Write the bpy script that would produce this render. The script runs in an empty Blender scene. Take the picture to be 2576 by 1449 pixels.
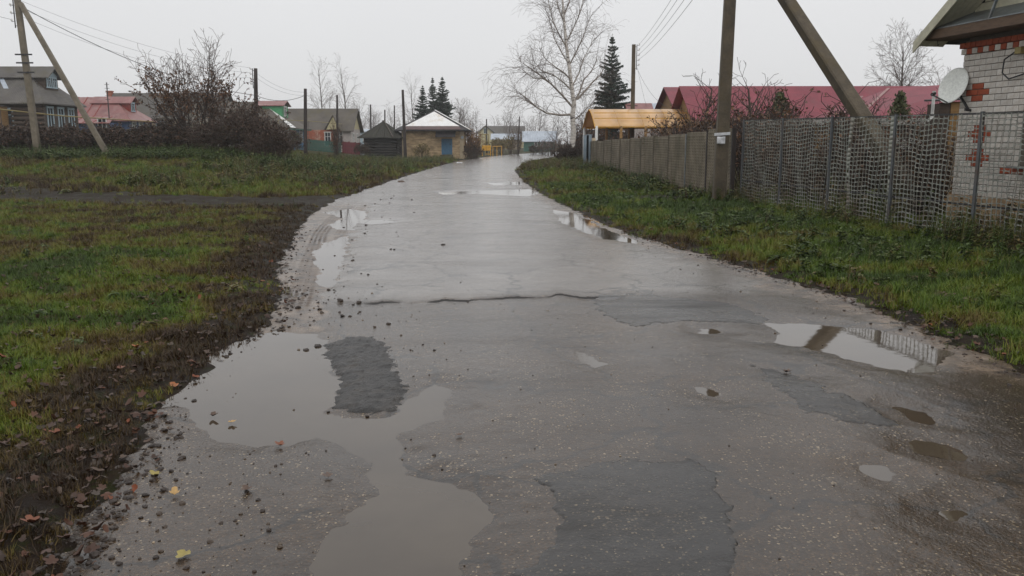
import bpy, bmesh, math, random
import numpy as np
from mathutils import Vector

random.seed(7)
scene = bpy.context.scene
C = scene.collection
R_ = math.radians

# ------------------------------------------------------------------ camera, sky, sun, exposure
CAM_H = 1.6
FPX = 830.0
PITCH = R_(9.9)
cam_data = bpy.data.cameras.new('camera')
cam = bpy.data.objects.new('camera', cam_data)
C.objects.link(cam)
cam_data.sensor_width = 36.0
cam_data.lens = 36.0 * FPX / 1024.0
cam_data.clip_start = 0.05
cam_data.clip_end = 4000.0
cam.location = (0.0, 0.0, CAM_H)
cam.rotation_euler = (math.pi / 2 - PITCH, 0.0, 0.0)
scene.camera = cam

SUN_EL, SUN_ROT = R_(38), R_(150)
world = bpy.data.worlds.new('World')
scene.world = world
world.use_nodes = True
wn = world.node_tree
wn.nodes.clear()
w_out = wn.nodes.new('ShaderNodeOutputWorld')
w_bg = wn.nodes.new('ShaderNodeBackground')
w_sky = wn.nodes.new('ShaderNodeTexSky')
w_sky.sky_type = 'NISHITA'
w_sky.sun_disc = False
w_sky.sun_elevation = SUN_EL
w_sky.sun_rotation = SUN_ROT
w_sky.dust_density = 4.0
# an even, thick cloud deck hides nearly all of the blue sky (soft cloud mottling over the whole dome)
w_tc = wn.nodes.new('ShaderNodeTexCoord')
w_ns = wn.nodes.new('ShaderNodeTexNoise')
w_ns.inputs['Scale'].default_value = 1.6
w_ns.inputs['Detail'].default_value = 3.0
w_cr = wn.nodes.new('ShaderNodeValToRGB')
w_cr.color_ramp.elements[0].position = 0.25
w_cr.color_ramp.elements[0].color = (7.8, 7.82, 7.92, 1)
w_cr.color_ramp.elements[1].position = 0.75
w_cr.color_ramp.elements[1].color = (8.5, 8.52, 8.6, 1)
w_mx = wn.nodes.new('ShaderNodeMixRGB')
w_mx.inputs['Fac'].default_value = 0.95
wn.links.new(w_tc.outputs['Generated'], w_ns.inputs['Vector'])
wn.links.new(w_ns.outputs['Fac'], w_cr.inputs['Fac'])
wn.links.new(w_sky.outputs['Color'], w_mx.inputs['Color1'])
wn.links.new(w_cr.outputs['Color'], w_mx.inputs['Color2'])
# an overcast sky grows gently brighter towards the zenith, the same all round
w_sx = wn.nodes.new('ShaderNodeSeparateXYZ')
w_mr = wn.nodes.new('ShaderNodeMapRange')
w_mr.inputs['From Min'].default_value = 0.0
w_mr.inputs['From Max'].default_value = 1.0
w_mr.inputs['To Min'].default_value = 0.94
w_mr.inputs['To Max'].default_value = 1.45
w_vm = wn.nodes.new('ShaderNodeVectorMath')
w_vm.operation = 'SCALE'
wn.links.new(w_tc.outputs['Generated'], w_sx.inputs[0])
wn.links.new(w_sx.outputs['Z'], w_mr.inputs['Value'])
wn.links.new(w_mx.outputs['Color'], w_vm.inputs[0])
wn.links.new(w_mr.outputs[0], w_vm.inputs['Scale'])
wn.links.new(w_vm.outputs[0], w_bg.inputs['Color'])
w_bg.inputs['Strength'].default_value = 0.1
wn.links.new(w_bg.outputs['Background'], w_out.inputs['Surface'])

sun_d = bpy.data.lights.new('sun', 'SUN')
sun_d.energy = 0.5
sun_d.angle = R_(40)
sun_d.color = (1.0, 0.97, 0.93)
sun = bpy.data.objects.new('sun', sun_d)
C.objects.link(sun)
sun.rotation_euler = (math.pi / 2 - SUN_EL, 0.0, math.pi - SUN_ROT)
sun.location = (0, -20, 60)

vs = scene.view_settings
vs.view_transform = 'Standard'
vs.look = 'None'
vs.gamma = 1.0
vs.exposure = -0.03
vs.use_curve_mapping = False
scene.cycles.use_denoising = True
scene.cycles.max_bounces = 6
scene.cycles.diffuse_bounces = 3
scene.cycles.glossy_bounces = 3
scene.cycles.transmission_bounces = 4
scene.cycles.volume_bounces = 2
scene.cycles.transparent_max_bounces = 12

# ------------------------------------------------------------------ measuring the place
CP, SP = math.cos(PITCH), math.sin(PITCH)
K = 2576.0 / 1024.0


def ray(ox, oy):
    x = (ox / K - 512.0) / FPX
    y = -(oy / K - 288.0) / FPX
    return Vector((x, CP + y * SP, -SP + y * CP))


def P(ox, oy, Y):
    d = ray(ox, oy)
    t = Y / d.y
    return Vector((d.x * t, Y, CAM_H + d.z * t))


def G(ox, oy, z=0.0):
    d = ray(ox, oy)
    t = (z - CAM_H) / d.z
    return Vector((d.x * t, d.y * t, z))


def on_plane(ox, oy, p, n):
    d = ray(ox, oy)
    o = Vector((0, 0, CAM_H))
    t = (Vector(p) - o).dot(Vector(n)) / d.dot(Vector(n))
    return o + d * t


def _hash(xi, yi, seed):
    h = (xi.astype(np.int64) * 374761393 + yi.astype(np.int64) * 668265263 + seed * 974711) & 0xffffffff
    h = ((h ^ (h >> 13)) * 1274126177) & 0xffffffff
    h = h ^ (h >> 16)
    return (h & 0xffff) / 65535.0


def vnoise(x, y, seed=0):
    x = np.asarray(x, float)
    y = np.asarray(y, float)
    xi = np.floor(x); yi = np.floor(y)
    fx = x - xi; fy = y - yi
    fx = fx * fx * (3 - 2 * fx); fy = fy * fy * (3 - 2 * fy)
    a = _hash(xi, yi, seed); b = _hash(xi + 1, yi, seed)
    c = _hash(xi, yi + 1, seed); d = _hash(xi + 1, yi + 1, seed)
    return (a * (1 - fx) + b * fx) * (1 - fy) + (c * (1 - fx) + d * fx) * fy


def fbm(x, y, seed=0, octv=4):
    s = 0.0; a = 0.5; t = 0.0
    for k in range(octv):
        s = s + a * vnoise(x * 2 ** k, y * 2 ** k, seed + k * 17)
        t += a
        a *= 0.5
    return s / t - 0.5


def sstep(a, b, x):
    t = np.clip((np.asarray(x, float) - a) / (b - a), 0, 1)
    return t * t * (3 - 2 * t)


def poly_sd(px, py, poly):
    """signed distance to a polygon, positive inside"""
    px = np.asarray(px, float); py = np.asarray(py, float)
    n = len(poly)
    best = np.full(px.shape, 1e9)
    inside = np.zeros(px.shape, bool)
    for i in range(n):
        ax, ay = poly[i]; bx, by = poly[(i + 1) % n]
        ex, ey = bx - ax, by - ay
        l2 = ex * ex + ey * ey + 1e-12
        t = np.clip(((px - ax) * ex + (py - ay) * ey) / l2, 0, 1)
        best = np.minimum(best, (px - ax - t * ex) ** 2 + (py - ay - t * ey) ** 2)
        cond = ((ay > py) != (by > py)) & (px < ex * (py - ay) / (ey if abs(ey) > 1e-12 else 1e-12) + ax)
        inside ^= cond
    d = np.sqrt(best)
    return np.where(inside, d, -d)


# road outline measured along both grass edges
L_PTS = [(150, 1449), (262, 1290), (395, 1105), (385, 1050), (468, 985), (560, 902), (688, 822), (706, 770), (722, 735),
         (700, 690), (745, 600), (785, 540), (850, 505), (1000, 452), (1080, 426), (1160, 404), (1232, 394.5),
         (1300, 388), (1395, 382.5)]
R_PTS = [(2576, 945), (2420, 885), (2290, 815), (2080, 738), (1900, 686), (1750, 640), (1600, 598), (1500, 558),
         (1420, 520), (1350, 484), (1312, 455), (1292, 430), (1306, 416), (1345, 402), (1410, 391), (1470, 384.5)]


def edge_fn(pts, near):
    w = sorted([(G(a, b).y, G(a, b).x) for a, b in pts] + near)
    Y = np.array([p[0] for p in w]); X = np.array([p[1] for p in w])
    return lambda y: np.interp(y, Y, X)


Lx = edge_fn(L_PTS, [(-30.0, -2.0), (1.0, -1.75), (2.0, -1.68), (200.0, 22.0), (260.0, 42.0)])
Rx = edge_fn(R_PTS, [(-30.0, 4.6), (1.0, 4.6), (3.0, 4.4), (200.0, 28.0), (260.0, 48.0)])

TRACK = [G(-420, 470, 0.03), G(-120, 480, 0.03), G(60, 492, 0.03), G(300, 499, 0.03), G(560, 507, 0.03), G(700, 508, 0.03), G(850, 500, 0.03)]


def track_d(x, y):
    best = np.full(np.shape(x), 1e9)
    for a, b in zip(TRACK[:-1], TRACK[1:]):
        ex, ey = b.x - a.x, b.y - a.y
        t = np.clip(((x - a.x) * ex + (y - a.y) * ey) / (ex * ex + ey * ey), 0, 1)
        best = np.minimum(best, np.hypot(x - a.x - t * ex, y - a.y - t * ey))
    return best


def ground_z(x, y):
    x = np.asarray(x, float); y = np.asarray(y, float)
    lat = Lx(y) - x
    ex = np.maximum(0, y - 45)
    rise = 0.95 * sstep(24, 46, y) * sstep(0, 1, (lat - 1 - ex * 0.17) / (10 + ex * 0.1))
    rise = rise + 0.35 * sstep(48, 75, y) * sstep(20, 34, lat)
    rlat = x - Rx(y)
    z = rise + 0.10 * sstep(0.5, 4, rlat) + 0.35 * sstep(25, 60, y) * sstep(1, 6, rlat)
    edge = np.maximum(lat, rlat)
    rag = fbm(x * 2.6, y * 2.6, 5, 3) * 0.30
    z = z + 0.035 * sstep(-0.02, 0.45, edge + rag) + fbm(x * 0.7, y * 0.7, 9, 3) * 0.06 * sstep(0.2, 2, edge)
    z = z + fbm(x * 4, y * 4, 29, 2) * 0.035 * sstep(0.1, 0.8, edge)
    td = track_d(x, y)
    z = z - 0.07 * sstep(1.1, 0.5, td) * sstep(0.3, 1.5, edge)
    z = z - 0.07 * sstep(0.02, -0.25, edge + rag)
    return z


def gz(x, y):
    return float(ground_z(np.array([x]), np.array([y]))[0])


# ------------------------------------------------------------------ object helpers
def tag(o, label=None, cat=None, group=None, kind=None):
    if label: o['label'] = label
    if cat: o['category'] = cat
    if group: o['group'] = group
    if kind: o['kind'] = kind
    return o


def empty(name, loc, label, cat, group=None):
    o = bpy.data.objects.new(name, None)
    C.objects.link(o)
    o.location = loc
    o.empty_display_size = 0.2
    o['origin'] = tuple(loc)
    return tag(o, label, cat, group)


def mesh_np(name, verts, faces_list, smooth=False, mat=None):
    """faces_list: list of int arrays (n,3) or (n,4)"""
    me = bpy.data.meshes.new(name)
    verts = np.asarray(verts, np.float32)
    me.vertices.add(len(verts))
    me.vertices.foreach_set('co', verts.ravel())
    loops = np.concatenate([np.asarray(f, np.int32).ravel() for f in faces_list])
    counts = np.concatenate([np.full(len(f), np.asarray(f).shape[1], np.int32) for f in faces_list])
    starts = np.concatenate([[0], np.cumsum(counts)[:-1]]).astype(np.int32)
    me.loops.add(len(loops))
    me.loops.foreach_set('vertex_index', loops)
    me.polygons.add(len(counts))
    me.polygons.foreach_set('loop_start', starts)
    me.update(calc_edges=True)
    if smooth:
        me.polygons.foreach_set('use_smooth', np.ones(len(counts), bool))
    if mat:
        me.materials.append(mat)
    me.validate()
    return me


def origin_of(o):
    while o.parent is not None:
        o = o.parent
    return Vector(o.location)


def link(name, me, parent=None):
    o = bpy.data.objects.new(name, me)
    C.objects.link(o)
    if parent is not None:
        o.parent = parent
    return o


def copy_tree(o, parent=None):
    c = o.copy()
    C.objects.link(c)
    c.parent = parent
    for ch in list(o.children):
        copy_tree(ch, c)
    return c


class MB:
    def __init__(self):
        self.v = []; self.f = []

    def add(self, verts, faces):
        b = len(self.v)
        self.v.extend([tuple(p) for p in verts])
        self.f.extend([tuple(i + b for i in f) for f in faces])
        return self

    def box(self, x0, x1, y0, y1, z0, z1):
        v = [(x0, y0, z0), (x1, y0, z0), (x1, y1, z0), (x0, y1, z0), (x0, y0, z1), (x1, y0, z1), (x1, y1, z1), (x0, y1, z1)]
        return self.add(v, [(3, 2, 1, 0), (4, 5, 6, 7), (0, 1, 5, 4), (1, 2, 6, 5), (2, 3, 7, 6), (3, 0, 4, 7)])

    def obox(self, c, ax, ay, az):
        c, ax, ay, az = map(Vector, (c, ax, ay, az))
        v = []
        for sz in (-1, 1):
            for sx, sy in ((-1, -1), (1, -1), (1, 1), (-1, 1)):
                v.append(c + ax * sx + ay * sy + az * sz)
        fs = [(3, 2, 1, 0), (4, 5, 6, 7), (0, 1, 5, 4), (1, 2, 6, 5), (2, 3, 7, 6), (3, 0, 4, 7)]
        if ax.cross(ay).dot(az) < 0:
            fs = [tuple(reversed(f)) for f in fs]
        return self.add(v, fs)

    def slab(self, pts, off):
        """polygon extruded by the vector off"""
        off = Vector(off)
        n = len(pts)
        a = [Vector(p) for p in pts]
        v = a + [p + off for p in a]
        fs = [tuple(range(n - 1, -1, -1)), tuple(range(n, 2 * n))]
        fs += [(i, (i + 1) % n, n + (i + 1) % n, n + i) for i in range(n)]
        return self.add(v, fs)

    def beam(self, a, b, w, h=None, up=(0, 0, 1)):
        a, b = Vector(a), Vector(b)
        d = (b - a).normalized()
        s = d.cross(Vector(up))
        if s.length < 1e-4:
            s = d.cross(Vector((1, 0, 0)))
        s.normalize()
        u = s.cross(d)
        h = h or w
        return self.obox((a + b) / 2, s * w / 2, d * (b - a).length / 2, u * h / 2)

    def tube(self, pts, rad, n=8, cap=True):
        pts = [Vector(p) for p in pts]
        if not hasattr(rad, '__len__'):
            rad = [rad] * len(pts)
        base = len(self.v)
        ref = None
        for i, p in enumerate(pts):
            d = (pts[min(i + 1, len(pts) - 1)] - pts[max(i - 1, 0)]).normalized()
            if ref is None:
                ref = Vector((0, 0, 1)) if abs(d.z) < 0.9 else Vector((1, 0, 0))
            s = d.cross(ref).normalized()
            u = s.cross(d)
            ref = u
            for k in range(n):
                a = 2 * math.pi * k / n
                self.v.append(tuple(p + (s * math.cos(a) + u * math.sin(a)) * rad[i]))
        for i in range(len(pts) - 1):
            for k in range(n):
                a = base + i * n + k; b = base + i * n + (k + 1) % n
                self.f.append((a, b, b + n, a + n))
        if cap:
            self.f.append(tuple(base + k for k in range(n - 1, -1, -1)))
            e = base + (len(pts) - 1) * n
            self.f.append(tuple(e + k for k in range(n)))
        return self

    def build(self, name, mat, parent=None, smooth=False, bevel=0.0):
        me = bpy.data.meshes.new(name)
        o0 = origin_of(parent) if parent is not None else Vector((0, 0, 0))
        me.from_pydata([(v[0] - o0.x, v[1] - o0.y, v[2] - o0.z) for v in self.v], [], self.f)
        me.materials.append(mat)
        if smooth:
            me.polygons.foreach_set('use_smooth', np.ones(len(me.polygons), bool))
        me.update()
        o = link(name, me, parent)
        if bevel:
            m = o.modifiers.new('bevel', 'BEVEL')
            m.width = bevel
            m.segments = 2
            m.limit_method = 'ANGLE'
        return o


# ------------------------------------------------------------------ materials
def S(r, g, b):
    f = lambda c: (c / 255) / 12.92 if c / 255 <= 0.04045 else ((c / 255 + 0.055) / 1.055) ** 2.4
    return (f(r), f(g), f(b), 1.0)


def nt(m):
    m.use_nodes = True
    t = m.node_tree
    t.nodes.clear()
    o = t.nodes.new('ShaderNodeOutputMaterial')
    b = t.nodes.new('ShaderNodeBsdfPrincipled')
    t.links.new(b.outputs['BSDF'], o.inputs['Surface'])
    return t, b


def N(t, kind, **kw):
    n = t.nodes.new(kind)
    for k, v in kw.items():
        if k.startswith('i_'):
            n.inputs[k[2:].replace('_', ' ')].default_value = v
        else:
            setattr(n, k, v)
    return n


def ramp(t, src, stops):
    r = t.nodes.new('ShaderNodeValToRGB')
    e = r.color_ramp.elements
    while len(e) < len(stops):
        e.new(0.5)
    for el, (p, c) in zip(e, stops):
        el.position = p
        el.color = c if len(c) == 4 else (c[0], c[1], c[2], 1)
    t.links.new(src, r.inputs['Fac'])
    return r.outputs['Color']


def mix(t, fac, a, b):
    m = t.nodes.new('ShaderNodeMixRGB')
    for sock, val in ((m.inputs['Fac'], fac), (m.inputs['Color1'], a), (m.inputs['Color2'], b)):
        if isinstance(val, (int, float)):
            sock.default_value = val
        elif isinstance(val, (tuple, list)):
            sock.default_value = val if len(val) == 4 else (*val, 1)
        else:
            t.links.new(val, sock)
    return m.outputs['Color']


def mult(t, fac, a, b):
    out = mix(t, fac, a, b)
    t.nodes[-1].blend_type = 'MULTIPLY'
    return out


def math_(t, op, a, b=None, clamp=False):
    m = t.nodes.new('ShaderNodeMath')
    m.operation = op
    m.use_clamp = clamp
    for sock, val in zip(m.inputs, (a, b)):
        if val is None:
            continue
        if isinstance(val, (int, float)):
            sock.default_value = val
        else:
            t.links.new(val, sock)
    return m.outputs[0]


def coords(t, stretch=(1, 1, 1), kind='Object', rot=(0, 0, 0)):
    tc = t.nodes.new('ShaderNodeTexCoord')
    mp = t.nodes.new('ShaderNodeMapping')
    mp.inputs['Scale'].default_value = stretch
    mp.inputs['Rotation'].default_value = rot
    t.links.new(tc.outputs[kind], mp.inputs['Vector'])
    return mp.outputs['Vector']


def noise_n(t, vec, scale, detail=4, rough=0.6):
    n = N(t, 'ShaderNodeTexNoise', i_Scale=scale, i_Detail=detail, i_Roughness=rough)
    t.links.new(vec, n.inputs['Vector'])
    return n.outputs['Fac']


def bump(t, b, h, strength, dist=0.02, prev=None):
    n = N(t, 'ShaderNodeBump', i_Strength=strength, i_Distance=dist)
    t.links.new(h, n.inputs['Height'])
    if prev is not None:
        t.links.new(prev, n.inputs['Normal'])
    t.links.new(n.outputs['Normal'], b.inputs['Normal'])
    return n.outputs['Normal']


def basic(name, c1, c2, scale=3.0, rough=0.6, stretch=(1, 1, 1), bs=0.3, bscale=None, bdist=0.02, stain=None, metallic=0.0, rand=0.0, spec=0.5):
    """worn two-tone surface: patchy colour, fine grain, optional dark stains, relief"""
    m = bpy.data.materials.new(name)
    t, b = nt(m)
    v = coords(t, stretch)
    n1 = noise_n(t, v, scale, 6, 0.65)
    col = ramp(t, n1, [(0.32, c1), (0.68, c2)])
    n2 = noise_n(t, v, scale * 9, 4, 0.7)
    col = mult(t, 0.5, col, ramp(t, n2, [(0.3, (0.5, 0.5, 0.5)), (0.7, (1.2, 1.2, 1.2))]))
    if stain:
        n3 = noise_n(t, v, scale * 0.45, 5, 0.7)
        fac = ramp(t, n3, [(0.5, (0, 0, 0)), (0.72, (1, 1, 1))])
        col = mix(t, fac, col, stain)
    if rand:
        oi = t.nodes.new('ShaderNodeObjectInfo')
        hv = N(t, 'ShaderNodeHueSaturation')
        hv.inputs['Saturation'].default_value = 1.0
        t.links.new(math_(t, 'ADD', math_(t, 'MULTIPLY', oi.outputs['Random'], rand), 1 - rand / 2), hv.inputs['Value'])
        t.links.new(col, hv.inputs['Color'])
        col = hv.outputs['Color']
    t.links.new(col, b.inputs['Base Color'])
    b.inputs['Roughness'].default_value = rough
    b.inputs['Metallic'].default_value = metallic
    b.inputs['Specular IOR Level'].default_value = spec
    if bs:
        bump(t, b, noise_n(t, v, bscale or scale * 6, 4, 0.6), bs, bdist)
    return m


M = {}
# ------------------------------------------------------------------ ground, road, water
def ground_material():
    m = bpy.data.materials.new('turf_and_mud')
    t, b = nt(m)
    v = coords(t)
    at = N(t, 'ShaderNodeAttribute', attribute_name='bare')
    big = noise_n(t, v, 0.35, 5, 0.6)
    mid = noise_n(t, v, 2.2, 6, 0.7)
    fine = noise_n(t, v, 30, 5, 0.75)
    turf = ramp(t, mid, [(0.3, S(34, 34, 14)), (0.5, S(50, 56, 18)), (0.7, S(74, 68, 32))])
    turf = mix(t, ramp(t, big, [(0.42, (0, 0, 0)), (0.62, (1, 1, 1))]), turf, mix(t, mid, S(44, 34, 20), S(76, 60, 30)))
    turf = mult(t, 0.8, turf, ramp(t, fine, [(0.3, (0.35, 0.35, 0.35)), (0.7, (1.3, 1.3, 1.3))]))
    mud = ramp(t, mid, [(0.3, S(26, 19, 14)), (0.7, S(50, 39, 29))])
    mud = mix(t, ramp(t, noise_n(t, v, 5.5, 6, 0.7), [(0.50, (0, 0, 0)), (0.62, (1, 1, 1))]), mud, S(40, 42, 15))
    mud = mult(t, 0.7, mud, ramp(t, fine, [(0.3, (0.5, 0.5, 0.5)), (0.7, (1.2, 1.2, 1.2))]))
    f = math_(t, 'ADD', at.outputs['Fac'], math_(t, 'MULTIPLY', math_(t, 'SUBTRACT', mid, 0.5), 1.3))
    f = ramp(t, f, [(0.42, (0, 0, 0)), (0.60, (1, 1, 1))])
    t.links.new(mix(t, f, turf, mud), b.inputs['Base Color'])
    t.links.new(mix(t, f, (0.8, 0.8, 0.8), ramp(t, mid, [(0.35, (0.55, 0.55, 0.55)), (0.65, (0.85, 0.85, 0.85))])), b.inputs['Roughness'])
    b.inputs['Specular IOR Level'].default_value = 0.10
    n1 = bump(t, b, mid, 0.6, 0.06)
    bump(t, b, fine, 0.8, 0.02, n1)
    return m


M['ground'] = ground_material()

# puddle outlines (road level); water lies flat at z = 0 in real hollows of the road surface
PUD = {
    'a': [(690, 838), (800, 840), (818, 880), (838, 935), (872, 965), (845, 1010), (800, 1042), (880, 1054), (985, 1052),
          (1030, 1010), (1090, 965), (1130, 985), (1110, 1040), (1010, 1090), (985, 1150), (930, 1160), (870, 1125), (800, 1090), (720, 1128), (640, 1125),
          (570, 1110), (500, 1070), (455, 1020), (475, 975), (560, 905), (630, 862)],
    'b': [(1010, 1140), (1000, 1205), (1080, 1205), (1180, 1245), (1245, 1295), (1190, 1370), (1150, 1449), (1090, 1530), (740, 1530),
          (785, 1420), (810, 1360), (880, 1290), (950, 1230), (950, 1140)],
    'c': [(820, 535), (880, 526), (915, 532), (919, 548), (895, 562), (885, 579), (850, 577), (828, 567), (850, 557), (868, 551)],
    'd': [(870, 596), (864, 640), (842, 690), (826, 722), (805, 714), (812, 680), (793, 640), (820, 613)],
    'e': [(1928, 812), (1990, 815), (2060, 818), (2180, 828), (2290, 850), (2385, 885), (2345, 925), (2300, 937), (2200, 920),
          (2100, 890), (2000, 872), (1938, 862), (1966, 840)],
    'f': [(1392, 528), (1450, 538), (1512, 574), (1592, 602), (1600, 612), (1530, 603), (1465, 582), (1415, 560)],
    'g': [(1105, 484), (1200, 480), (1330, 476), (1350, 488), (1325, 494), (1200, 488), (1115, 490)],
    'h': [(1230, 461), (1306, 457), (1312, 465), (1245, 467)],
    'j': [(1960, 935), (1990, 938), (1996, 944), (1970, 942)],
    'k': [(1765, 978), (1785, 982), (1812, 992), (1795, 1000), (1775, 993)],
    'l': [(2182, 1178), (2215, 1178), (2238, 1194), (2222, 1203), (2192, 1194)],
    'm': [(2310, 1112), (2350, 1122), (2400, 1140), (2420, 1158), (2370, 1146), (2325, 1138)],
    'n': [(2375, 1296), (2410, 1286), (2435, 1292), (2400, 1308)],
    'o': [(1450, 888), (1482, 900), (1518, 916), (1500, 924), (1468, 912)],
    'p': [(1760, 829), (1790, 831), (1802, 838), (1770, 838)],
    'q': [(2270, 1030), (2310, 1040), (2330, 1062), (2300, 1058)],
    'r': [(870, 556), (960, 553), (1000, 559), (930, 565)],
    's': [(2200, 700), (2260, 712), (2300, 730), (2230, 722)],
}
PUDW = {k: [(G(*q).x, G(*q).y) for q in v] for k, v in PUD.items()}
PATCH = {
    'a': [(818, 862), (880, 856), (945, 858), (975, 880), (990, 925), (1015, 965), (1022, 1005), (985, 1040), (900, 1046), (835, 1025), (850, 985), (862, 960), (835, 925), (815, 890)],
    'b': [(1497, 750), (1590, 746), (1720, 756), (1860, 778), (1925, 800), (1930, 822), (1800, 812), (1690, 818), (1600, 828), (1545, 808), (1505, 778)],
    'c': [(1365, 1205), (1460, 1178), (1600, 1170), (1750, 1172), (1800, 1215), (1830, 1290), (1850, 1449), (1860, 1560), (1300, 1560), (1360, 1400), (1400, 1300)],
    'd': [(1890, 925), (1960, 935), (2080, 985), (2200, 1040), (2240, 1075), (2150, 1085), (2060, 1055), (1960, 985)],
}
PATCHW = {k: [(G(*q).x, G(*q).y) for q in v] for k, v in PATCH.items()}
CRACK = [G(840, 772), G(900, 768), G(960, 770), G(1040, 763), G(1120, 757), G(1200, 759), G(1290, 752), G(1400, 750), G(1495, 757), G(1560, 752)]
CRX = np.array([c.x for c in CRACK]); CRY = np.array([c.y for c in CRACK])
AE = sorted([(G(a, b).y, G(a, b).x) for a, b in [(640, 1449), (760, 1300), (800, 1100), (815, 900), (820, 850), (845, 720), (870, 650), (900, 585), (925, 545), (950, 512), (1040, 462), (1100, 430)]])
Ax = lambda y: np.interp(y, [p[0] for p in AE], [p[1] for p in AE])
TYRE = sorted([(G(a, b).y, G(a, b).x) for a, b in [(690, 900), (730, 815), (755, 760), (772, 700), (790, 640), (808, 590), (835, 555), (880, 520), (960, 490)]])
Tx = lambda y: np.interp(y, [p[0] for p in TYRE], [p[1] for p in TYRE])


def road_z(x, y, attrs=False):
    n_big = fbm(x * 0.45, y * 0.45, 41, 3)
    n_mid = fbm(x * 2.2, y * 2.2, 51, 3)
    n_small = fbm(x * 14, y * 14, 61, 3)
    far = sstep(6.5, 9.5, y)
    h = 0.028 + (0.018 - 0.009 * far) * n_big + (0.010 - 0.0085 * far) * n_mid + (0.006 - 0.005 * far) * n_small
    sand = sstep(0.10, -0.18, x - Ax(y) + n_mid * 0.5) * (0.22 + 0.78 * sstep(6.0, 7.8, y)) * sstep(27, 17, y + 6 * n_big)
    rsand = 0.75 * sstep(-0.85, -0.2, x - Rx(y) + n_mid * 0.8) * sstep(60, 40, y)
    sand = np.maximum(sand, rsand)
    h = h - 0.012 * sand + 0.010 * sand * n_mid
    # tyre ribs pressed into the sandy shoulder
    tt = x - Tx(y)
    tbreak = sstep(-.16, .02, fbm(x * 1.3, y * .8, 63, 3))
    inb = (sstep(-0.16, -0.12, tt) * sstep(0.14, 0.10, tt) * (.35 + .65 * tbreak) + .7 * sstep(0.24, 0.27, tt) * sstep(0.46, 0.42, tt) * sstep(12, 14, y) * tbreak) * sstep(6.9, 8.5, y + n_mid * 2) * sstep(22, 17, y)
    rib = np.sin(tt * 2 * np.pi / 0.075) * 0.5 + 0.35 * np.sign(np.sin(y * 2 * np.pi / 0.13 + np.sign(tt) * 1.2))
    h = h + inb * (0.017 * rib - 0.006)
    h = h + 0.03 * (.4 + n_mid) * np.exp(-((tt + 0.18) / 0.035) ** 2) * sstep(6.8, 8, y) * sstep(22, 18, y)
    # loose crumbs of mud and the broken transverse joint
    cy = np.interp(x, CRX, CRY) + fbm(x * 4, x * 0 + 3.3, 71, 5) * 0.55
    span = sstep(CRX[0] - 0.1, CRX[0] + 0.1, x) * sstep(CRX[-1] + 0.1, CRX[-1] - 0.1, x)
    h = h - 0.012 * span * sstep(0.3, 0.0, np.abs(y - cy - 0.0)) * (y < cy)
    ck = span * np.exp(-((y - cy) / (0.025 + 0.05 * vnoise(x * 5, x * 0, 6))) ** 2) * (0.15 + 1.1 * sstep(.15, .85, vnoise(x * 3.1, x * 0 + 1, 7)))
    h = h - 0.035 * ck
    best = np.full(np.shape(x), -9.0)
    for k, poly in PUDW.items():
        xs = [p[0] for p in poly]; ys = [p[1] for p in poly]
        near = (x > min(xs) - 1) & (x < max(xs) + 1) & (y > min(ys) - 1.5) & (y < max(ys) + 1.5)
        if not near.any():
            continue
        d = np.full(np.shape(x), -9.0)
        d[near] = poly_sd(x[near], y[near], poly)
        small = k in 'jklmnopq'
        d = np.where(d > -8, d + (0.10 if small else 0.18) * (fbm(x * (9 if small else 5), y * (9 if small else 5), 81, 4)), d)
        if small:
            d = np.where(d > 0, d * 2.5 + 0.05, d)
        best = np.maximum(best, d)
    for k, poly in PATCHW.items():
        if k == 'a':
            xs = [p[0] for p in poly]; ys = [p[1] for p in poly]
            near = (x > min(xs) - 1) & (x < max(xs) + 1) & (y > min(ys) - 1) & (y < max(ys) + 1)
            if near.any():
                d = poly_sd(x[near], y[near], poly)
                best[near] = np.minimum(best[near], -d + 0.02)
    w = sstep(-0.45, -0.12, best)
    tgt = -np.clip(best * 0.09, -0.018, 0.028) + 0.004 * n_small + 0.002 * n_mid
    h = (1 - w) * np.maximum(h, 0.014) + w * tgt
    if attrs:
        old = 1 - (1 - sstep(.5, -.1, y - cy)) * np.where(y > 6, 1, 0)
        return h, sand, ck, old, inb * np.clip(0.5 - rib * 0.9, 0, 1), inb
    return h


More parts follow.
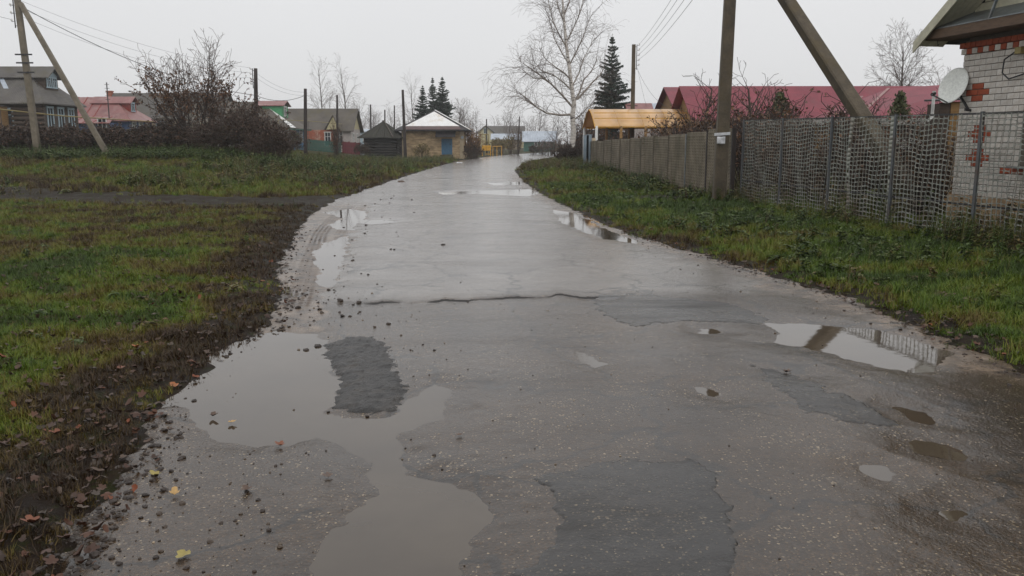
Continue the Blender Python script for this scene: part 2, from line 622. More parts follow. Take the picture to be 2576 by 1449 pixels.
def road_material(name='wet_asphalt', c1=S(42, 32, 22), c2=S(70, 55, 39), chips=1.0, wet=1.0):
    m = bpy.data.materials.new(name)
    t, b = nt(m)
    v = coords(t)
    a_s = N(t, 'ShaderNodeAttribute', attribute_name='sand')
    a_c = N(t, 'ShaderNodeAttribute', attribute_name='crack')
    big = noise_n(t, v, 0.8, 5, 0.6)
    mid = noise_n(t, v, 5, 5, 0.65)
    fine = noise_n(t, v, 60, 4, 0.7)
    a_o = N(t, 'ShaderNodeAttribute', attribute_name='old')
    oldf = a_o.outputs['Fac'] if name == 'wet_asphalt' else 1.0
    asph = mix(t, oldf, ramp(t, big, [(0.3, S(98, 92, 86)), (0.7, S(122, 115, 108))]), ramp(t, big, [(0.3, c1), (0.7, c2)]))
    asph = mult(t, 0.7, asph, ramp(t, fine, [(0.3, (0.5, 0.5, 0.5)), (0.7, (1.25, 1.25, 1.25))]))
    asph = mult(t, 0.5, asph, ramp(t, mid, [(0.3, (0.65, 0.65, 0.65)), (0.7, (1.2, 1.2, 1.2))]))
    nw = N(t, 'ShaderNodeTexNoise', i_Scale=120.0, i_Detail=2.0)
    t.links.new(v, nw.inputs['Vector'])
    sw = t.nodes.new('ShaderNodeVectorMath'); sw.operation = 'SCALE'; sw.inputs['Scale'].default_value = 0.014
    t.links.new(nw.outputs['Color'], sw.inputs[0])
    aw = t.nodes.new('ShaderNodeVectorMath'); aw.operation = 'ADD'
    t.links.new(v, aw.inputs[0]); t.links.new(sw.outputs[0], aw.inputs[1])
    vw = aw.outputs[0]
    # pale limestone chips showing in the worn binder
    vo = N(t, 'ShaderNodeTexVoronoi', i_Scale=58.0, i_Randomness=1.0)
    t.links.new(vw, vo.inputs['Vector'])
    chipsz = math_(t, 'ADD', math_(t, 'MULTIPLY', noise_n(t, v, 1.7, 4, 0.7), 0.70), -0.13)
    sep = t.nodes.new('ShaderNodeSeparateColor')
    t.links.new(vo.outputs['Color'], sep.inputs['Color'])
    chip = math_(t, 'LESS_THAN', vo.outputs['Distance'], math_(t, 'MULTIPLY', sep.outputs[0], math_(t, 'MULTIPLY', chipsz, 1.7)))
    chipc = mix(t, math_(t, 'POWER', sep.outputs[1], 2.0), S(88, 77, 64), S(174, 156, 128))
    # packed smaller stones of many greys and browns
    vo2 = N(t, 'ShaderNodeTexVoronoi', i_Scale=120.0)
    t.links.new(vw, vo2.inputs['Vector'])
    sep2 = t.nodes.new('ShaderNodeSeparateColor')
    t.links.new(vo2.outputs['Color'], sep2.inputs['Color'])
    asph = mult(t, math_(t, 'MULTIPLY', oldf, .7), asph, ramp(t, sep2.outputs[0], [(0, (.45, .44, .43)), (.6, (.95, .93, .9)), (.9, (1.5, 1.42, 1.3)), (1, (2.1, 1.95, 1.7))]))
    col = mix(t, math_(t, 'MULTIPLY', chip, math_(t, 'MULTIPLY', oldf, 0.62 * chips)), asph, chipc)
    sandc = ramp(t, mid, [(0.3, S(84, 71, 59)), (0.7, S(130, 112, 94))])
    sandc = mult(t, 0.7, sandc, ramp(t, fine, [(0.3, (0.55, 0.55, 0.55)), (0.7, (1.2, 1.2, 1.2))]))
    blot = noise_n(t, v, 3.1, 6, 0.75)
    sandc = mix(t, ramp(t, blot, [(0.46, (0, 0, 0)), (0.60, (1, 1, 1))]), sandc, S(58, 47, 39))
    sf = math_(t, 'ADD', a_s.outputs['Fac'], math_(t, 'MULTIPLY', math_(t, 'SUBTRACT', mid, 0.5), 0.8))
    sf = ramp(t, sf, [(0.35, (0, 0, 0)), (0.75, (1, 1, 1))])
    col = mix(t, sf, col, sandc)
    if name == 'wet_asphalt':
        a_r0 = N(t, 'ShaderNodeAttribute', attribute_name='rut')
        col = mix(t, math_(t, 'MULTIPLY', a_r0.outputs['Fac'], .75), col, ramp(t, mid, [(.3, S(62, 51, 42)), (.7, S(92, 77, 64))]))
    # trodden-in mud smears
    mudn = noise_n(t, v, 1.3, 7, 0.75)
    col = mix(t, ramp(t, mudn, [(0.60, (0, 0, 0)), (0.72, (0.75, 0.75, 0.75))]), col, S(62, 53, 46))
    # hairline crazing
    vc = N(t, 'ShaderNodeTexVoronoi', feature='DISTANCE_TO_EDGE', i_Scale=0.75)
    wv = t.nodes.new('ShaderNodeVectorMath'); wv.operation = 'ADD'
    nz = N(t, 'ShaderNodeTexNoise', i_Scale=3.0, i_Detail=5.0)
    t.links.new(v, nz.inputs['Vector'])
    sc = t.nodes.new('ShaderNodeVectorMath'); sc.operation = 'SCALE'; sc.inputs['Scale'].default_value = 0.5
    t.links.new(nz.outputs['Color'], sc.inputs[0])
    t.links.new(v, wv.inputs[0]); t.links.new(sc.outputs[0], wv.inputs[1])
    t.links.new(wv.outputs[0], vc.inputs['Vector'])
    craze = math_(t, 'MULTIPLY', math_(t, 'LESS_THAN', vc.outputs['Distance'], 0.014), math_(t, 'GREATER_THAN', mudn, 0.43))
    col = mix(t, math_(t, 'MULTIPLY', craze, 0.75), col, S(26, 22, 19))
    col = mix(t, ramp(t, a_c.outputs['Fac'], [(0.18, (0, 0, 0)), (0.5, (1, 1, 1))]), col, S(24, 20, 17))
    t.links.new(col, b.inputs['Base Color'])
    vs_ = coords(t, (0.5, 1.6, 1))
    film = noise_n(t, vs_, 0.9, 6, 0.6)
    rough = ramp(t, film, [(0.34, (0.07 * wet, 0.07 * wet, 0.07 * wet)), (0.52, (0.17 * wet, 0.17 * wet, 0.17 * wet)), (0.72, (0.32 * wet, 0.32 * wet, 0.32 * wet))])
    rough = mix(t, oldf, ramp(t, film, [(0.34, (0.10, 0.10, 0.10)), (0.55, (0.20, 0.20, 0.20)), (0.75, (0.30, 0.30, 0.30))]), rough)
    rough = mix(t, math_(t, 'MULTIPLY', sf, 0.6), rough, (0.36, 0.36, 0.36))
    a_g = N(t, 'ShaderNodeAttribute', attribute_name='groove')
    a_r = N(t, 'ShaderNodeAttribute', attribute_name='rut')
    if name == 'wet_asphalt':
        rough = mix(t, a_r.outputs['Fac'], rough, mix(t, a_g.outputs['Fac'], (0.7, 0.7, 0.7), (0.08, 0.08, 0.08)))
    rough = mix(t, ramp(t, a_c.outputs['Fac'], [(0.18, (0, 0, 0)), (0.5, (1, 1, 1))]), rough, (0.8, 0.8, 0.8))
    t.links.new(rough, b.inputs['Roughness'])
    b.inputs['Specular IOR Level'].default_value = 0.5
    n0 = bump(t, b, mid, 0.05, 0.02)
    bn0 = t.nodes[-1]
    n1 = bump(t, b, fine, 0.3, 0.006, n0)
    bn1 = t.nodes[-1]
    if name == 'wet_asphalt':
        t.links.new(math_(t, 'ADD', math_(t, 'MULTIPLY', oldf, .1), .02), bn0.inputs['Strength'])
        t.links.new(math_(t, 'ADD', math_(t, 'MULTIPLY', math_(t, 'MAXIMUM', oldf, sf), .32), .04), bn1.inputs['Strength'])
    bump(t, b, math_(t, 'ADD', chip, math_(t, 'MULTIPLY', vo.outputs['Distance'], -0.6)), 0.3, 0.006, n1)
    return m


M['road'] = road_material()
M['patch'] = road_material('fresh_asphalt', S(26, 23, 21), S(44, 39, 34), 0.7, 2.0)
M['patch_rough'] = basic('coarse_asphalt', S(34, 33, 33), S(60, 57, 54), 16, 0.34, bs=1.0, bscale=60, bdist=0.03, stain=S(70, 64, 57))


def water_material():
    m = bpy.data.materials.new('muddy_water')
    t, b = nt(m)
    v = coords(t)
    n = noise_n(t, v, 1.1, 4, 0.6)
    t.links.new(ramp(t, n, [(0.3, S(64, 55, 45)), (0.7, S(80, 70, 58))]), b.inputs['Base Color'])
    b.inputs['Roughness'].default_value = 0.03
    b.inputs['IOR'].default_value = 1.4
    b.inputs['Specular IOR Level'].default_value = 0.75
    bump(t, b, noise_n(t, coords(t, (1, 1, 1)), 9, 3, 0.5), 0.03, 0.01)
    return m


M['water'] = water_material()


def grid_mesh(name, X, Y, Z, mat, attrs=None, keep=None, smooth=True):
    nr, nc = X.shape
    v = np.stack([X.ravel(), Y.ravel(), Z.ravel()], 1)
    idx = np.arange(nr * nc).reshape(nr, nc)
    q = np.stack([idx[:-1, :-1].ravel(), idx[:-1, 1:].ravel(), idx[1:, 1:].ravel(), idx[1:, :-1].ravel()], 1)
    if keep is not None:
        q = q[keep.ravel()]
        used = np.unique(q)
        remap = -np.ones(nr * nc, int)
        remap[used] = np.arange(len(used))
        q = remap[q]
        v = v[used]
    else:
        used = None
    me = mesh_np(name, v, [q], smooth, mat)
    for k, a in (attrs or {}).items():
        at = me.attributes.new(k, 'FLOAT', 'POINT')
        a = a.ravel() if used is None else a.ravel()[used]
        at.data.foreach_set('value', a.astype(np.float32))
    return me


def bare_mask(x, y):
    """1 where the soil shows, 0 where turf grows"""
    lat = Lx(y) - x
    rlat = x - Rx(y)
    edge = np.maximum(lat, rlat)
    n = fbm(x * 0.9, y * 0.9, 15, 4)
    n2 = fbm(x * 3.1, y * 3.1, 25, 3)
    bare = sstep(0.75, 0.05, edge + n * 0.9 + n2 * 0.7 - 0.10 * (lat > 0))
    bare = np.maximum(bare, sstep(2.3, 1.2, track_d(x, y) + n * 1.6))
    nearl = (lat > 0) * sstep(8.5, 4.0, y)
    bare = np.maximum(bare, nearl * sstep(-0.02, 0.14, n + n2 * 0.6 + 0.09 * sstep(5.5, 3.5, y)))
    bare = np.maximum(bare, (lat > 0) * sstep(1.1, 0.3, lat + n * 1.2 + n2 * .6) * sstep(20, 12, y) * 0.8)
    p = G(1680, 508)
    bare = np.maximum(bare, sstep(1.0, 0.4, np.hypot((x - p.x) / 1.0, (y - p.y) / 1.6) + n * 0.5))
    return np.clip(bare, 0, 1)


rows = np.concatenate([np.linspace(-12, 1.4, 24), np.geomspace(1.5, 420, 520), np.array([600.0, 900.0, 1400.0])])
u = np.linspace(-1, 1, 420)
half = np.maximum(12, 4 + np.abs(rows) * 1.25)
cx = np.interp(rows, [-12, 100, 160, 420], [0, 0, 6, 20])
XX = cx[:, None] + half[:, None] * np.sign(u)[None, :] * (0.45 * np.abs(u) + 0.55 * np.abs(u) ** 2.2)[None, :]
YY = np.repeat(rows[:, None], len(u), 1)
ZZ = ground_z(XX, YY)
ZZ = np.where(YY > 400, -0.2, ZZ)
gp = G(510, 511, 0.03)
gpd = np.hypot((XX - gp.x) / 1.7, (YY - gp.y) / 0.40) + fbm(XX * 3, YY * 3, 3, 3) * 0.5
ZZ = ZZ - 0.05 * sstep(1.5, 0.8, gpd)
ground = link('ground', grid_mesh('ground', XX, YY, ZZ, M['ground'], {'bare': bare_mask(XX, YY)}))
tag(ground, 'damp field and verges of short autumn grass and bare mud', kind='structure')

rows = np.concatenate([np.linspace(-12, 1.7, 30), np.geomspace(1.8, 200, 900)])
tcol = np.linspace(0, 1, 400)
l = Lx(rows) - 0.30; r = Rx(rows) + 0.30
XX = l[:, None] + (r - l)[:, None] * tcol[None, :]
YY = np.repeat(rows[:, None], len(tcol), 1)
ZZ, sand, ck, old, groove, rut = road_z(XX, YY, True)
dip = np.minimum(XX - Lx(YY), Rx(YY) - XX) + fbm(XX * 2.6, YY * 2.6, 5, 3) * 0.25 + fbm(XX * 9, YY * 9, 8, 3) * 0.28
ZZ = ZZ - 0.09 * sstep(0.05, -0.28, dip)
road = link('road', grid_mesh('road', XX, YY, ZZ, M['road'], {'sand': sand, 'crack': ck, 'old': old, 'groove': groove, 'rut': rut}))
tag(road, 'wet worn village road of patched grey asphalt with sandy shoulders', kind='structure')

for k, poly in PATCHW.items():
    xs = [p[0] for p in poly]; ys = [p[1] for p in poly]
    n = 110
    gx, gy = np.meshgrid(np.linspace(min(xs) - .1, max(xs) + .1, n), np.linspace(max(1.9, min(ys) - .1), max(ys) + .1, n))
    d = poly_sd(gx, gy, poly) + fbm(gx * 7, gy * 7, 91, 4) * (0.12 if k == 'a' else 0.22) + fbm(gx * 26, gy * 26, 92, 3) * 0.07
    z = road_z(gx, gy) + np.clip(d * 0.25, -0.02, 0.012 if k == 'a' else 0.0045) + (0.020 * fbm(gx * 22, gy * 22, 33, 4) if k == 'a' else 0.002 * fbm(gx * 20, gy * 20, 33, 3))
    z = np.where(d < -0.03, z - 0.03, z)
    keep = (d[:-1, :-1] > -0.05) & (d[1:, 1:] > -0.05)
    o = link('asphalt_patch', grid_mesh('asphalt_patch', gx, gy, z, M['patch_rough' if k == 'a' else 'patch'], keep=keep), road)
    if k == 'a':
        o['label'] = 'raised coarse dark patch beside the large puddle'

for k, poly in PUDW.items():
    xs = [p[0] for p in poly]; ys = [p[1] for p in poly]
    n = 90
    gx, gy = np.meshgrid(np.linspace(min(xs) - .3, max(xs) + .3, n), np.linspace(max(1.3, min(ys) - .4), max(ys) + .4, n))
    d = poly_sd(gx, gy, poly)
    small = k in 'jklmnopq'
    keep = d[:-1, :-1] > (-0.06 if small else -0.16)
    o = link('puddle', grid_mesh('puddle', gx, gy, gx * 0 + 0.0004 + 0.0011 * (list(PUDW).index(k) % 4), M['water'], keep=keep))
    tag(o, 'muddy rain puddle lying in the road', kind='structure')
n = 60
gx, gy = np.meshgrid(np.linspace(gp.x - 3, gp.x + 3, n), np.linspace(gp.y - 1.2, gp.y + 1.2, n))
zz = gz(gp.x, gp.y) - 0.05
d = np.hypot((gx - gp.x) / 1.7, (gy - gp.y) / 0.40) + fbm(gx * 3, gy * 3, 3, 3) * 0.5
tag(link('puddle', grid_mesh('puddle', gx, gy, gx * 0 + zz + 0.034, M['water'], keep=d[:-1, :-1] < 1.15)), 'muddy puddle in the rutted side track', kind='structure')
# ------------------------------------------------------------------ shared materials
M['concrete'] = basic('weathered_concrete', S(98, 90, 76), S(128, 118, 102), 2.5, 0.7, bs=0.4, bscale=25, stain=S(84, 78, 62))
M['concrete_dark'] = basic('lichened_concrete', S(66, 58, 46), S(96, 85, 68), 3, 0.75, bs=0.5, bscale=25, stain=S(78, 66, 40))
M['wood_grey'] = basic('old_grey_wood', S(66, 58, 52), S(104, 94, 86), 5, 0.8, stretch=(6, 6, 0.5), bs=0.5, stain=S(50, 44, 40))
M['wood_dark'] = basic('tarred_wood', S(36, 30, 28), S(62, 52, 48), 5, 0.75, stretch=(6, 6, 0.5), bs=0.5)
M['log_dark'] = basic('blackened_logs', S(26, 24, 23), S(50, 46, 44), 4, 0.75, stretch=(0.6, 3, 5), bs=0.6, stain=S(74, 71, 68), rand=0.5)
M['metal_grey'] = basic('galvanised_steel', S(104, 110, 112), S(142, 148, 150), 4, 0.42, bs=0.15, metallic=0.5, stain=S(96, 88, 80))
M['metal_dark'] = basic('dark_steel', S(46, 46, 48), S(70, 68, 68), 6, 0.5, bs=0.2, metallic=0.4)
M['wire'] = basic('aluminium_wire', S(96, 98, 102), S(122, 124, 128), 2, 0.5, bs=0)
M['cable'] = basic('black_cable', S(40, 41, 44), S(56, 57, 60), 2, 0.6, bs=0)
M['porcelain'] = basic('porcelain', S(205, 205, 200), S(225, 225, 220), 3, 0.25, bs=0)
M['white_paint'] = basic('white_paint', S(196, 198, 196), S(222, 222, 218), 4, 0.5, bs=0.2, stain=S(160, 156, 150))
M['paper'] = basic('wet_paper', S(200, 202, 205), S(226, 227, 230), 9, 0.6, bs=0.4, stain=S(168, 168, 172))
M['glass_dark'] = basic('window_glass', S(30, 34, 38), S(56, 62, 68), 2, 0.08, bs=0.05, spec=0.7)
M['yellow_pipe'] = basic('yellow_pipe_paint', S(128, 114, 62), S(150, 134, 78), 6, 0.5, bs=0.1)


# ------------------------------------------------------------------ right-hand brick house
def brick_house():
    th = R_(11.5)
    d = Vector((math.sin(th), -math.cos(th), 0))        # along the street wall, towards the camera
    n = Vector((-math.cos(th), -math.sin(th), 0))       # outwards, towards the road
    up = Vector((0, 0, 1))
    p0 = P(2410, 300, 14.6)
    c0 = Vector((p0.x, p0.y, gz(p0.x, p0.y)))
    root = empty('brick_house', c0, 'white brick house with red brick crosses and cream gable at the right edge', 'house')
    L, D = 8.0, 7.0
    ztop = 3.30
    zplinth = 0.72
    zb = c0.z - 0.3

    def W(s, q, z):
        return Vector((c0.x, c0.y, 0)) + d * s + n * q + up * z

    M['brick_white'] = basic('white_silicate_brick', S(192, 187, 180), S(222, 217, 210), 9, 0.8, bs=0.4, bscale=60, bdist=0.006, stain=S(160, 148, 134), rand=0.3)
    M['brick_red'] = basic('red_clay_brick', S(132, 58, 34), S(164, 78, 46), 12, 0.8, bs=0.4, bscale=60, bdist=0.006, rand=0.2)
    M['mortar'] = basic('brick_mortar', S(84, 77, 68), S(108, 99, 88), 14, 0.9, bs=0.4, bscale=80, bdist=0.006)
    M['plinth'] = basic('sandy_render', S(150, 124, 94), S(178, 150, 116), 5, 0.85, bs=0.5, bscale=30, stain=S(112, 92, 70))
    wall = MB()
    wall.slab([W(0.012, -0.012, zplinth), W(L, -0.012, zplinth), W(L, -D, zplinth), W(0.012, -D, zplinth)], up * (ztop - zplinth))
    wall = wall.build('wall', M['mortar'], root)
    pl = MB()
    pl.slab([W(-0.03, 0.035, zb), W(L, 0.035, zb), W(L, -D, zb), W(-0.03, -D, zb)], up * (zplinth - zb))
    pl.build('plinth', M['plinth'], root)
    # window opening starts at the right edge of the picture
    wx = on_plane(2562, 400, c0, n)
    ws = (wx - c0).dot(d)
    sill_z = on_plane(2540, 417, c0, n).z
    win_top = 2.45
    bm_ = {}

    def brick_obj(s0, s1, z0, z1, proud, red, parent):
        w = s1 - s0
        key = (round(w, 3), round(z1 - z0, 3), red)
        if key not in bm_:
            me = bpy.data.meshes.new('brick')
            bm = bmesh.new()
            bmesh.ops.create_cube(bm, size=1.0)
            bmesh.ops.scale(bm, vec=(w, 0.12, z1 - z0), verts=bm.verts)
            bmesh.ops.bevel(bm, geom=[e for e in bm.edges], offset=0.004, segments=1, affect='EDGES')
            bm.to_mesh(me); bm.free()
            me.materials.append(M['brick_red' if red else 'brick_white'])
            bm_[key] = me
        o = link('brick', bm_[key], parent)
        c = W((s0 + s1) / 2, -0.06 + proud, (z0 + z1) / 2) - c0
        o.location = c
        o.rotation_euler = (random.uniform(-.004, .004), random.uniform(-.004, .004), math.atan2(d.y, d.x))
        return o

    CH, BL, J = 0.098, 0.26, 0.010
    # positions of the three red crosses on the wall, measured
    crosses = []
    for ox, oy in ((2472, 234), (2462, 330), (2456, 400)):
        q = on_plane(ox, oy, c0, n)
        kk = int((q.z - zplinth) / CH)
        sc = (q - c0).dot(d)
        sc = round(sc / BL) * BL if kk % 2 == 0 else (round(sc / BL - .5) + .5) * BL
        crosses.append((sc, kk))
    ncourse = int((ztop - 0.20 - zplinth) / CH)
    bricks = []
    for k in range(ncourse):
        z0 = zplinth + k * CH + J / 2
        z1 = zplinth + (k + 1) * CH - J / 2
        s = 0.0 if k % 2 == 0 else -BL / 2
        i = 0
        while s < L:
            a = max(s, 0.0); b = min(s + BL, L)
            s += BL
            if b - a < 0.03:
                continue
            mid_ = (a + b) / 2
            if a < ws + 1.3 and b > ws and sill_z < z0 + .05 < win_top:
                if a < ws - 0.05:
                    b = ws
                elif b > ws + 1.3:
                    a = ws + 1.3
                else:
                    continue
            red = False
            for cs, ckk in crosses:
                if k == ckk and abs(mid_ - cs) < BL * 0.75:
                    red = True
                if abs(k - ckk) == 1 and abs(mid_ - cs) < BL * 0.25:
                    red = True
            if abs(z0 - sill_z + CH) < CH * 0.55 and ws - 0.35 < mid_ < ws + 1.5:
                red = True
            bricks.append((a + J / 2, b - J / 2, z0, z1, red))
    # dentil cornice: alternating red and white headers stepping out
    zc = zplinth + ncourse * CH
    for row in range(2):
        s = -0.02 * (row + 1)
        k = 0
        while s < L:
            bricks.append((s + J / 2, s + 0.125 - J / 2, zc + row * CH + J / 2, zc + (row + 1) * CH - J / 2, (k + row) % 2 == 1 or row == 1))
            s += 0.125
            k += 1
    bricks.sort(key=lambda b: (b[0] > 2.0, b[0]))
    made = 0
    rest = MB(); restr = MB()
    for (a, b, z0, z1, red) in bricks:
        row = max(0, int(round((z0 - zc) / CH))) if z0 >= zc - 0.01 else -1
        pr = 0.02 + 0.025 * (row + 1) if row >= 0 else 0.0
        if made < 298 and a < 2.4:
            brick_obj(a, b, z0, z1, pr + random.uniform(-0.002, 0.002), red, wall)
            made += 1
        else:
            (restr if red else rest).obox(W((a + b) / 2, -0.06 + pr, (z0 + z1) / 2), d * (b - a) / 2, n * 0.06, up * (z1 - z0) / 2)
    tag(rest.build('brickwork', M['brick_white'], wall), kind='stuff')
    if restr.v:
        tag(restr.build('red_brickwork', M['brick_red'], wall), kind='stuff')
    # window
    f = MB()
    for (s0, s1, z0, z1) in ((ws, ws + .07, sill_z, win_top), (ws + 1.23, ws + 1.3, sill_z, win_top), (ws + .07, ws + 1.23, sill_z, sill_z + .07), (ws + .07, ws + 1.23, win_top - .07, win_top), (ws + .62, ws + .68, sill_z + .07, win_top - .07)):
        f.obox(W((s0 + s1) / 2, -0.06, (z0 + z1) / 2), d * (s1 - s0) / 2, n * 0.03, up * (z1 - z0) / 2)
    f = f.build('window', M['white_paint'], root)
    g = MB().obox(W(ws + .65, -0.085, (sill_z + win_top) / 2), d * .6, n * .008, up * (win_top - sill_z - .1) / 2)
    g.build('pane', M['glass_dark'], f)
    MB().obox(W(ws + .65, 0.06, sill_z - .02), d * .72, n * .09, up * .015).build('sill', M['metal_grey'], f)
    # roof: gable end faces the road
    ov = 0.55
    e0 = on_plane(2300, 110, c0 + n * ov, n)
    e1 = on_plane(2392, 0, c0 + n * ov, n)
    se = (e0 - c0).dot(d)
    slope = (e1.z - e0.z) / ((e1 - e0).dot(d))
    sr = L / 2
    zr = e0.z + slope * (sr - se)
    s_end = sr + (sr - se)
    tv = 0.10
    M['roof_edge'] = basic('dark_metal_roof', S(42, 46, 50), S(60, 64, 68), 3, 0.35, bs=0.1, metallic=0.3)
    M['siding'] = basic('cream_siding', S(176, 172, 150), S(196, 192, 170), 1.2, 0.5, bs=0.05, stain=S(160, 156, 134))
    rf = MB()
    rf.slab([W(se, ov, e0.z), W(sr, ov, zr), W(sr, -D - .4, zr), W(se, -D - .4, e0.z)], up * 0.05)
    rf.slab([W(sr, ov, zr), W(s_end, ov, e0.z), W(s_end, -D - .4, e0.z), W(sr, -D - .4, zr)], up * 0.05)
    rf = rf.build('roof', M['roof_edge'], root)
    bg = MB()
    bg.slab([W(se + .02, ov + .012, e0.z - .16), W(sr, ov + .012, zr - .16), W(sr, ov + .012, zr + .03), W(se + .02, ov + .012, e0.z + .03)], n * 0.025)
    bg.slab([W(sr, ov + .012, zr - .16), W(s_end - .02, ov + .012, e0.z - .16), W(s_end - .02, ov + .012, e0.z + .03), W(sr, ov + .012, zr + .03)], n * 0.025)
    bg.build('bargeboard', M['siding'], rf)
    # soffit boards under the overhang, each a board
    sl = Vector((d.x, d.y, slope)).normalized()
    nb = 5
    for i in range(nb):
        q0 = ov - (i + 1) * ov / nb + .004; q1 = ov - i * ov / nb - .004
        bo = MB()
        bo.slab([W(se + .04, q0, e0.z - .03), W(se + .04, q1, e0.z - .03), W(sr, q1, zr - .03), W(sr, q0, zr - .03)], up * -0.018)
        bo.build('soffit_board', M['siding'], rf)
    # gable boards
    zg = ztop + 0.42
    bh = 0.16
    gb = None
    k = 0
    z = zg
    while z < zr - 0.25:
        s0 = se + (z + bh * .5 - e0.z + .05) / slope if z + .05 > e0.z else se + .05
        s0 = max(s0, 0.02); s1 = L - s0
        if s1 - s0 < 0.3:
            break
        bo = MB()
        bo.obox(W((s0 + s1) / 2, -0.01, z + bh / 2), d * (s1 - s0) / 2, (n * 0.012 + up * -0.004), up * (bh / 2 - .004) + n * -0.010)
        bo.build('gable_board', M['siding'], root)
        z += bh
        k += 1
    bk = MB()
    bk.slab([W(0.05, -.05, ztop), W(L - .05, -.05, ztop), W(L - .05, -.05, zg), W(sr, -.05, zr - .1), W(.05, -.05, zg)], n * -0.1)
    bk.build('gable_backing', M['mortar'], root)
    # little pent roof and the brown beam below it
    pr = MB()
    pr.slab([W(se + .08, .50, ztop + .20), W(L - se - .08, .50, ztop + .20), W(L - se - .08, .0, ztop + .44), W(se + .08, .0, ztop + .44)], up * 0.015)
    pr.build('pent_roof', M['metal_grey'], root)
    M['beam'] = basic('brown_beam', S(78, 60, 46), S(106, 84, 64), 6, 0.7, stretch=(1, 1, 6), bs=0.4)
    bb = MB().obox(W((L) / 2, .465, ztop + .125), d * (L / 2 - se - .06), n * .025, up * .075)
    bb.obox(W(L / 2, .23, ztop + .06), d * (L / 2 - se - .06), n * .21, up * .012)
    bb.build('eave_beam', M['beam'], root)
    # steel strut for the service cable and its cable
    a = W(1.05, .47, ztop + .19); b = W(1.62, .62, ztop + 1.1)
    MB().beam(a, b, .035).build('cable_strut', M['metal_grey'], root)
    MB().tube([W(1.2, .05, 3.02), W(1.05, .12, 2.9), W(1.0, .09, 2.7), W(1.1, .05, 2.6), W(1.4, .04, 2.66)], .012, 6).build('cable_loop', M['cable'], root)
    MB().obox(W(1.28, .06, 3.02), d * .06, n * .04, up * .05).build('junction_box', M['yellow_pipe'], root)
    MB().tube([W(-.30, .3, ztop + .06), W(-.30, .3, ztop - .02), W(-.28, .3, ztop - .05), W(-.25, .3, ztop - .02)], .006, 5).build('hook', M['metal_dark'], root)
    for i, (oxx, oyy, h) in enumerate(((2455, 500, .5), (2458, 525, .42))):
        pass
    # ---- satellite dish on the far corner of the street wall (own thing)
    mc = W(0.28, 0.02, 2.15)
    dish = empty('satellite_dish', mc, 'white satellite dish on a bracket at the brick house corner', 'satellite dish')
    dc = P(2398, 215, 14.55)
    dn = Vector((-0.82, -0.50, 0.42)).normalized()
    side = dn.cross(up).normalized()
    du = side.cross(dn).normalized()
    m = MB()
    R = 0.31
    nr, ns = 7, 40
    vs_, fs_ = [dc - dn * 0.05], []
    for i in range(1, nr + 1):
        rr = R * i / nr
        for j in range(ns):
            a = 2 * math.pi * j / ns
            vs_.append(dc + side * math.cos(a) * rr * 0.80 + du * math.sin(a) * rr * 1.06 + dn * (-0.05 + 0.05 * (i / nr) ** 2))
    for j in range(ns):
        fs_.append((0, 1 + j, 1 + (j + 1) % ns))
        for i in range(nr - 1):
            a = 1 + i * ns + j; b = 1 + i * ns + (j + 1) % ns
            fs_.append((a, a + ns, b + ns, b))
    m.add(vs_, fs_)
    M['dish'] = basic('dish_enamel', S(222, 225, 218), S(236, 238, 232), 3, 0.4, bs=0.0, stain=S(206, 208, 198))
    o = m.build('reflector', M['dish'], dish, smooth=True)
    so = o.modifiers.new('solid', 'SOLIDIFY'); so.thickness = 0.008
    lo = dc - du * R * 1.02
    lnb = P(2345, 238, 14.2)
    MB().beam(lo, lnb, .018).build('feed_arm', M['metal_grey'], dish)
    m = MB().tube([lnb - dn * 0.0, lnb - (lnb - dc).normalized() * .09], [.03, .022], 10)
    m.build('receiver', M['metal_dark'], dish)
    MB().beam(dc - dn * .06, mc + n * .02, .03).beam(mc + n * .025 - up * .02, mc + n * .02 + up * .02, .14, .03, up=tuple(d)).build('bracket', M['metal_dark'], dish)
    return root, W


house_root, HW = brick_house()


# ------------------------------------------------------------------ fences on the right
F0 = G(1862, 517); F1 = G(2576, 650)
fdir = Vector((F1.x - F0.x, F1.y - F0.y, 0)).normalized()
fn = Vector((-fdir.y, fdir.x, 0))
if fn.x > 0:
    fn = -fn


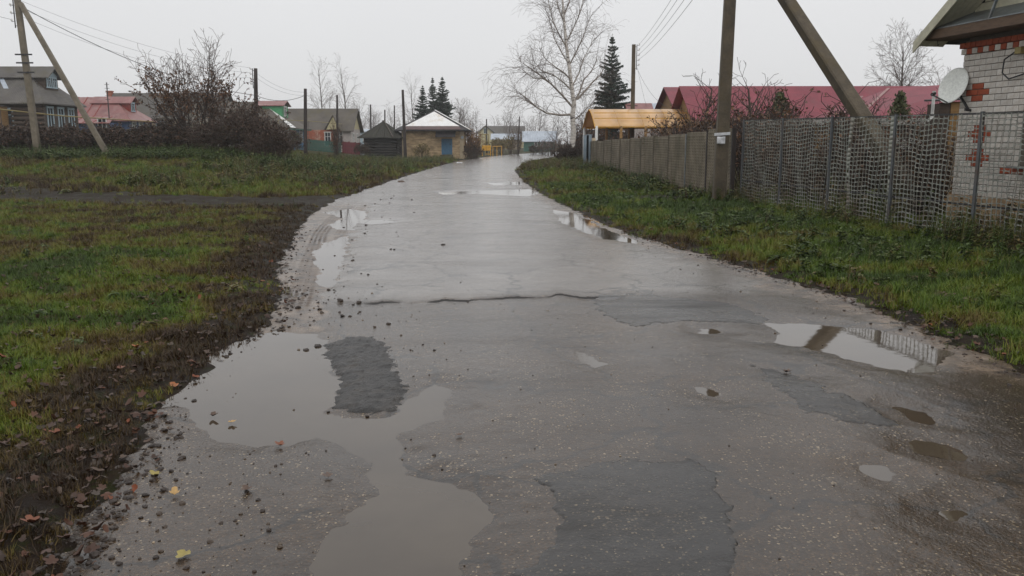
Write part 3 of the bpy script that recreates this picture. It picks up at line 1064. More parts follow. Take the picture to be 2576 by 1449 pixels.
def mesh_fence():
    L = 13.5
    start = Vector((F0.x, F0.y, 0))
    root = empty('mesh_fence', (start.x, start.y, gz(start.x, start.y)), 'tall fence of rusty perforated steel strip mesh in front of the brick house', 'fence')
    M['fence_post'] = basic('fence_post_steel', S(66, 70, 74), S(92, 96, 98), 5, .5, bs=.2, stain=S(80, 66, 56))
    M['scrap_mesh'] = basic('perforated_steel', S(122, 125, 117), S(160, 161, 151), 3, 0.55, bs=0.2, metallic=0.05, stain=S(104, 84, 66))
    up = Vector((0, 0, 1))
    npan = 6
    posts = [i * L / npan for i in range(npan + 1)]
    H = 2.17
    top = lambda s: 2.17 - .0145 * s
    for i, s in enumerate(posts):
        p = start + fdir * s
        z = gz(p.x, p.y)
        MB().obox((p.x, p.y, (top(s) + .03 + z - .25) / 2), fdir * .03, fn * .02, up * ((top(s) + .03 - z + .25) / 2)).build('post', M['fence_post'], root)
    rng = np.random.default_rng(4)
    cw, chh = 0.112, 0.080
    for i in range(npan):
        a = posts[i] + .035; b = posts[i + 1] - .035
        nc = int((b - a) / cw); nrw = int(H / chh)
        w = (b - a) / nc
        # holes punched in overlapping vertical strips: a lattice with rounded-square holes, strips slightly shifted
        V = []; F = []
        strip = 0
        zoff = 0.0
        for c in range(nc):
            if c % 6 == 0:
                zoff = rng.uniform(0, chh); strip = rng.uniform(-0.006, 0.006)
                solid = rng.random() < 0.22
            for r in range(nrw + 1):
                zc = (r + 0.5) * chh - zoff
                if zc < -0.06 or zc > H - .02:
                    continue
                s0 = a + c * w; s1 = s0 + w
                z0 = zc - chh / 2; z1 = zc + chh / 2
                j = rng.uniform(-0.007, 0.007, 4)
                lw = 0.009 if i >= 4 else 0.011
                hw = (w - lw - .002 + j[0] * .9) / 2; hh = (chh - lw + j[1] * .8) / 2
                cs = (s0 + s1) / 2 + j[2] * .5; cz = zc + j[3] * .6
                fz = lambda z: max(min(z, H), -0.1)
                o8 = [(s0, z0), (cs, z0), (s1, z0), (s1, zc), (s1, z1), (cs, z1), (s0, z1), (s0, zc)]
                i8 = [(cs - hw * .86, cz - hh * .86), (cs, cz - hh), (cs + hw * .86, cz - hh * .86), (cs + hw, cz), (cs + hw * .86, cz + hh * .86), (cs, cz + hh), (cs - hw * .86, cz + hh * .86), (cs - hw, cz)]
                base = len(V)
                wob = strip + 0.022 * math.sin(s0 * 3.1 + zc * 1.7 + zoff * 30) + 0.012 * math.sin(s0 * 9 + zc * 4)
                for (ss, z) in o8 + i8:
                    p = start + fdir * ss + fn * wob
                    V.append((p.x, p.y, fz(z + .014 * math.sin(ss * 2.3 + z * 3 + zoff * 20) + .010 * math.sin(ss * 7.1 + z * 5))))
                if solid and c % 6 == 0 and rng.random() < 0.9:
                    F.extend([(base + 0, base + 1, base + 2, base + 3), (base + 0, base + 3, base + 4, base + 7), (base + 7, base + 4, base + 5, base + 6)])
                    continue
                for q in range(8):
                    F.append((base + q, base + (q + 1) % 8, base + 8 + (q + 1) % 8, base + 8 + q))
        o0 = Vector(root.location)
        V = np.array(V)
        zs = ground_z(V[:, 0], V[:, 1])
        tops = top((V[:, 0] - start.x) * fdir.x + (V[:, 1] - start.y) * fdir.y)
        V[:, 2] = np.minimum(V[:, 2] + zs, tops)
        V -= np.array(o0)
        me = mesh_np('mesh_panel', V, [np.array(F)], False, M['scrap_mesh'])
        o = link('mesh_panel', me, root)
        so = o.modifiers.new('solid', 'SOLIDIFY'); so.thickness = 0.003
    for z in (0.52, None):
        m = MB()
        for a, b in zip(posts[:-1], posts[1:]):
            pa = start + fdir * a; pb = start + fdir * b
            m.beam((pa.x - fn.x * .03, pa.y - fn.y * .03, gz(pa.x, pa.y) + z if z else top(a)), (pb.x - fn.x * .03, pb.y - fn.y * .03, gz(pb.x, pb.y) + z if z else top(b)), .03)
        m.build('rail', M['metal_dark'], root)


mesh_fence()


def concrete_fence():
    a = Vector((F0.x - .12, F0.y + .35, 0)); b0 = G(1488, 431)
    b = Vector((b0.x, b0.y, 0))
    d = (b - a); L = d.length; d.normalize()
    n = Vector((-d.y, d.x, 0))
    if n.x > 0: n = -n
    root = empty('concrete_fence', (a.x, a.y, gz(a.x, a.y)), 'long low fence of wavy relief concrete slabs along the right verge', 'fence')
    m = bpy.data.materials.new('relief_concrete')
    t, bs = nt(m)
    v = coords(t)
    mp = N(t, 'ShaderNodeTexWave', wave_type='BANDS', bands_direction='Z', i_Scale=3.4, i_Distortion=5.0, i_Detail=2.0)
    mp.inputs['Detail Scale'].default_value = 2.2
    t.links.new(v, mp.inputs['Vector'])
    n1 = noise_n(t, v, 1.8, 6, 0.7)
    col = ramp(t, n1, [(0.3, S(78, 70, 55)), (0.55, S(110, 100, 82)), (0.75, S(132, 121, 102))])
    col = mix(t, ramp(t, noise_n(t, coords(t, (1, 1, 0.25)), 1.1, 5, 0.7), [(0.48, (0, 0, 0)), (0.7, (1, 1, 1))]), col, S(72, 66, 42))
    t.links.new(col, bs.inputs['Base Color'])
    bs.inputs['Roughness'].default_value = 0.75
    bump(t, bs, noise_n(t, v, 40, 4, 0.7), 0.3, 0.01)
    M['relief'] = m
    npan = 11
    up = Vector((0, 0, 1))
    rng = random.Random(3)
    H0 = 1.86
    for i in range(npan + 1):
        p = a + d * (L * i / npan) + n * .03
        hh = H0 - .5 * i / npan
        mt = 'metal_grey' if i == 2 else ('concrete_dark' if i > 2 else 'wood_dark')
        MB().obox((p.x, p.y, gz(p.x, p.y) + hh / 2 - .1), d * .05, n * .05, up * (hh / 2 + .1 + rng.uniform(-.03, .06))).build('post', M[mt], root)
    for i in range(npan):
        s0 = L * i / npan + .06; s1 = L * (i + 1) / npan - .06
        hh = H0 - .5 * (i + .5) / npan + rng.uniform(-.03, .03)
        # raised wavy relief: rows of undulating ribs modelled on the face
        nx, nz = (70, 150) if i < 6 else (34, 110)
        gs, gzz = np.meshgrid(np.linspace(s0, s1, nx), np.linspace(-.12, hh, nz))
        pitch = 0.088
        ph = gzz / pitch * 2 * np.pi + 1.5 * np.sin(gs * 2 * np.pi / 0.19 + i)
        amp = 0.055 * sstep(-.05, .15, gzz) * sstep(hh, hh - .1, gzz)
        rel = amp * (np.abs(np.cos(ph / 2)) ** .6 - .6)
        X = a.x + d.x * gs + n.x * (rel + .0); Yv = a.y + d.y * gs + n.y * rel
        base = gz(*(a + d * ((s0 + s1) / 2))[:2])
        Z = gzz + base
        o0 = Vector(root.location)
        me = grid_mesh('slab', X - o0.x, Yv - o0.y, Z - o0.z, M['relief'], smooth=False)
        o = link('slab', me, root)
        so = o.modifiers.new('solid', 'SOLIDIFY'); so.thickness = 0.05
    return a, d, L, n


CF = concrete_fence()


# ------------------------------------------------------------------ poles and wires
def concrete_shaft(mb, a, b, w0, w1):
    a, b = Vector(a), Vector(b)
    d = (b - a).normalized()
    s = Vector((0, 0, 1)).cross(d) if abs(d.z) < .98 else Vector((1, 0, 0))
    s = (Vector((1, 0, 0)) - d * d.x).normalized()
    u = d.cross(s)
    sec = [(-.5, -.42), (-.38, -.5), (.38, -.5), (.5, -.42), (.4, .5), (-.4, .5)]
    va = [a + s * x * w0 + u * y * w0 for x, y in sec]
    vb = [b + s * x * w1 + u * y * w1 for x, y in sec]
    n = len(sec)
    mb.add(va + vb, [tuple(range(n - 1, -1, -1)), tuple(range(n, 2 * n))] + [(i, (i + 1) % n, n + (i + 1) % n, n + i) for i in range(n)])
    return mb


def bracket(root, top, drop, n, side, mat):
    """vertical steel channel with hook insulators beside the pole top; returns the insulator points"""
    side = Vector(side)
    c = Vector(top) + side * .22
    MB().box(c.x - .02, c.x + .02, c.y - .02, c.y + .02, c.z - drop, c.z).build('bracket', M['metal_dark'], root)
    m = MB()
    m.beam(Vector(top) - Vector((0, 0, .15)), c - Vector((0, 0, .15)), .03)
    m.beam(Vector(top) - Vector((0, 0, drop - .1)), c - Vector((0, 0, drop - .1)), .03)
    m.build('bracket_arm', M['metal_dark'], root)
    pts = []
    for i in range(n):
        z = c.z - drop * (i + .1) / n
        h = Vector((c.x, c.y, z)) + side * .16
        MB().tube([Vector((c.x, c.y, z)), Vector((c.x, c.y, z)) + side * .15 - Vector((0, 0, .04)), h], .012, 5).build('hook', M['metal_dark'], root)
        MB().tube([h, h + Vector((0, 0, .05)), h + Vector((0, 0, .11))], [.045, .05, .02], 8).build('insulator', M['porcelain'], root)
        pts.append(h + Vector((0, 0, .07)))
    return pts


def wire(a, b, sag, label, r=0.009, mat='wire', group='overhead wires', name='overhead_wire'):
    a, b = Vector(a), Vector(b)
    pts = []
    n = 14
    for i in range(n + 1):
        t = i / n
        p = a.lerp(b, t)
        p.z -= sag * 4 * t * (1 - t)
        pts.append(p)
    o0 = Vector(a)
    m = MB().tube([p - o0 for p in pts], r, 5)
    o = m.build(name, M[mat])
    o.location = o0
    return tag(o, label, 'wire', group)


def wood_pole(ox, oybase, oytop, Y, label, r=0.11, lean=0, mat='wood_dark', z=None, strut=None):
    b = P(ox, oybase, Y)
    t = P(ox + lean, oytop, Y)
    b.z = gz(b.x, b.y) - .2
    root = empty('utility_pole', (b.x, b.y, b.z + .2), label, 'pole', 'wooden utility poles')
    m = MB()
    n = 6
    m.tube([b.lerp(t, i / n) for i in range(n + 1)], [r * (1.1 - .3 * i / n) for i in range(n + 1)], 9)
    m.build('shaft', M[mat], root, smooth=True)
    if strut:
        s = P(strut, oybase, Y)
        s.z = gz(s.x, s.y) - .2
        MB().tube([s, b.lerp(t, .62)], [r * .9, r * .7], 8).build('strut', M[mat], root, smooth=True)
    return root, t


# right roadside pole with its brace behind the mesh fence
pb = G(1806, 518)
tp = P(1846, -200, pb.y + .1)
rp = empty('utility_pole', (pb.x, pb.y, gz(pb.x, pb.y)), 'thick concrete pole with a paper notice on the right verge and a slanting brace', 'pole', 'concrete utility poles')
concrete_shaft(MB(), (pb.x, pb.y, gz(pb.x, pb.y) - .3), tp, .33, .26).build('shaft', M['concrete_dark'], rp)
st0 = P(2172, 300, 18.6)
st1 = P(1978, 0, 20.8)
dd = (st1 - st0).normalized()
foot = st0 - dd * ((st0.z + .2) / dd.z)
hd = st1 + dd * ((tp.z - .5 - st1.z) / dd.z)
concrete_shaft(MB(), foot, hd, .33, .26).build('strut', M['concrete_dark'], rp)
pn = P(1814, 353, pb.y - .22)
o = MB()
nn = 5
for i in range(nn):
    for j in range(nn):
        pass
gx, gy = np.meshgrid(np.linspace(-.105, .105, 7), np.linspace(-.09, .09, 7))
me = grid_mesh('notice', gx + pn.x + .01 * gy, gx * 0 + pn.y + .012 * np.sin(gx * 30) * np.cos(gy * 22), gy + pn.z - .004 * np.cos(gx * 40), M['paper'], smooth=True)
no = link('paper_notice', me)
tag(no, 'white paper notice stuck on the concrete pole at the right', 'notice')
so = no.modifiers.new('solid', 'SOLIDIFY'); so.thickness = .002
bz = P(1812, 337, pb.y).z
MB().obox((pb.x + .03, pb.y - .005, bz), (.165, 0, .012), (0, .16, 0), (0, 0, .035)).build('tape_band', M['paper'], rp)
bp_r = bracket(rp, tp, 1.5, 4, (-1, 0, 0), 'metal_dark')

# pole beyond the canopy
fb = P(1588, 440, 56); ft = P(1594, 112, 56)
fb.z = gz(fb.x, fb.y)
fp = empty('utility_pole', tuple(fb), 'brown concrete pole with hook insulators behind the yellow canopy', 'pole', 'concrete utility poles')
concrete_shaft(MB(), fb - Vector((0, 0, .3)), ft, .30, .24).build('shaft', M['concrete_dark'], fp)
bp_f = bracket(fp, ft, 1.6, 5, (1, 0, 0), 'metal_dark')
for z in (1.9, 2.5):
    c = ft - Vector((0, 0, 5.2 - z + 1.2))
    MB().beam(c - Vector((.35, 0, 0)), c + Vector((.35, 0, 0)), .05).build('crossarm', M['metal_dark'], fp)
for i in range(4):
    wire(bp_f[i], bp_r[i], .25, ['topmost', 'second highest', 'third highest', 'lowest'][i] + ' of four thin wires from the canopy pole to the near right pole', r=.008, group='wires over the right verge')
hz = on_plane(2562, 60, HW(1.62, .62, 0), (1, 0, 0))
wire(bp_f[4] - Vector((.1, 0, .3)), P(1680, 270, 46), .4, 'slack service wire dropping from the canopy pole to the shrubs', r=.008, mat='cable', group='service drops')
wire(bp_f[4] - Vector((.1, 0, .2)), P(1626, 268, 60), .1, 'steep thin service wire beside the canopy pole', r=.006, mat='cable', group='service drops')

# left concrete pole with brace
lb = P(97, 392, 43); lt = P(42, -14, 43)
lb.z = gz(lb.x, lb.y)
lp = empty('utility_pole', tuple(lb), 'grey concrete pole with a slanting brace at the far left field edge', 'pole', 'concrete utility poles')
concrete_shaft(MB(), lb - Vector((0, 0, .3)), lt, .30, .25).build('shaft', M['concrete'], lp)
s0 = P(282, 392, 42); s0.z = gz(s0.x, s0.y) - .3
s1 = P(52, 8, 42.9)
concrete_shaft(MB(), s0, s1, .26, .22).build('strut', M['concrete'], lp)
bp_l = bracket(lp, lt - Vector((.0, 0, .1)), 1.5, 4, (-1, 0, 0), 'metal_dark')
for oy in (137, 158, 182):
    c = P(62 - (158 - oy) * .14, oy, 42.85)
    MB().beam(c - Vector((.42, 0, 0)), c + Vector((.42, 0, 0)), .06, .07).build('crossarm', M['metal_dark'], lp)

poles = {}
for key, args in {
    'a': (645, 385, 172, 57, 'dark wooden pole with side insulators behind the bare thicket', .15, -2),
    'b': (768, 392, 223, 58, 'dark wooden pole standing beside the green eaved house', .13, 0),
    'c': (848, 372, 239, 85, 'slim grey pole in front of the long grey roof', .12, 0),
    'd': (933, 372, 263, 108, 'slim pole with insulators left of the mossy log shed', .12, -1),
    'e': (968, 380, 276, 95, 'thin dark pole rising behind the peak of the log shed', .10, 0),
    'g': (1020, 398, 226, 82, 'tall bare pole leaning between log shed and stone shed', .15, -7),
    'h': (1224, 365, 299, 130, 'thin far pole in front of the cream gabled house', .11, 0),
    'i': (1303, 362, 293, 128, 'thin far pole beside the dark conical tree', .11, 4),
}.items():
    poles[key] = wood_pole(*args)
poles['f'] = wood_pole(992, 378, 265, 112, 'thin pole with a side strut behind the log shed', .10, 0, strut=968)
for key, n in (('a', 4), ('d', 3)):
    r, t = poles[key]
    poles[key] = (r, t, bracket(r, t, 1.3, n, (-1, 0, 0), 'metal_dark'))
tl = Vector(lt)
wa = poles['a'][2]
for i in range(3):
    wire(bp_l[i], wa[i], .5 + .1 * i, ['topmost', 'middle', 'lowest'][i] + ' faint power line strung from the braced left pole over the thicket', r=.007, group='left power lines')
wire(P(60, 20, 43.1), P(643, 240, 57), .7, 'thick sagging cable strung from the braced left pole', r=.018, mat='cable', group='left cables')
wire(P(643, 240, 57), P(767, 240, 58), .35, 'sagging cable between the two dark wooden poles', r=.016, mat='cable', group='left cables')
for i in range(2):
    wire(wa[i], P(767, 232 + 8 * i, 58), .4, ['upper', 'lower'][i] + ' thin wire between the two dark wooden poles', r=.007, group='wires between dark poles')
wire(P(768, 236, 58), P(848, 268, 85), .3, 'wire from the dark pole towards the long grey roof', r=.008)
for i, oy in enumerate((238, 262)):
    wire(P(932, oy + 26, 108), P(1016, oy, 82), .5, ['upper', 'lower'][i] + ' thin wire between the slim pole and the tall bare pole', r=.006, group='wires over the log shed')
wire(P(1016, 240, 82), P(1303, 296, 128), .8, 'faint wire crossing from the bare pole past the spruces', r=.006)
wire(bp_l[3], P(-260, -60, 40), .2, 'short wire leaving the braced pole towards the left frame edge', r=.008, mat='cable')
# ------------------------------------------------------------------ buildings
def slate(name, c1, c2, moss=None, pitch=14.0, rough=0.75, axis='X'):
    """corrugated asbestos-cement or metal roofing: real colour wear, fine wave relief"""
    m = bpy.data.materials.new(name)
    t, b = nt(m)
    v = coords(t)
    n1 = noise_n(t, v, 0.9, 6, 0.7)
    col = ramp(t, n1, [(0.3, c1), (0.7, c2)])
    col = mult(t, 0.6, col, ramp(t, noise_n(t, v, 12, 4, 0.7), [(0.3, (0.6, 0.6, 0.6)), (0.7, (1.15, 1.15, 1.15))]))
    if moss:
        col = mix(t, ramp(t, noise_n(t, v, 0.6, 6, 0.75), [(0.5, (0, 0, 0)), (0.68, (1, 1, 1))]), col, moss)
    t.links.new(col, b.inputs['Base Color'])
    b.inputs['Roughness'].default_value = rough
    w = N(t, 'ShaderNodeTexWave', wave_type='BANDS', bands_direction=axis, i_Scale=pitch / 6.283, i_Distortion=0.0)
    t.links.new(v, w.inputs['Vector'])
    n0 = bump(t, b, w.outputs['Fac'], 0.6, 0.03)
    bump(t, b, noise_n(t, v, 20, 3, 0.6), 0.2, 0.01, n0)
    return m


M['slate_grey'] = slate('grey_slate', S(74, 71, 69), S(102, 98, 93), S(80, 75, 60))
M['slate_brown'] = slate('brown_grey_slate', S(76, 71, 65), S(102, 95, 86), S(84, 77, 54))
M['red_sheet'] = slate('faded_red_sheet', S(118, 74, 72), S(148, 96, 92), S(146, 116, 110), pitch=3, rough=0.45)
M['maroon_sheet'] = slate('maroon_profiled_sheet', S(110, 26, 44), S(142, 42, 60), S(112, 46, 54), pitch=30, rough=0.55)
M['white_sheet'] = slate('white_zinc_sheet', S(226, 226, 224), S(242, 242, 240), S(204, 194, 180), pitch=4, rough=0.45)
M['blue_sheet'] = slate('pale_zinc_sheet', S(150, 160, 172), S(186, 194, 204), None, pitch=6, rough=0.4)
M['dark_felt'] = basic('dark_roof_felt', S(36, 36, 40), S(58, 56, 58), 3, 0.6, bs=0.3, stain=S(70, 60, 58))
M['log_brown'] = basic('dark_log_wall', S(54, 44, 38), S(84, 70, 58), 3, 0.8, stretch=(1, 1, 5), bs=0.5, rand=0.2)
M['ochre_board'] = basic('ochre_boards', S(128, 98, 58), S(160, 124, 76), 3, 0.8, stretch=(1, 1, 5), bs=0.4, stain=S(96, 76, 50))
M['blue_board'] = basic('blue_painted_boards', S(50, 72, 108), S(70, 94, 130), 3, 0.7, stretch=(5, 5, 1), bs=0.3)
M['blue_light'] = basic('light_blue_boards', S(62, 106, 140), S(84, 130, 162), 3, 0.7, stretch=(5, 5, 1), bs=0.3)
M['green_paint'] = basic('green_boards', S(56, 128, 86), S(76, 150, 104), 3, 0.7, stretch=(5, 5, 1), bs=0.3)
M['green_dark'] = basic('dark_green_boards', S(38, 84, 74), S(56, 106, 94), 3, 0.7, stretch=(5, 5, 1), bs=0.3)
M['red_board'] = basic('red_boards', S(126, 46, 38), S(150, 60, 48), 3, 0.7, bs=0.3)
M['pale_blue'] = basic('pale_blue_trim', S(150, 172, 184), S(182, 198, 206), 5, 0.6, bs=0.2)
M['cream'] = basic('cream_boards', S(176, 166, 128), S(200, 190, 152), 2, 0.7, stretch=(5, 5, 1), bs=0.2)
M['white_brick_far'] = basic('far_white_brick', S(160, 152, 148), S(190, 182, 178), 2, 0.8, bs=0.3)
M['orange_brick'] = basic('far_orange_brick', S(140, 74, 52), S(172, 98, 70), 2.5, 0.8, bs=0.3, stain=S(190, 176, 160))
M['tan_wall'] = basic('tan_wall', S(150, 136, 112), S(176, 160, 136), 2, 0.8, bs=0.3)
M['sandstone'] = basic('old_limestone', S(150, 128, 98), S(200, 176, 140), 1.6, 0.9, stretch=(1, 1, 3.2), bs=0.8, bscale=5, bdist=0.08, stain=S(100, 86, 68), rand=.5)
M['maroon_fence'] = basic('maroon_fence_sheet', S(92, 28, 38), S(114, 38, 48), 3, 0.45, bs=0.1)
M['yellow_paint'] = basic('yellow_paint', S(206, 150, 36), S(226, 170, 52), 6, 0.5, bs=0.2, stain=S(176, 128, 44))
M['rust_band'] = basic('rusty_band', S(74, 56, 56), S(98, 74, 70), 3, .6, bs=.2)
M['moss_planks'] = basic('mossy_planks', S(38, 36, 31), S(58, 55, 47), 4, 0.85, stretch=(5, 5, .6), bs=0.6, stain=S(46, 52, 28), rand=.35)


def win_x(root, X, y0, y1, z0, z1, fm='pale_blue', bars=1):
    """window in a wall that faces +X"""
    f = MB()
    w = .10
    f.box(X, X + .06, y0, y0 + w, z0, z1).box(X, X + .06, y1 - w, y1, z0, z1)
    f.box(X, X + .07, y0 - .06, y1 + .06, z1, z1 + .16).box(X, X + .08, y0 - .06, y1 + .06, z0 - .1, z0)
    f.box(X, X + .05, (y0 + y1) / 2 - .03, (y0 + y1) / 2 + .03, z0, z1)
    f.box(X, X + .05, y0 + w, y1 - w, z0 + (z1 - z0) * .68, z0 + (z1 - z0) * .68 + .05)
    o = f.build('window', M[fm], root)
    MB().box(X - .02, X + .02, y0 + w, y1 - w, z0 + .005, z1 - .005).build('pane', M['glass_dark'], o)
    return o


def win_y(root, Y, x0, x1, z0, z1, fm='pale_blue'):
    """window in a wall that faces -Y (towards the camera)"""
    f = MB()
    w = .10
    f.box(x0, x0 + w, Y - .06, Y, z0, z1).box(x1 - w, x1, Y - .06, Y, z0, z1)
    f.box(x0 - .06, x1 + .06, Y - .07, Y, z1, z1 + .14).box(x0 - .06, x1 + .06, Y - .08, Y, z0 - .1, z0)
    f.box((x0 + x1) / 2 - .03, (x0 + x1) / 2 + .03, Y - .05, Y, z0, z1)
    f.box(x0 + w, x1 - w, Y - .05, Y, z0 + (z1 - z0) * .68, z0 + (z1 - z0) * .68 + .05)
    o = f.build('window', M[fm], root)
    MB().box(x0 + w, x1 - w, Y - .02, Y + .02, z0 + .005, z1 - .005).build('pane', M['glass_dark'], o)
    return o


def gable_roof_x(x0, x1, y0, y1, ze, zr, ov=.45, th=.09, hip=0.0, hip0=0.0):
    """ridge along X; hip / hip0 = inset of the ridge at the +X / -X end"""
    ym = (y0 + y1) / 2
    drop = (zr - ze) / (ym - y0) * ov
    a = x0 - ov; b = x1 + ov
    ya, yb, ze = y0 - ov, y1 + ov, ze - drop
    r0 = (a + hip0, ym, zr); r1 = (b - hip, ym, zr)
    m = MB()
    up = (0, 0, th)
    m.slab([(a, ya, ze), (b, ya, ze), r1, r0], up)
    m.slab([(b, yb, ze), (a, yb, ze), r0, r1], up)
    if hip:
        m.slab([(b, ya, ze), (b, yb, ze), r1], up)
    if hip0:
        m.slab([(a, yb, ze), (a, ya, ze), r0], up)
    return m


def house_shell(root, x0, x1, y0, y1, zg, ze, wall, zr=None, gable=None, name='wall'):
    m = MB().box(x0, x1, y0, y1, zg - .4, ze)
    o = m.build(name, M[wall], root)
    if gable:
        ym = (y0 + y1) / 2
        for X, th in ((x1 - .02, -.12), (x0 + .02, .12)):
            MB().slab([(X, y0 + .02, ze), (X, y1 - .02, ze), (X, ym, zr - .02)], (th, 0, 0)).build('gable', M[gable], root)
    return o


# 1: dark log house with dormer, far left
y0, y1 = 67.5, 73.0
x1 = P(103, 250, y0).x; x0 = x1 - 12
zg = gz(x1, y0)
ze = P(103, 246, y0).z; zr = P(100, 172, (y0 + y1) / 2).z
h = empty('log_house', (x1, y0, zg), 'dark log house with grey roof, dormer and pale blue windows at far left', 'house')
house_shell(h, x0, x1, y0, y1, zg, ze, 'log_brown')
for k in range(9):
    z = zg + .5 + k * .36
    if z < ze - .1:
        MB().tube([(x1 - 2.4, y0 - .02, z), (x1 + .18, y0 - .02, z)], .16, 8).build('log', M['log_brown'], h)
rf = gable_roof_x(x0, x1, y0, y1, ze, zr, .55, .1, hip=2.9).build('roof', M['slate_grey'], h)
for k in range(3):
    ya = y0 + .65 + k * 1.62
    win_x(h, x1, ya, ya + .95, zg + 1.55, zg + 3.15)
win_y(h, y0, x1 - 4.6, x1 - 3.4, zg + 1.6, zg + 3.0)
win_y(h, y0, x1 - 3.3, x1 - 2.3, zg + 1.6, zg + 3.0)
# dormer facing the road
ym = (y0 + y1) / 2
dx1 = x1 - .55
MB().box(dx1 - 3, dx1, ym - 1.0, ym + 1.0, ze + .5, zr - .62).build('dormer', M['log_brown'], h)
MB().slab([(dx1 - .02, ym - 1.0, zr - .62), (dx1 - .02, ym + 1.0, zr - .62), (dx1 - .02, ym, zr - .05)], (.04, 0, 0)).build('dormer_gable', M['pale_blue'], h)
gable_roof_x(dx1 - 5, dx1 + .2, ym - 1.0, ym + 1.0, zr - .62, zr + .08, .35, .08).build('dormer_roof', M['slate_grey'], h)
win_x(h, dx1 + .01, ym - .75, ym - .1, ze + 1.0, zr - .8)
win_x(h, dx1 + .01, ym + .1, ym + .75, ze + 1.0, zr - .8)
MB().slab([(x1 - 3.3, y0 + .75, ze + .72), (x1 - 2.9, y0 + .75, ze + .72), (x1 - 4.1, y0 + 2.0, ze + 1.98), (x1 - 4.5, y0 + 2.0, ze + 1.98)], (0, -.04, .05)).build('flashing', M['blue_sheet'], h)
MB().box(x1 - 6, x1 - 2.6, y0 - 1.3, y0 - .02, ze - .7, ze - .62).build('porch_roof', M['slate_grey'], h)
MB().box(x1 - 6, x1 - 2.7, y0 - 1.2, y0 - .05, zg, ze - .7).build('porch', M['ochre_board'], h)
win_y(h, y0 - 1.2, x1 - 3.9, x1 - 2.9, zg + 1.4, zg + 2.9)

# 2: blue house under a faded red roof
y0, y1 = 82.4, 87.6
x1 = P(324, 300, y0).x; x0 = x1 - 9
zg = gz(x1, y0)
ze = P(324, 296, y0).z; zr = P(270, 246, (y0 + y1) / 2).z
h = empty('blue_house', (x1, y0, zg), 'low blue house with faded red seamed metal roof and small dormer', 'house')
house_shell(h, x0, x1, y0, y1, zg, ze, 'blue_board')
rf = gable_roof_x(x0, x1, y0, y1, ze, zr, .45, .07, hip=3.0, hip0=.6).build('roof', M['red_sheet'], h)
ym = (y0 + y1) / 2
for k in range(11):
    xa = x0 + .2 + k * .9
    xb = xa + .12
    if xa < x1 - 2.6:
        MB().beam((xa, y0 - .38, ze - .30 + .07), (xb, ym, zr + .075), .06, .07).build('seam', M['red_board'], rf)
for k in range(3):
    win_x(h, x1, y0 + .55 + k * 1.55, y0 + 1.45 + k * 1.55, zg + 1.4, ze - .45, 'white_paint')
dx1 = x1 - .7
MB().box(dx1 - 2.4, dx1, ym - .8, ym + .8, ze + .45, zr - .45).build('dormer', M['red_board'], h)
gable_roof_x(dx1 - 3.5, dx1 + .1, ym - .8, ym + .8, zr - .45, zr + .06, .25, .06).build('dormer_roof', M['red_sheet'], h)
win_x(h, dx1 + .01, ym - .4, ym + .4, ze + .75, zr - .6, 'pale_blue')
# lean-to porch on the side
MB().box(x0, x1 - .9, y0 - 2.2, y0 - .02, zg - .3, ze - .55).build('porch', M['blue_board'], h)
MB().slab([(x0 - .2, y0 - 2.5, ze - .62), (x1 - .7, y0 - 2.5, ze - .62), (x1 - 1.2, y0 - .35, ze + .05), (x0 - .2, y0 - .35, ze + .05)], (0, 0, .06)).build('porch_roof', M['red_sheet'], h)
win_y(h, y0 - 2.2, x1 - 2.0, x1 - 1.1, zg + 1.3, zg + 2.5, 'white_paint')
win_y(h, y0 - 2.2, x1 - 5.0, x1 - 4.2, zg + 1.3, zg + 2.5, 'white_paint')
for k in range(9):
    xa = x0 + .3 + k * .9
    if xa < x1 - 1.3:
        MB().beam((xa, y0 - 2.45, ze - .53), (xa + .12, y0 - .4, ze + .1), .05, .05).build('porch_seam', M['red_board'], h)
# aerial mast by the red roof
ap = P(300, 212, 84); ab = P(306, 300, 84)
am = empty('aerial_mast', (ab.x, ab.y - 2.6, gz(ab.x, ab.y)), 'thin television aerial mast standing by the faded red roof', 'aerial')
MB().tube([(ab.x, ab.y - 2.6, gz(ab.x, ab.y) - .2), (ap.x, ap.y - 2.6, ap.z)], .05, 6).build('mast', M['metal_dark'], am)
for k in range(5):
    MB().beam((ap.x - .22, ap.y - 2.6, ap.z - .2 - .35 * k), (ap.x + .22, ap.y - 2.6, ap.z - .2 - .35 * k), .035).build('element', M['metal_dark'], am)

# 3: long grey roof behind with a brick chimney
y0, y1 = 103, 110
x0 = P(262, 240, y0).x; x1 = P(545, 240, y0).x
zg = gz(x1, y0)
ze = P(400, 292, y0).z; zr = P(400, 236, 106.5).z
h = empty('long_house', (x1, y0, zg), 'house with a long plain grey slate roof behind the bare thicket', 'house')
house_shell(h, x0, x1, y0, y1, zg, ze, 'tan_wall', zr, 'tan_wall')
gable_roof_x(x0, x1, y0, y1, ze, zr, .5, .1).build('roof', M['slate_grey'], h)
cp = P(272, 238, 106)
MB().box(cp.x - .3, cp.x + .3, 106.2, 106.8, zr - .6, zr + .25).box(cp.x - .36, cp.x + .36, 106.14, 106.86, zr + .25, zr + .36).build('chimney', M['orange_brick'], h)
for k in range(4):
    win_y(h, y0, x1 - 2.4 - k * 2.6, x1 - 1.3 - k * 2.6, zg + 1.4, zg + 2.8)

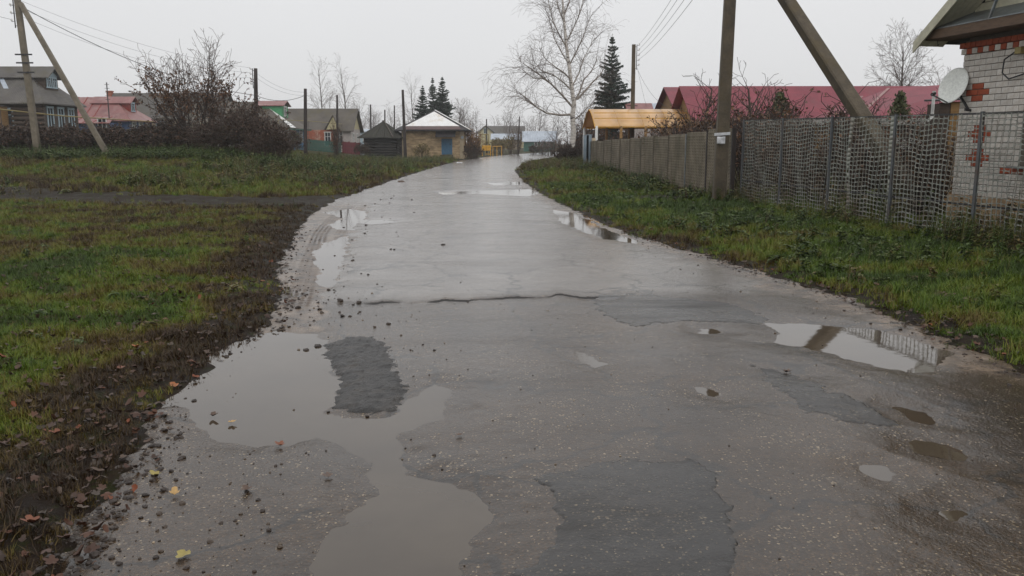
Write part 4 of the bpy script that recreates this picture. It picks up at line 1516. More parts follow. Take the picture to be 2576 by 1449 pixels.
# 4: grey-roofed house with green dormer and blue front
y0, y1 = 92, 100.5
x1 = P(722, 315, y0).x; x0 = x1 - 11
zg = gz(x1, y0)
ze = P(722, 316, y0).z; zr = P(620, 258, (y0 + y1) / 2).z
h = empty('green_eaved_house', (x1, y0, zg), 'grey roofed house with green dormer, white corner and blue front wall', 'house')
house_shell(h, x0, x1, y0, y1, zg, ze, 'white_brick_far')
ym = (y0 + y1) / 2
rf = gable_roof_x(x0, x1, y0, y1, ze, zr, .5, .09, hip=4.4).build('roof', M['slate_brown'], h)
b1 = x1 + .5
e_ = ze - (zr - ze) / (ym - y0) * .5
MB().slab([(b1, y0 - .5, e_ + .11), (b1, y0 + 1.9, e_ + .11), (b1 - 4.4, ym, zr + .13)], (0, 0, .02)).build('white_hip_sheet', M['white_sheet'], rf)
MB().box(x1 + .01, x1 + .06, y0 + 3.2, y1 - .6, zg - .2, ze - .2).build('front_panel', M['blue_light'], h)
MB().box(x1 + .01, x1 + .10, y0, y0 + .5, zg - .2, ze - .2).box(x1 + .01, x1 + .10, y1 - .55, y1, zg - .2, ze - .2).build('corner_board', M['white_paint'], h)
MB().box(x1 + .07, x1 + .12, y0 + 2.7, y0 + 3.2, zg - .2, ze - .2).build('corner_post', M['white_paint'], h)
win_x(h, x1 + .06, y0 + 1.0, y0 + 2.3, zg + .9, ze - .5, 'white_paint')
win_x(h, x1 + .06, y0 + 5.0, y0 + 6.3, zg + .9, ze - .5, 'white_paint')
MB().box(x1 + .3, x1 + .52, y0 - .5, y1 + .5, e_ - .12, e_ + .0).build('eave_trim', M['green_dark'], h)
dx1 = x1 - 1.3
MB().box(dx1 - 2.2, dx1, ym - 1.3, ym + 1.3, ze + .8, zr - .35).build('dormer', M['green_paint'], h)
gable_roof_x(dx1 - 3.0, dx1 + .1, ym - 1.3, ym + 1.3, zr - .35, zr + .12, .25, .07).build('dormer_roof', M['red_sheet'], h)
win_x(h, dx1 + .01, ym - .5, ym + .5, ze + 1.2, zr - .55, 'white_paint')

# 5: long roof with cream gable and orange brick
y0, y1 = 105, 111.4
x1 = P(882, 320, y0).x; x0 = P(690, 320, y0).x
zg = gz(x1, y0)
ze = P(860, 324, y0).z; zr = P(885, 275, 108.2).z
h = empty('long_brick_house', (x1, y0, zg), 'long grey roofed house with cream gable and orange brick side wall', 'house')
house_shell(h, x0, x1, y0, y1, zg, ze, 'white_brick_far', zr, 'cream')
gable_roof_x(x0, x1, y0, y1, ze, zr, .45, .1).build('roof', M['slate_brown'], h)
xb = P(838, 330, y0 - .5).x
MB().box(P(760, 330, y0 - .5).x, xb, y0 - .9, y0 - .02, zg - .2, ze - .15).build('brick_annex', M['orange_brick'], h)
win_y(h, y0 - .9, xb - 1.0, xb - .2, zg + .9, ze - .5, 'white_paint')
win_y(h, y0, xb + .3, xb + 1.1, zg + .9, ze - .3, 'white_paint')
xm = P(845, 300, y0).x
MB().slab([(xm - 1.0, y0 - 1.2, ze - .1), (xm + .55, y0 - 1.2, ze - .1), (xm - .1, y0 - 1.2, ze + 1.5)], (0, .06, 0)).build('porch_gable', M['cream'], h)
MB().slab([(xm - 1.2, y0 - 1.35, ze - .15), (xm - .1, y0 - 1.35, ze + 1.62), (xm - .1, y0 + 1.4, ze + 1.62), (xm - 1.2, y0 + 1.4, ze - .15)], (0, 0, .06)).slab([(xm + .7, y0 - 1.35, ze - .15), (xm - .1, y0 - 1.35, ze + 1.62), (xm - .1, y0 + 1.4, ze + 1.62), (xm + .7, y0 + 1.4, ze - .15)], (0, 0, .06)).build('porch_roof', M['slate_brown'], h)
win_x(h, x1, y0 + 1.2, y0 + 2.1, zg + 1.0, zg + 2.3, 'white_paint')
win_x(h, x1, y0 + 3.9, y0 + 4.8, zg + 1.0, zg + 2.3, 'white_paint')

# village fences in front of it
def plank_fence(a, b, hgt, n, mat, label, name='picket_fence', plank='picket', gap=.15, posts=True):
    a, b = Vector(a), Vector(b)
    d = (b - a); L = d.length; d.normalize()
    nn = Vector((-d.y, d.x, 0))
    za = gz(a.x, a.y)
    root = empty(name, (a.x, a.y, za), label, 'fence')
    w = L / n
    rng = random.Random(n)
    me0 = MB().obox((0, 0, hgt / 2), d * w * (1 - gap) / 2, nn * .015, (0, 0, hgt / 2))
    first = None
    for i in range(n):
        p = a + d * (w * (i + .5))
        z = gz(p.x, p.y)
        if first is None:
            o = me0.build(plank, M[mat])
            first = o
        else:
            o = first.copy()
            C.objects.link(o)
        o.parent = root
        o.location = (p.x - a.x, p.y - a.y, z - za - .08 + rng.uniform(-.04, .03))
    for z in (.35, hgt - .3):
        MB().beam((a.x + nn.x * .05, a.y + nn.y * .05, gz(a.x, a.y) + z), (b.x + nn.x * .05, b.y + nn.y * .05, gz(b.x, b.y) + z), .06).build('rail', M[mat], root)
    return root


plank_fence(P(772, 370, 97), P(858, 370, 97), 1.35, 36, 'green_dark', 'weathered green picket fence before the long brick house')
plank_fence(P(861, 370, 98), P(906, 370, 98), 1.45, 9, 'maroon_fence', 'maroon sheet metal fence left of the log shed', 'sheet_fence', 'sheet', .02)
q = P(912, 370, 98)
MB().box(q.x - .35, q.x + .25, q.y - .05, q.y + .05, gz(q.x, q.y) - .1, gz(q.x, q.y) + 1.35)
o = MB().slab([(q.x - .3, q.y, gz(q.x, q.y) - .1), (q.x + .25, q.y, gz(q.x, q.y) - .1), (q.x + .25, q.y, gz(q.x, q.y) + 1.3), (q.x - .3, q.y, gz(q.x, q.y) + 1.38)], (0, .05, 0)).build('gate_leaf', M['blue_sheet'])
tag(o, 'narrow pale gate leaf at the end of the maroon fence', 'gate')
q = P(755, 372, 90)
bn = empty('garden_bench', (q.x, q.y, gz(q.x, q.y)), 'small blue garden bench by the dark wooden pole', 'bench')
zq = gz(q.x, q.y)
MB().box(q.x - .7, q.x + .7, q.y - .2, q.y + .2, zq + .42, zq + .47).build('seat', M['blue_light'], bn)
MB().box(q.x - .7, q.x + .7, q.y + .2, q.y + .24, zq + .6, zq + .85).build('backrest', M['blue_light'], bn)
for sx in (-.6, .6):
    MB().box(q.x + sx - .04, q.x + sx + .04, q.y - .18, q.y + .24, zq - .05, zq + .42).build('leg', M['blue_light'], bn)

# 6: blackened log shed with a steep plank roof
Y6 = 85.0
xa = P(921, 380, Y6).x; xb = P(1005, 380, Y6).x
zg = gz((xa + xb) / 2, Y6)
zw = P(950, 346, Y6).z; ztp = P(965, 306, Y6 + 1.9).z
h = empty('log_shed', (xa, Y6, zg), 'blackened log shed with a steep mossy plank roof beside the stone shed', 'shed')
D6 = 3.8
MB().box(xa + .12, xb - .12, Y6 + .12, Y6 + D6 - .12, zg - .2, zw).build('core', M['wood_dark'], h)
nl = 8
for k in range(nl):
    z = zg + .02 + (zw - zg) * (k + .5) / nl
    r = (zw - zg) / nl / 2 * 1.02
    MB().tube([(xa - .2, Y6 + .1, z), (xb + .2, Y6 + .1, z)], r, 8).build('log', M['log_dark'], h, smooth=True)
    MB().tube([(xb - .1, Y6 - .15, z + r), (xb - .1, Y6 + D6, z + r)], r, 8).build('log', M['log_dark'], h, smooth=True)
ax = (xa + xb) / 2 - .15
apex = Vector((ax, Y6 + 1.9, ztp))
el = [Vector((xa - .75, Y6 - .5, zw - .05)), Vector((xb + .35, Y6 - .5, zw - .05)), Vector((xb + .35, Y6 + D6 + .4, zw - .05)), Vector((xa - .75, Y6 + D6 + .4, zw - .05))]
for i in range(4):
    a_, b_ = el[i], el[(i + 1) % 4]
    npl = 13
    for k in range(npl):
        p0 = a_.lerp(b_, (k + .03) / npl); p1 = a_.lerp(b_, (k + .97) / npl)
        dz = random.uniform(0, .05)
        t0 = 0.04
        ap0 = apex + (p0 - apex) * t0; ap1 = apex + (p1 - apex) * t0
        j = Vector((0, 0, dz))
        MB().slab([p0 + j - (apex - p0) * random.uniform(0, .03), p1 + j - (apex - p1) * random.uniform(0, .03), ap1 + j, ap0 + j], (0, 0, .04)).build('roof_plank', M['moss_planks'], h)
MB().beam(el[1] + Vector((-.9, .02, .0)) + Vector((0, -.1, .1)), apex + Vector((.1, -.3, .1)), .09).build('rafter', M['wood_grey'], h)
MB().tube([apex - Vector((0, 0, .15)), apex + Vector((.0, 0, .14))], [.22, .1], 8).build('ridge_cap', M['wood_dark'], h)

# 7: limestone shed with pyramid roof, white front panel and blue door
Y7 = 85.5
xa = P(1013, 380, Y7).x; xb = P(1165, 380, Y7).x
zg = gz((xa + xb) / 2, Y7)
ze = P(1090, 330, Y7).z
h = empty('stone_shed', (xa, Y7, zg), 'yellowish stone shed with white panelled pyramid roof and blue door', 'shed')
D7 = 6.0
dxa = P(1110.5, 380, Y7).x; dxb = P(1138, 380, Y7).x; dzt = P(1120, 349, Y7).z; dzb = P(1120, 389, Y7).z
w = MB()
w.box(xa, dxa, Y7, Y7 + .45, zg - .4, ze).box(dxb, xb, Y7, Y7 + .45, zg - .4, ze).box(dxa, dxb, Y7, Y7 + .45, dzt, ze)
w.box(xa, xa + .4, Y7 + .45, Y7 + D7, zg - .4, ze).box(xb - .4, xb, Y7 + .45, Y7 + D7, zg - .4, ze).box(xa + .4, xb - .4, Y7 + D7 - .4, Y7 + D7, zg - .4, ze)
w = w.build('wall', M['sandstone'], h)
# courses of rough stone blocks proud of the wall
rng = random.Random(12)
z = zg + .02
blocks = {}
nb_ = 0
while z < ze - .12:
    ch = rng.choice((.18, .21, .24))
    x = xa + .42
    while x < xb - .45:
        bl = rng.uniform(.4, .8)
        e = min(x + bl, xb - .42)
        if not (x < dxb + .05 and e > dxa - .05 and z + ch > dzb and z < dzt + .1) and nb_ < 150 and e - x > .1:
            pr = rng.uniform(.005, .06)
            MB().box(x + .015, e - .015, Y7 - pr, Y7 + .05, z + .015, min(z + ch, ze) - .015).build('stone', M['sandstone'], w)
            nb_ += 1
        x = e
    z += ch
for X0 in (xa - .04, xb - .32):
    MB().box(X0, X0 + .38, Y7 - .09, Y7 + .1, zg - .3, ze).build('pilaster', M['tan_wall'], h)
MB().box(xa + .36, xb - .34, Y7 - .10, Y7 - .005, ze - .52, ze - .46).build('string_course', M['sandstone'], h)
dr = MB().box(dxa + .01, dxb - .01, Y7 + .16, Y7 + .22, dzb, dzt).build('door', M['blue_light'], h)
for i in range(4):
    xx = dxa + (dxb - dxa) * (i + .5) / 4
    MB().box(xx - .17, xx + .17, Y7 + .13, Y7 + .158, dzb + .02, dzt - .02).build('door_board', M['blue_light'], dr)
MB().box(dxb - .25, dxb - .19, Y7 + .10, Y7 + .13, dzb + .95, dzb + 1.1).build('handle', M['metal_dark'], dr)
MB().box(dxa - .1, dxb + .1, Y7 - .3, Y7 + .1, zg - .2, dzb - .01).build('step', M['concrete_dark'], h)
ax0 = P(1097, 340, Y7).x; ax1 = P(1147, 340, Y7).x
MB().slab([(ax0, Y7 - .95, P(1100, 345, Y7).z), (ax1, Y7 - .95, P(1100, 345, Y7).z), (ax1, Y7 - .02, ze - .06), (ax0, Y7 - .02, ze - .06)], (0, 0, .06)).build('awning', M['dark_felt'], h)
apx = Vector((P(1093, 283, Y7 + 3).x, Y7 + D7 / 2, P(1093, 280, Y7 + 3).z))
ov = .75
ez = ze + .02
el = [Vector((xa - ov, Y7 - ov, ez)), Vector((xb + ov, Y7 - ov, ez)), Vector((xb + ov, Y7 + D7 + ov, ez)), Vector((xa - ov, Y7 + D7 + ov, ez))]
m = MB()
for i in range(4):
    m.slab([el[i], el[(i + 1) % 4], apx], (0, 0, .10))
rf = m.build('roof', M['dark_felt'], h)


def on_front(u, v):
    """point on the front roof slope: u across, v up from eave to apex"""
    b_ = el[0].lerp(el[1], u)
    return b_.lerp(apx, v)


def slope_panel(u0, u1, u2, v0, v1):
    return [on_front(u0, v0), on_front(u1, v0), apx.lerp(on_front(.5, .985), 1.0) if v1 >= .98 else on_front(u2, v1)]


up2 = Vector((0, -.02, .125))
q0 = on_front(.5, .17)
A_ = el[0].lerp(apx, .17); B_ = el[1].lerp(apx, .17)
l_ = A_.lerp(B_, .07); r_ = A_.lerp(B_, .93)
tp_ = apx + (q0 - apx) * .10
for i in range(3):
    f0, f1 = i / 3 + .003, (i + 1) / 3 - .003
    a0 = l_.lerp(tp_, f0); b0_ = r_.lerp(tp_, f0); a1 = l_.lerp(tp_, f1); b1_ = r_.lerp(tp_, f1)
    MB().slab([a0 + up2, b0_ + up2, b1_ + up2, a1 + up2], (0, 0, .02)).build('white_sheet', M['white_sheet'], rf)
MB().slab([el[0] + Vector((.9, -.05, .13)), el[1] + Vector((-.9, -.05, .13)), B_.lerp(A_, .07) + Vector((0, -.03, .115)), A_.lerp(B_, .07) + Vector((0, -.03, .115))], (0, 0, .015)).build('eave_band', M['rust_band'], rf)
MB().beam(el[1] + Vector((0, -.04, .14)), apx + Vector((.05, -.06, .14)), .16, .03).build('ridge_flashing', M['white_sheet'], rf)
MB().tube([(dxb + 1.05, Y7 - .15, ze - .55), (dxb + 1.05, Y7 - .32, ze - .62)], [.1, .16], 8).build('lamp', M['blue_sheet'], h)

# far houses beyond the bend
Yf = 230
a = P(1215, 330, Yf); xl = P(1203, 330, Yf).x; xr = P(1240, 330, Yf).x
zg = 0.2
h = empty('far_cream_house', (xr, Yf, zg), 'far cream gabled house with grey roof beyond the bend', 'house')
za = P(1220, 318, Yf).z; zee = P(1220, 333, Yf).z
MB().box(xl, xr, Yf, Yf + 9, zg - 1, zee).slab([(xl, Yf, zee), (xr, Yf, zee), ((xl + xr) / 2, Yf, za)], (0, 9, 0)).build('wall', M['cream'], h)
xm = (xl + xr) / 2
MB().slab([(xl - .5, Yf - .5, zee - .3), (xm, Yf - .5, za + .1), (xm, Yf + 9.5, za + .1), (xl - .5, Yf + 9.5, zee - .3)], (0, 0, .2)).slab([(xr + 1.0, Yf - .5, zee - .6), (xm, Yf - .5, za + .1), (xm, Yf + 9.5, za + .1), (xr + 1.0, Yf + 9.5, zee - .6)], (0, 0, .2)).build('roof', M['slate_grey'], h)
xw = P(1322, 330, Yf).x
MB().slab([(xm, Yf + 2.5, zee - .4), (xw, Yf + 2.5, zee - .4), (xw, Yf + 6, za + .05), (xm, Yf + 6, za + .05)], (0, 0, .2)).slab([(xm, Yf + 9.5, zee - .4), (xw, Yf + 9.5, zee - .4), (xw, Yf + 6, za + .05), (xm, Yf + 6, za + .05)], (0, 0, .2)).build('side_roof', M['slate_grey'], h)
MB().box(xm, xw - .3, Yf + 3, Yf + 9, zg - 1, zee - .3).build('side_wall', M['cream'], h)
win_y(h, Yf, xm - .5, xm + .5, zee - .2, zee + 1.0, 'pale_blue')
Yf = 205
xl = P(1238, 340, Yf).x; xr = P(1305, 340, Yf).x
h = empty('far_zinc_shed', (xr, Yf, .2), 'long pale zinc roofed shed before the far cream house', 'shed')
z0, z1 = P(1270, 350, Yf).z, P(1270, 337, Yf + 3).z
MB().box(xl, xr, Yf, Yf + 6, -.8, z0).build('wall', M['tan_wall'], h)
gable_roof_x(xl, xr, Yf, Yf + 6, z0, z1, .4, .1).build('roof', M['blue_sheet'], h)
Yf = 165
xl = P(1318, 340, Yf).x; xr = P(1398, 340, Yf).x
z0, z1 = P(1350, 354, Yf).z, P(1350, 331, Yf + 3).z
h = empty('far_green_house', (xr, Yf, .2), 'far green wooden house with a broad zinc roof by the bend', 'house')
MB().box(xl, xr, Yf, Yf + 6, -.4, z0).build('wall', M['green_dark'], h)
gable_roof_x(xl, xr, Yf, Yf + 6, z0, z1, .4, .1).build('roof', M['blue_sheet'], h)
for k in range(3):
    win_y(h, Yf, xl + 2.0 + k * 1.2, xl + 2.7 + k * 1.2, z0 - 1.0, z0 - .25, 'white_paint')
Yf = 132
xl = P(898, 330, Yf).x; xr = P(946, 330, Yf).x
z0, z1 = P(920, 332, Yf).z, P(920, 326, Yf + 3).z
h = empty('far_blue_shed', (xr, Yf, gz(xr, Yf)), 'pale blue shed glimpsed left of the log shed peak', 'shed')
MB().box(xl, xr, Yf, Yf + 6, gz(xr, Yf) - .4, z0).build('wall', M['pale_blue'], h)
gable_roof_x(xl, xr, Yf, Yf + 6, z0, z1, .3, .1).build('roof', M['blue_sheet'], h)
for k in range(3):
    win_y(h, Yf, xl + .9 + k * 2.2, xl + 1.9 + k * 2.2, z0 - 1.3, z0 - .4, 'white_paint')

# yellow box on legs and yellow rail by the bend
Y8 = 104
xl = P(1212, 380, Y8).x; xr = P(1235, 380, Y8).x
zg = gz((xl + xr) / 2, Y8)
h = empty('gas_cabinet', (xl, Y8, zg), 'bright yellow metal cabinet on legs by the road bend', 'cabinet')
zt = P(1224, 366, Y8).z; zb = P(1224, 379, Y8).z
MB().box(xl, xr, Y8, Y8 + .5, zb, zt).build('cabinet', M['yellow_paint'], h, bevel=.03)
for xx in (xl + .05, xr - .05):
    for yy in (Y8 + .05, Y8 + .45):
        MB().box(xx - .04, xx + .04, yy - .04, yy + .04, zg - .2, zb).build('leg', M['yellow_paint'], h)
MB().box((xl + xr) / 2 - .01, (xl + xr) / 2 + .01, Y8 - .02, Y8 - .003, zb + .05, zt - .05).build('door_seam', M['metal_dark'], h)
MB().beam((xl + .5, Y8 - .1, zg + .25), (xr, Y8 - .1, zg + .2), .06).build('step_bar', M['yellow_paint'], h)
MB().tube([(xl - .25, Y8, zg + .55), (xl - .25, Y8 - .08, zg + .55)], .17, 12).build('valve_wheel', M['yellow_paint'], h)
xl = P(1240, 380, Y8).x; xr = P(1262, 380, Y8 + 3).x
h = empty('yellow_railing', (xl, Y8, zg), 'thin yellow pipe railing right of the yellow cabinet', 'railing')
zt = P(1250, 368, Y8).z
for t_ in (0, .45, 1):
    p = Vector((xl, Y8, 0)).lerp(Vector((xr, Y8 + 3, 0)), t_)
    MB().tube([(p.x, p.y, gz(p.x, p.y) - .2), (p.x, p.y, zt)], .045, 6).build('post', M['yellow_paint'], h)
MB().tube([(xl, Y8, zt), (xr, Y8 + 3, zt)], .045, 6).build('rail', M['yellow_paint'], h)
Yg = 108
h = empty('gas_riser', (P(1218, 380, Yg).x, Yg, gz(P(1218, 380, Yg).x, Yg)), 'tall yellow gas riser pipes behind the yellow cabinet', 'pipe')
for ox in (1213, 1221, 1229):
    p = P(ox, 380, Yg)
    MB().tube([(p.x, Yg, gz(p.x, Yg) - .2), (p.x, Yg, P(ox, 338, Yg).z)], .05, 6).build('riser', M['yellow_pipe'], h)
MB().tube([(P(1213, 338, Yg).x, Yg, P(1213, 338, Yg).z), (P(1229, 338, Yg).x, Yg, P(1229, 338, Yg).z)], .05, 6).build('header', M['yellow_pipe'], h)

# overhead gas pipe on the left
h = empty('gas_pipe', (P(170, 380, 56).x, 56, gz(P(170, 380, 56).x, 56)), 'yellow overhead gas pipe running past the log house and blue house', 'pipe')
g = [P(-200, 258, 48), P(0, 275, 52), P(160, 292, 58), P(385, 306, 68)]
MB().tube(g, .04, 7).build('pipe', M['yellow_pipe'], h)
for p in (g[1], g[2], g[3]):
    MB().tube([(p.x, p.y, gz(p.x, p.y) - .2), (p.x, p.y, p.z)], .03, 6).build('support', M['wood_grey'], h)
h = empty('gas_pipe', (P(800, 380, 93).x, 93, gz(P(800, 380, 93).x, 93)), 'thin yellow gas pipe crossing before the orange brick wall', 'pipe')
g = [P(700, 312, 88), P(700, 302, 88), P(716, 302, 88), P(775, 304, 92), P(860, 312, 101)]
MB().tube(g, .032, 6).build('pipe', M['yellow_pipe'], h)
for p in (g[0], g[3], g[4]):
    MB().tube([(p.x, p.y, gz(p.x, p.y) - .2), (p.x, p.y, p.z)], .03, 6).build('support', M['wood_grey'], h)

# ------------------------------------------------------------------ right side: canopy, gate, red-roofed house
def canopy():
    m = bpy.data.materials.new('amber_polycarbonate')
    t, b = nt(m)
    v = coords(t)
    t.links.new(ramp(t, noise_n(t, v, 1.5, 4, .6), [(.3, S(228, 186, 132)), (.7, S(238, 200, 150))]), b.inputs['Base Color'])
    b.inputs['Roughness'].default_value = .28
    b.inputs['Transmission Weight'].default_value = 0.12
    tr = t.nodes.new('ShaderNodeBsdfTranslucent')
    tr.inputs['Color'].default_value = S(240, 176, 90)
    ms = t.nodes.new('ShaderNodeMixShader')
    ms.inputs['Fac'].default_value = .2
    out = [n_ for n_ in t.nodes if n_.type == 'OUTPUT_MATERIAL'][0]
    t.links.new(b.outputs['BSDF'], ms.inputs[1]); t.links.new(tr.outputs['BSDF'], ms.inputs[2])
    t.links.new(ms.outputs['Shader'], out.inputs['Surface'])
    b.inputs['Transmission Weight'].default_value = 0
    yn, yf = 51.5, 56.5
    ym = (yn + yf) / 2
    xn = P(1497, 318, yn).x; xf = P(1466, 318, yf).x
    xm0 = (xn + xf) / 2
    L = 7.5
    ze = P(1497, 319, yn).z; zr = P(1482, 275, ym).z
    zg = gz(xn, yn)
    root = empty('carport_canopy', (xn, yn, zg), 'amber pointed plastic canopy on white posts behind the concrete fence', 'canopy')
    sec = []
    for i in range(17):
        a = i / 16
        s = abs(2 * a - 1)                      # 1 at eaves, 0 at ridge
        z = ze + (zr - ze) * (1 - s ** 1.55)
        sec.append((yn + (yf - yn) * a, z))
    nseg = 5
    for k in range(nseg):
        vs_ = []
        for (y, z) in sec:
            xs = xn + (xf - xn) * (y - yn) / (yf - yn)
            vs_.append(Vector((xs + L * k / nseg + .01, y, z)))
        for (y, z) in sec:
            xs = xn + (xf - xn) * (y - yn) / (yf - yn)
            vs_.append(Vector((xs + L * (k + 1) / nseg - .01, y, z)))
        n = len(sec)
        mb = MB().add(vs_, [(i, i + 1, n + i + 1, n + i) for i in range(n - 1)])
        o = mb.build('roof_sheet', m, root, smooth=True)
        so = o.modifiers.new('solid', 'SOLIDIFY'); so.thickness = .012
    for k in range(nseg + 1):
        mb = MB()
        pts = []
        for (y, z) in sec:
            xs = xn + (xf - xn) * (y - yn) / (yf - yn)
            pts.append(Vector((xs + L * k / nseg, y, z - .03)))
        mb.tube(pts, .03, 5).build('rib', M['yellow_paint'], root)
    for y, z, xs in ((yn + .4, zr - .62, xn), (yn + .9, zr - .28, xn)):
        MB().beam((xs, y, z), (xs + L, y, z), .05).build('purlin', M['yellow_paint'], root)
    for k in (0, 1, 2, 4):
        for y in (yn + .05, yf - .05):
            xs = xn + (xf - xn) * (y - yn) / (yf - yn) + L * k / 5 * 1.0 + .1
            MB().tube([(xs, y, gz(xs, y) - .2), (xs, y, ze + .05)], .09, 10).build('post', M['white_paint' if k == 0 else 'ochre_board'], root, smooth=True)
    MB().beam((xn, yn + .05, ze), (xn + L, yn + .05, ze), .08).build('eave_beam', M['yellow_paint'], root)
    MB().beam((xf, yf - .05, ze), (xf + L, yf - .05, ze), .08).build('eave_beam', M['yellow_paint'], root)


canopy()
M['gate_blue'] = basic('grey_blue_sheet', S(112, 128, 140), S(136, 150, 160), 3, .45, bs=.1)
p = G(1478, 431)
zg = gz(p.x, p.y)
zt = P(1478, 340, p.y).z
h = empty('gate_leaf', (p.x, p.y, zg), 'narrow open gate of two grey blue metal strips ending the concrete fence', 'gate')
for ox in (1473.5, 1481):
    q = P(ox, 431, p.y)
    MB().box(q.x - .15, q.x + .14, p.y - .03, p.y + .03, zg - .1, zt + (.04 if ox > 1475 else 0)).build('strip', M['gate_blue'], h)
q = P(1491, 431, p.y + .5)
o = MB().tube([(q.x, q.y, zg - .3), (q.x, q.y, zg + 1.0), (q.x, q.y, P(1491, 347, q.y).z)], [.15, .15, .14], 12).build('gate_post', M['tan_wall'], None, smooth=True)
tag(o, 'stout pale round gate post beside the grey blue gate', 'post')

# red-roofed house
def red_house():
    y0, y1 = 49.0, 56.0
    ym = 52.5
    xl = P(1757, 300, y0).x; xr = P(2200, 300, y0).x
    ze = P(2000, 293, y0).z; zr = P(1900, 219, ym).z
    zg = gz(xl, y0)
    root = empty('red_roofed_house', (xl, y0, zg), 'long ochre house under a maroon profiled metal roof behind the mesh fence', 'house')
    house_shell(root, xl, xr + 8, y0, y1, zg, ze, 'ochre_board', zr, 'ochre_board')
    rf = gable_roof_x(xl, xr + 9, y0, y1, ze, zr, .5, .06).build('roof', M['maroon_sheet'], root)
    # nearer hipped wing on the right, its ridge running away to the right
    up = (0, 0, .06)
    rid0 = P(2235, 226, 45.0); rid1 = P(2520, 206, 42.5)
    e0 = P(2160, 297, 40.5); e1 = P(2560, 300, 38.0)
    e1.z = e0.z
    wx0 = e0.x + .5
    bk0 = Vector((e0.x + .3, 49.5, e0.z)); bk1 = Vector((rid1.x + 2, 47.0, e0.z))
    m = MB()
    m.slab([e0, e1, rid1, rid0], up)
    m.slab([bk0, e0, rid0], up)
    m.slab([bk1, bk0, rid0, rid1], up)
    m.build('wing_roof', M['maroon_sheet'], root)
    MB().slab([(e0.x + .6, e0.y + .5, zg - .3), (e1.x, e1.y + .5, zg - .3), (bk1.x, bk1.y - .5, zg - .3), (bk0.x + .5, 48.9, zg - .3)], (0, 0, e0.z - zg + .25)).build('wing_wall', M['ochre_board'], root)
    for a, b in ((rid0, e0), (rid0 + Vector((-.9, 1.2, -.35)), Vector((e0.x - .05, e0.y + 2.2, e0.z)))):
        MB().beam(a + Vector((0, 0, .09)), b + Vector((0, 0, .09)), .16, .02).build('flashing', M['red_sheet'], root)
    yw = 40.9
    # near wall bits seen through the mesh
    M_b = 'orange_brick'
    for k in range(3):
        win_y(root, y0, xl + 2.2 + k * 3.4, xl + 3.3 + k * 3.4, zg + .9, zg + 2.2, 'white_paint')
    MB().box(wx0 + .5, wx0 + 3.6, yw - .06, yw - .01, zg + .6, zg + 1.3).build('wall_panel', M[M_b], root)
    # parallel rear wing
    y2, y3 = 58.5, 65
    xl2 = P(1702, 300, y2).x
    ze2 = P(1720, 262, y2).z
    zr2 = P(1720, 221, 61.7).z
    h2 = empty('rear_red_house', (xl2, y2, gz(xl2, y2)), 'second maroon roof end peeking out left of the long maroon roof', 'house')
    house_shell(h2, xl2, xl2 + 9, y2, y3, gz(xl2, y2), ze2, 'ochre_board', zr2, 'ochre_board')
    gable_roof_x(xl2, xl2 + 9, y2, y3, ze2, zr2, .4, .06).build('roof', M['maroon_sheet'], h2)
    # pale roofs over the canopy
    y4 = 75
    a = P(1588, 262, y4)
    b = P(1640, 262, y4)
    h3 = empty('pink_roofed_shed', (a.x, y4, gz(a.x, y4)), 'small shed with faded pink roof showing above the canopy', 'shed')
    MB().box(a.x, b.x, y4, y4 + 4, gz(a.x, y4) - .3, a.z - .9).build('wall', M['white_brick_far'], h3)
    gable_roof_x(a.x, b.x, y4, y4 + 4, a.z - .9, a.z + .1, .3, .08).build('roof', M['red_sheet'], h3)
    a = P(1645, 262, 77); b = P(1712, 262, 77)
    h4 = empty('grey_roofed_shed', (a.x, 77, gz(a.x, 77)), 'small grey roofed shed above the canopy beside the pink roof', 'shed')
    MB().box(a.x, b.x, 77, 81, gz(a.x, 77) - .3, a.z - .9).build('wall', M['white_brick_far'], h4)
    gable_roof_x(a.x, b.x, 77, 81, a.z - .9, a.z + .1, .3, .08).build('roof', M['blue_sheet'], h4)


red_house()

# small wooden outbuilding behind the brick house corner
a = P(2362, 280, 19.5); b = P(2440, 280, 19.5)
zg = gz(a.x, 19.5)
h = empty('wood_store', (a.x, 19.5, zg), 'brown wooden outbuilding half hidden behind the satellite dish', 'shed')
zt = P(2380, 258, 19.5).z
for i in range(7):
    xx = a.x + i * .26
    MB().box(xx + .01, xx + .25, 19.5, 19.54, zg - .2, zt + .02 * i).build('board', M['ochre_board' if i % 3 else 'log_brown'], h)
MB().box(a.x + .02, a.x + 1.8, 19.55, 20.1, zg - .2, zt - .02).build('shell', M['log_brown'], h)
MB().slab([(a.x - .02, 19.4, zt + .02), (a.x + 2.1, 19.4, zt + .16), (a.x + 2.1, 20.2, zt + .2), (a.x - .02, 20.2, zt + .06)], (0, 0, .04)).build('roof', M['dark_felt'], h)
q = P(2355, 270, 19.2)
MB().tube([(q.x, 19.35, zt + .25), (q.x, 19.35, zt - .35), (q.x - .1, 19.35, zt - .42)], .035, 6).build('rain_pipe', M['white_paint'], h)

# pale stacked sheets behind the mesh
a = P(2205, 375, 21.5); b = P(2375, 375, 21.5)
zt = P(2290, 350, 21.5).z; zb = P(2290, 376, 21.5).z
h = empty('stacked_sheets', (a.x, 21.5, gz(a.x, 21.5)), 'pale boards stacked on a rack seen through the mesh fence', 'boards')
for i in range(5):
    z0 = zb + (zt - zb) * i / 5
    MB().box(a.x + .05 * (i % 2), b.x - .07 * ((i + 1) % 3), 21.5, 22.4, z0 + .008, zb + (zt - zb) * (i + 1) / 5 - .008).build('board', M['white_paint'], h)
for xx in (a.x + .3, (a.x + b.x) / 2, b.x - .3):
    MB().box(xx - .05, xx + .05, 21.6, 22.3, gz(xx, 22) - .2, zb).build('leg', M['wood_dark'], h)
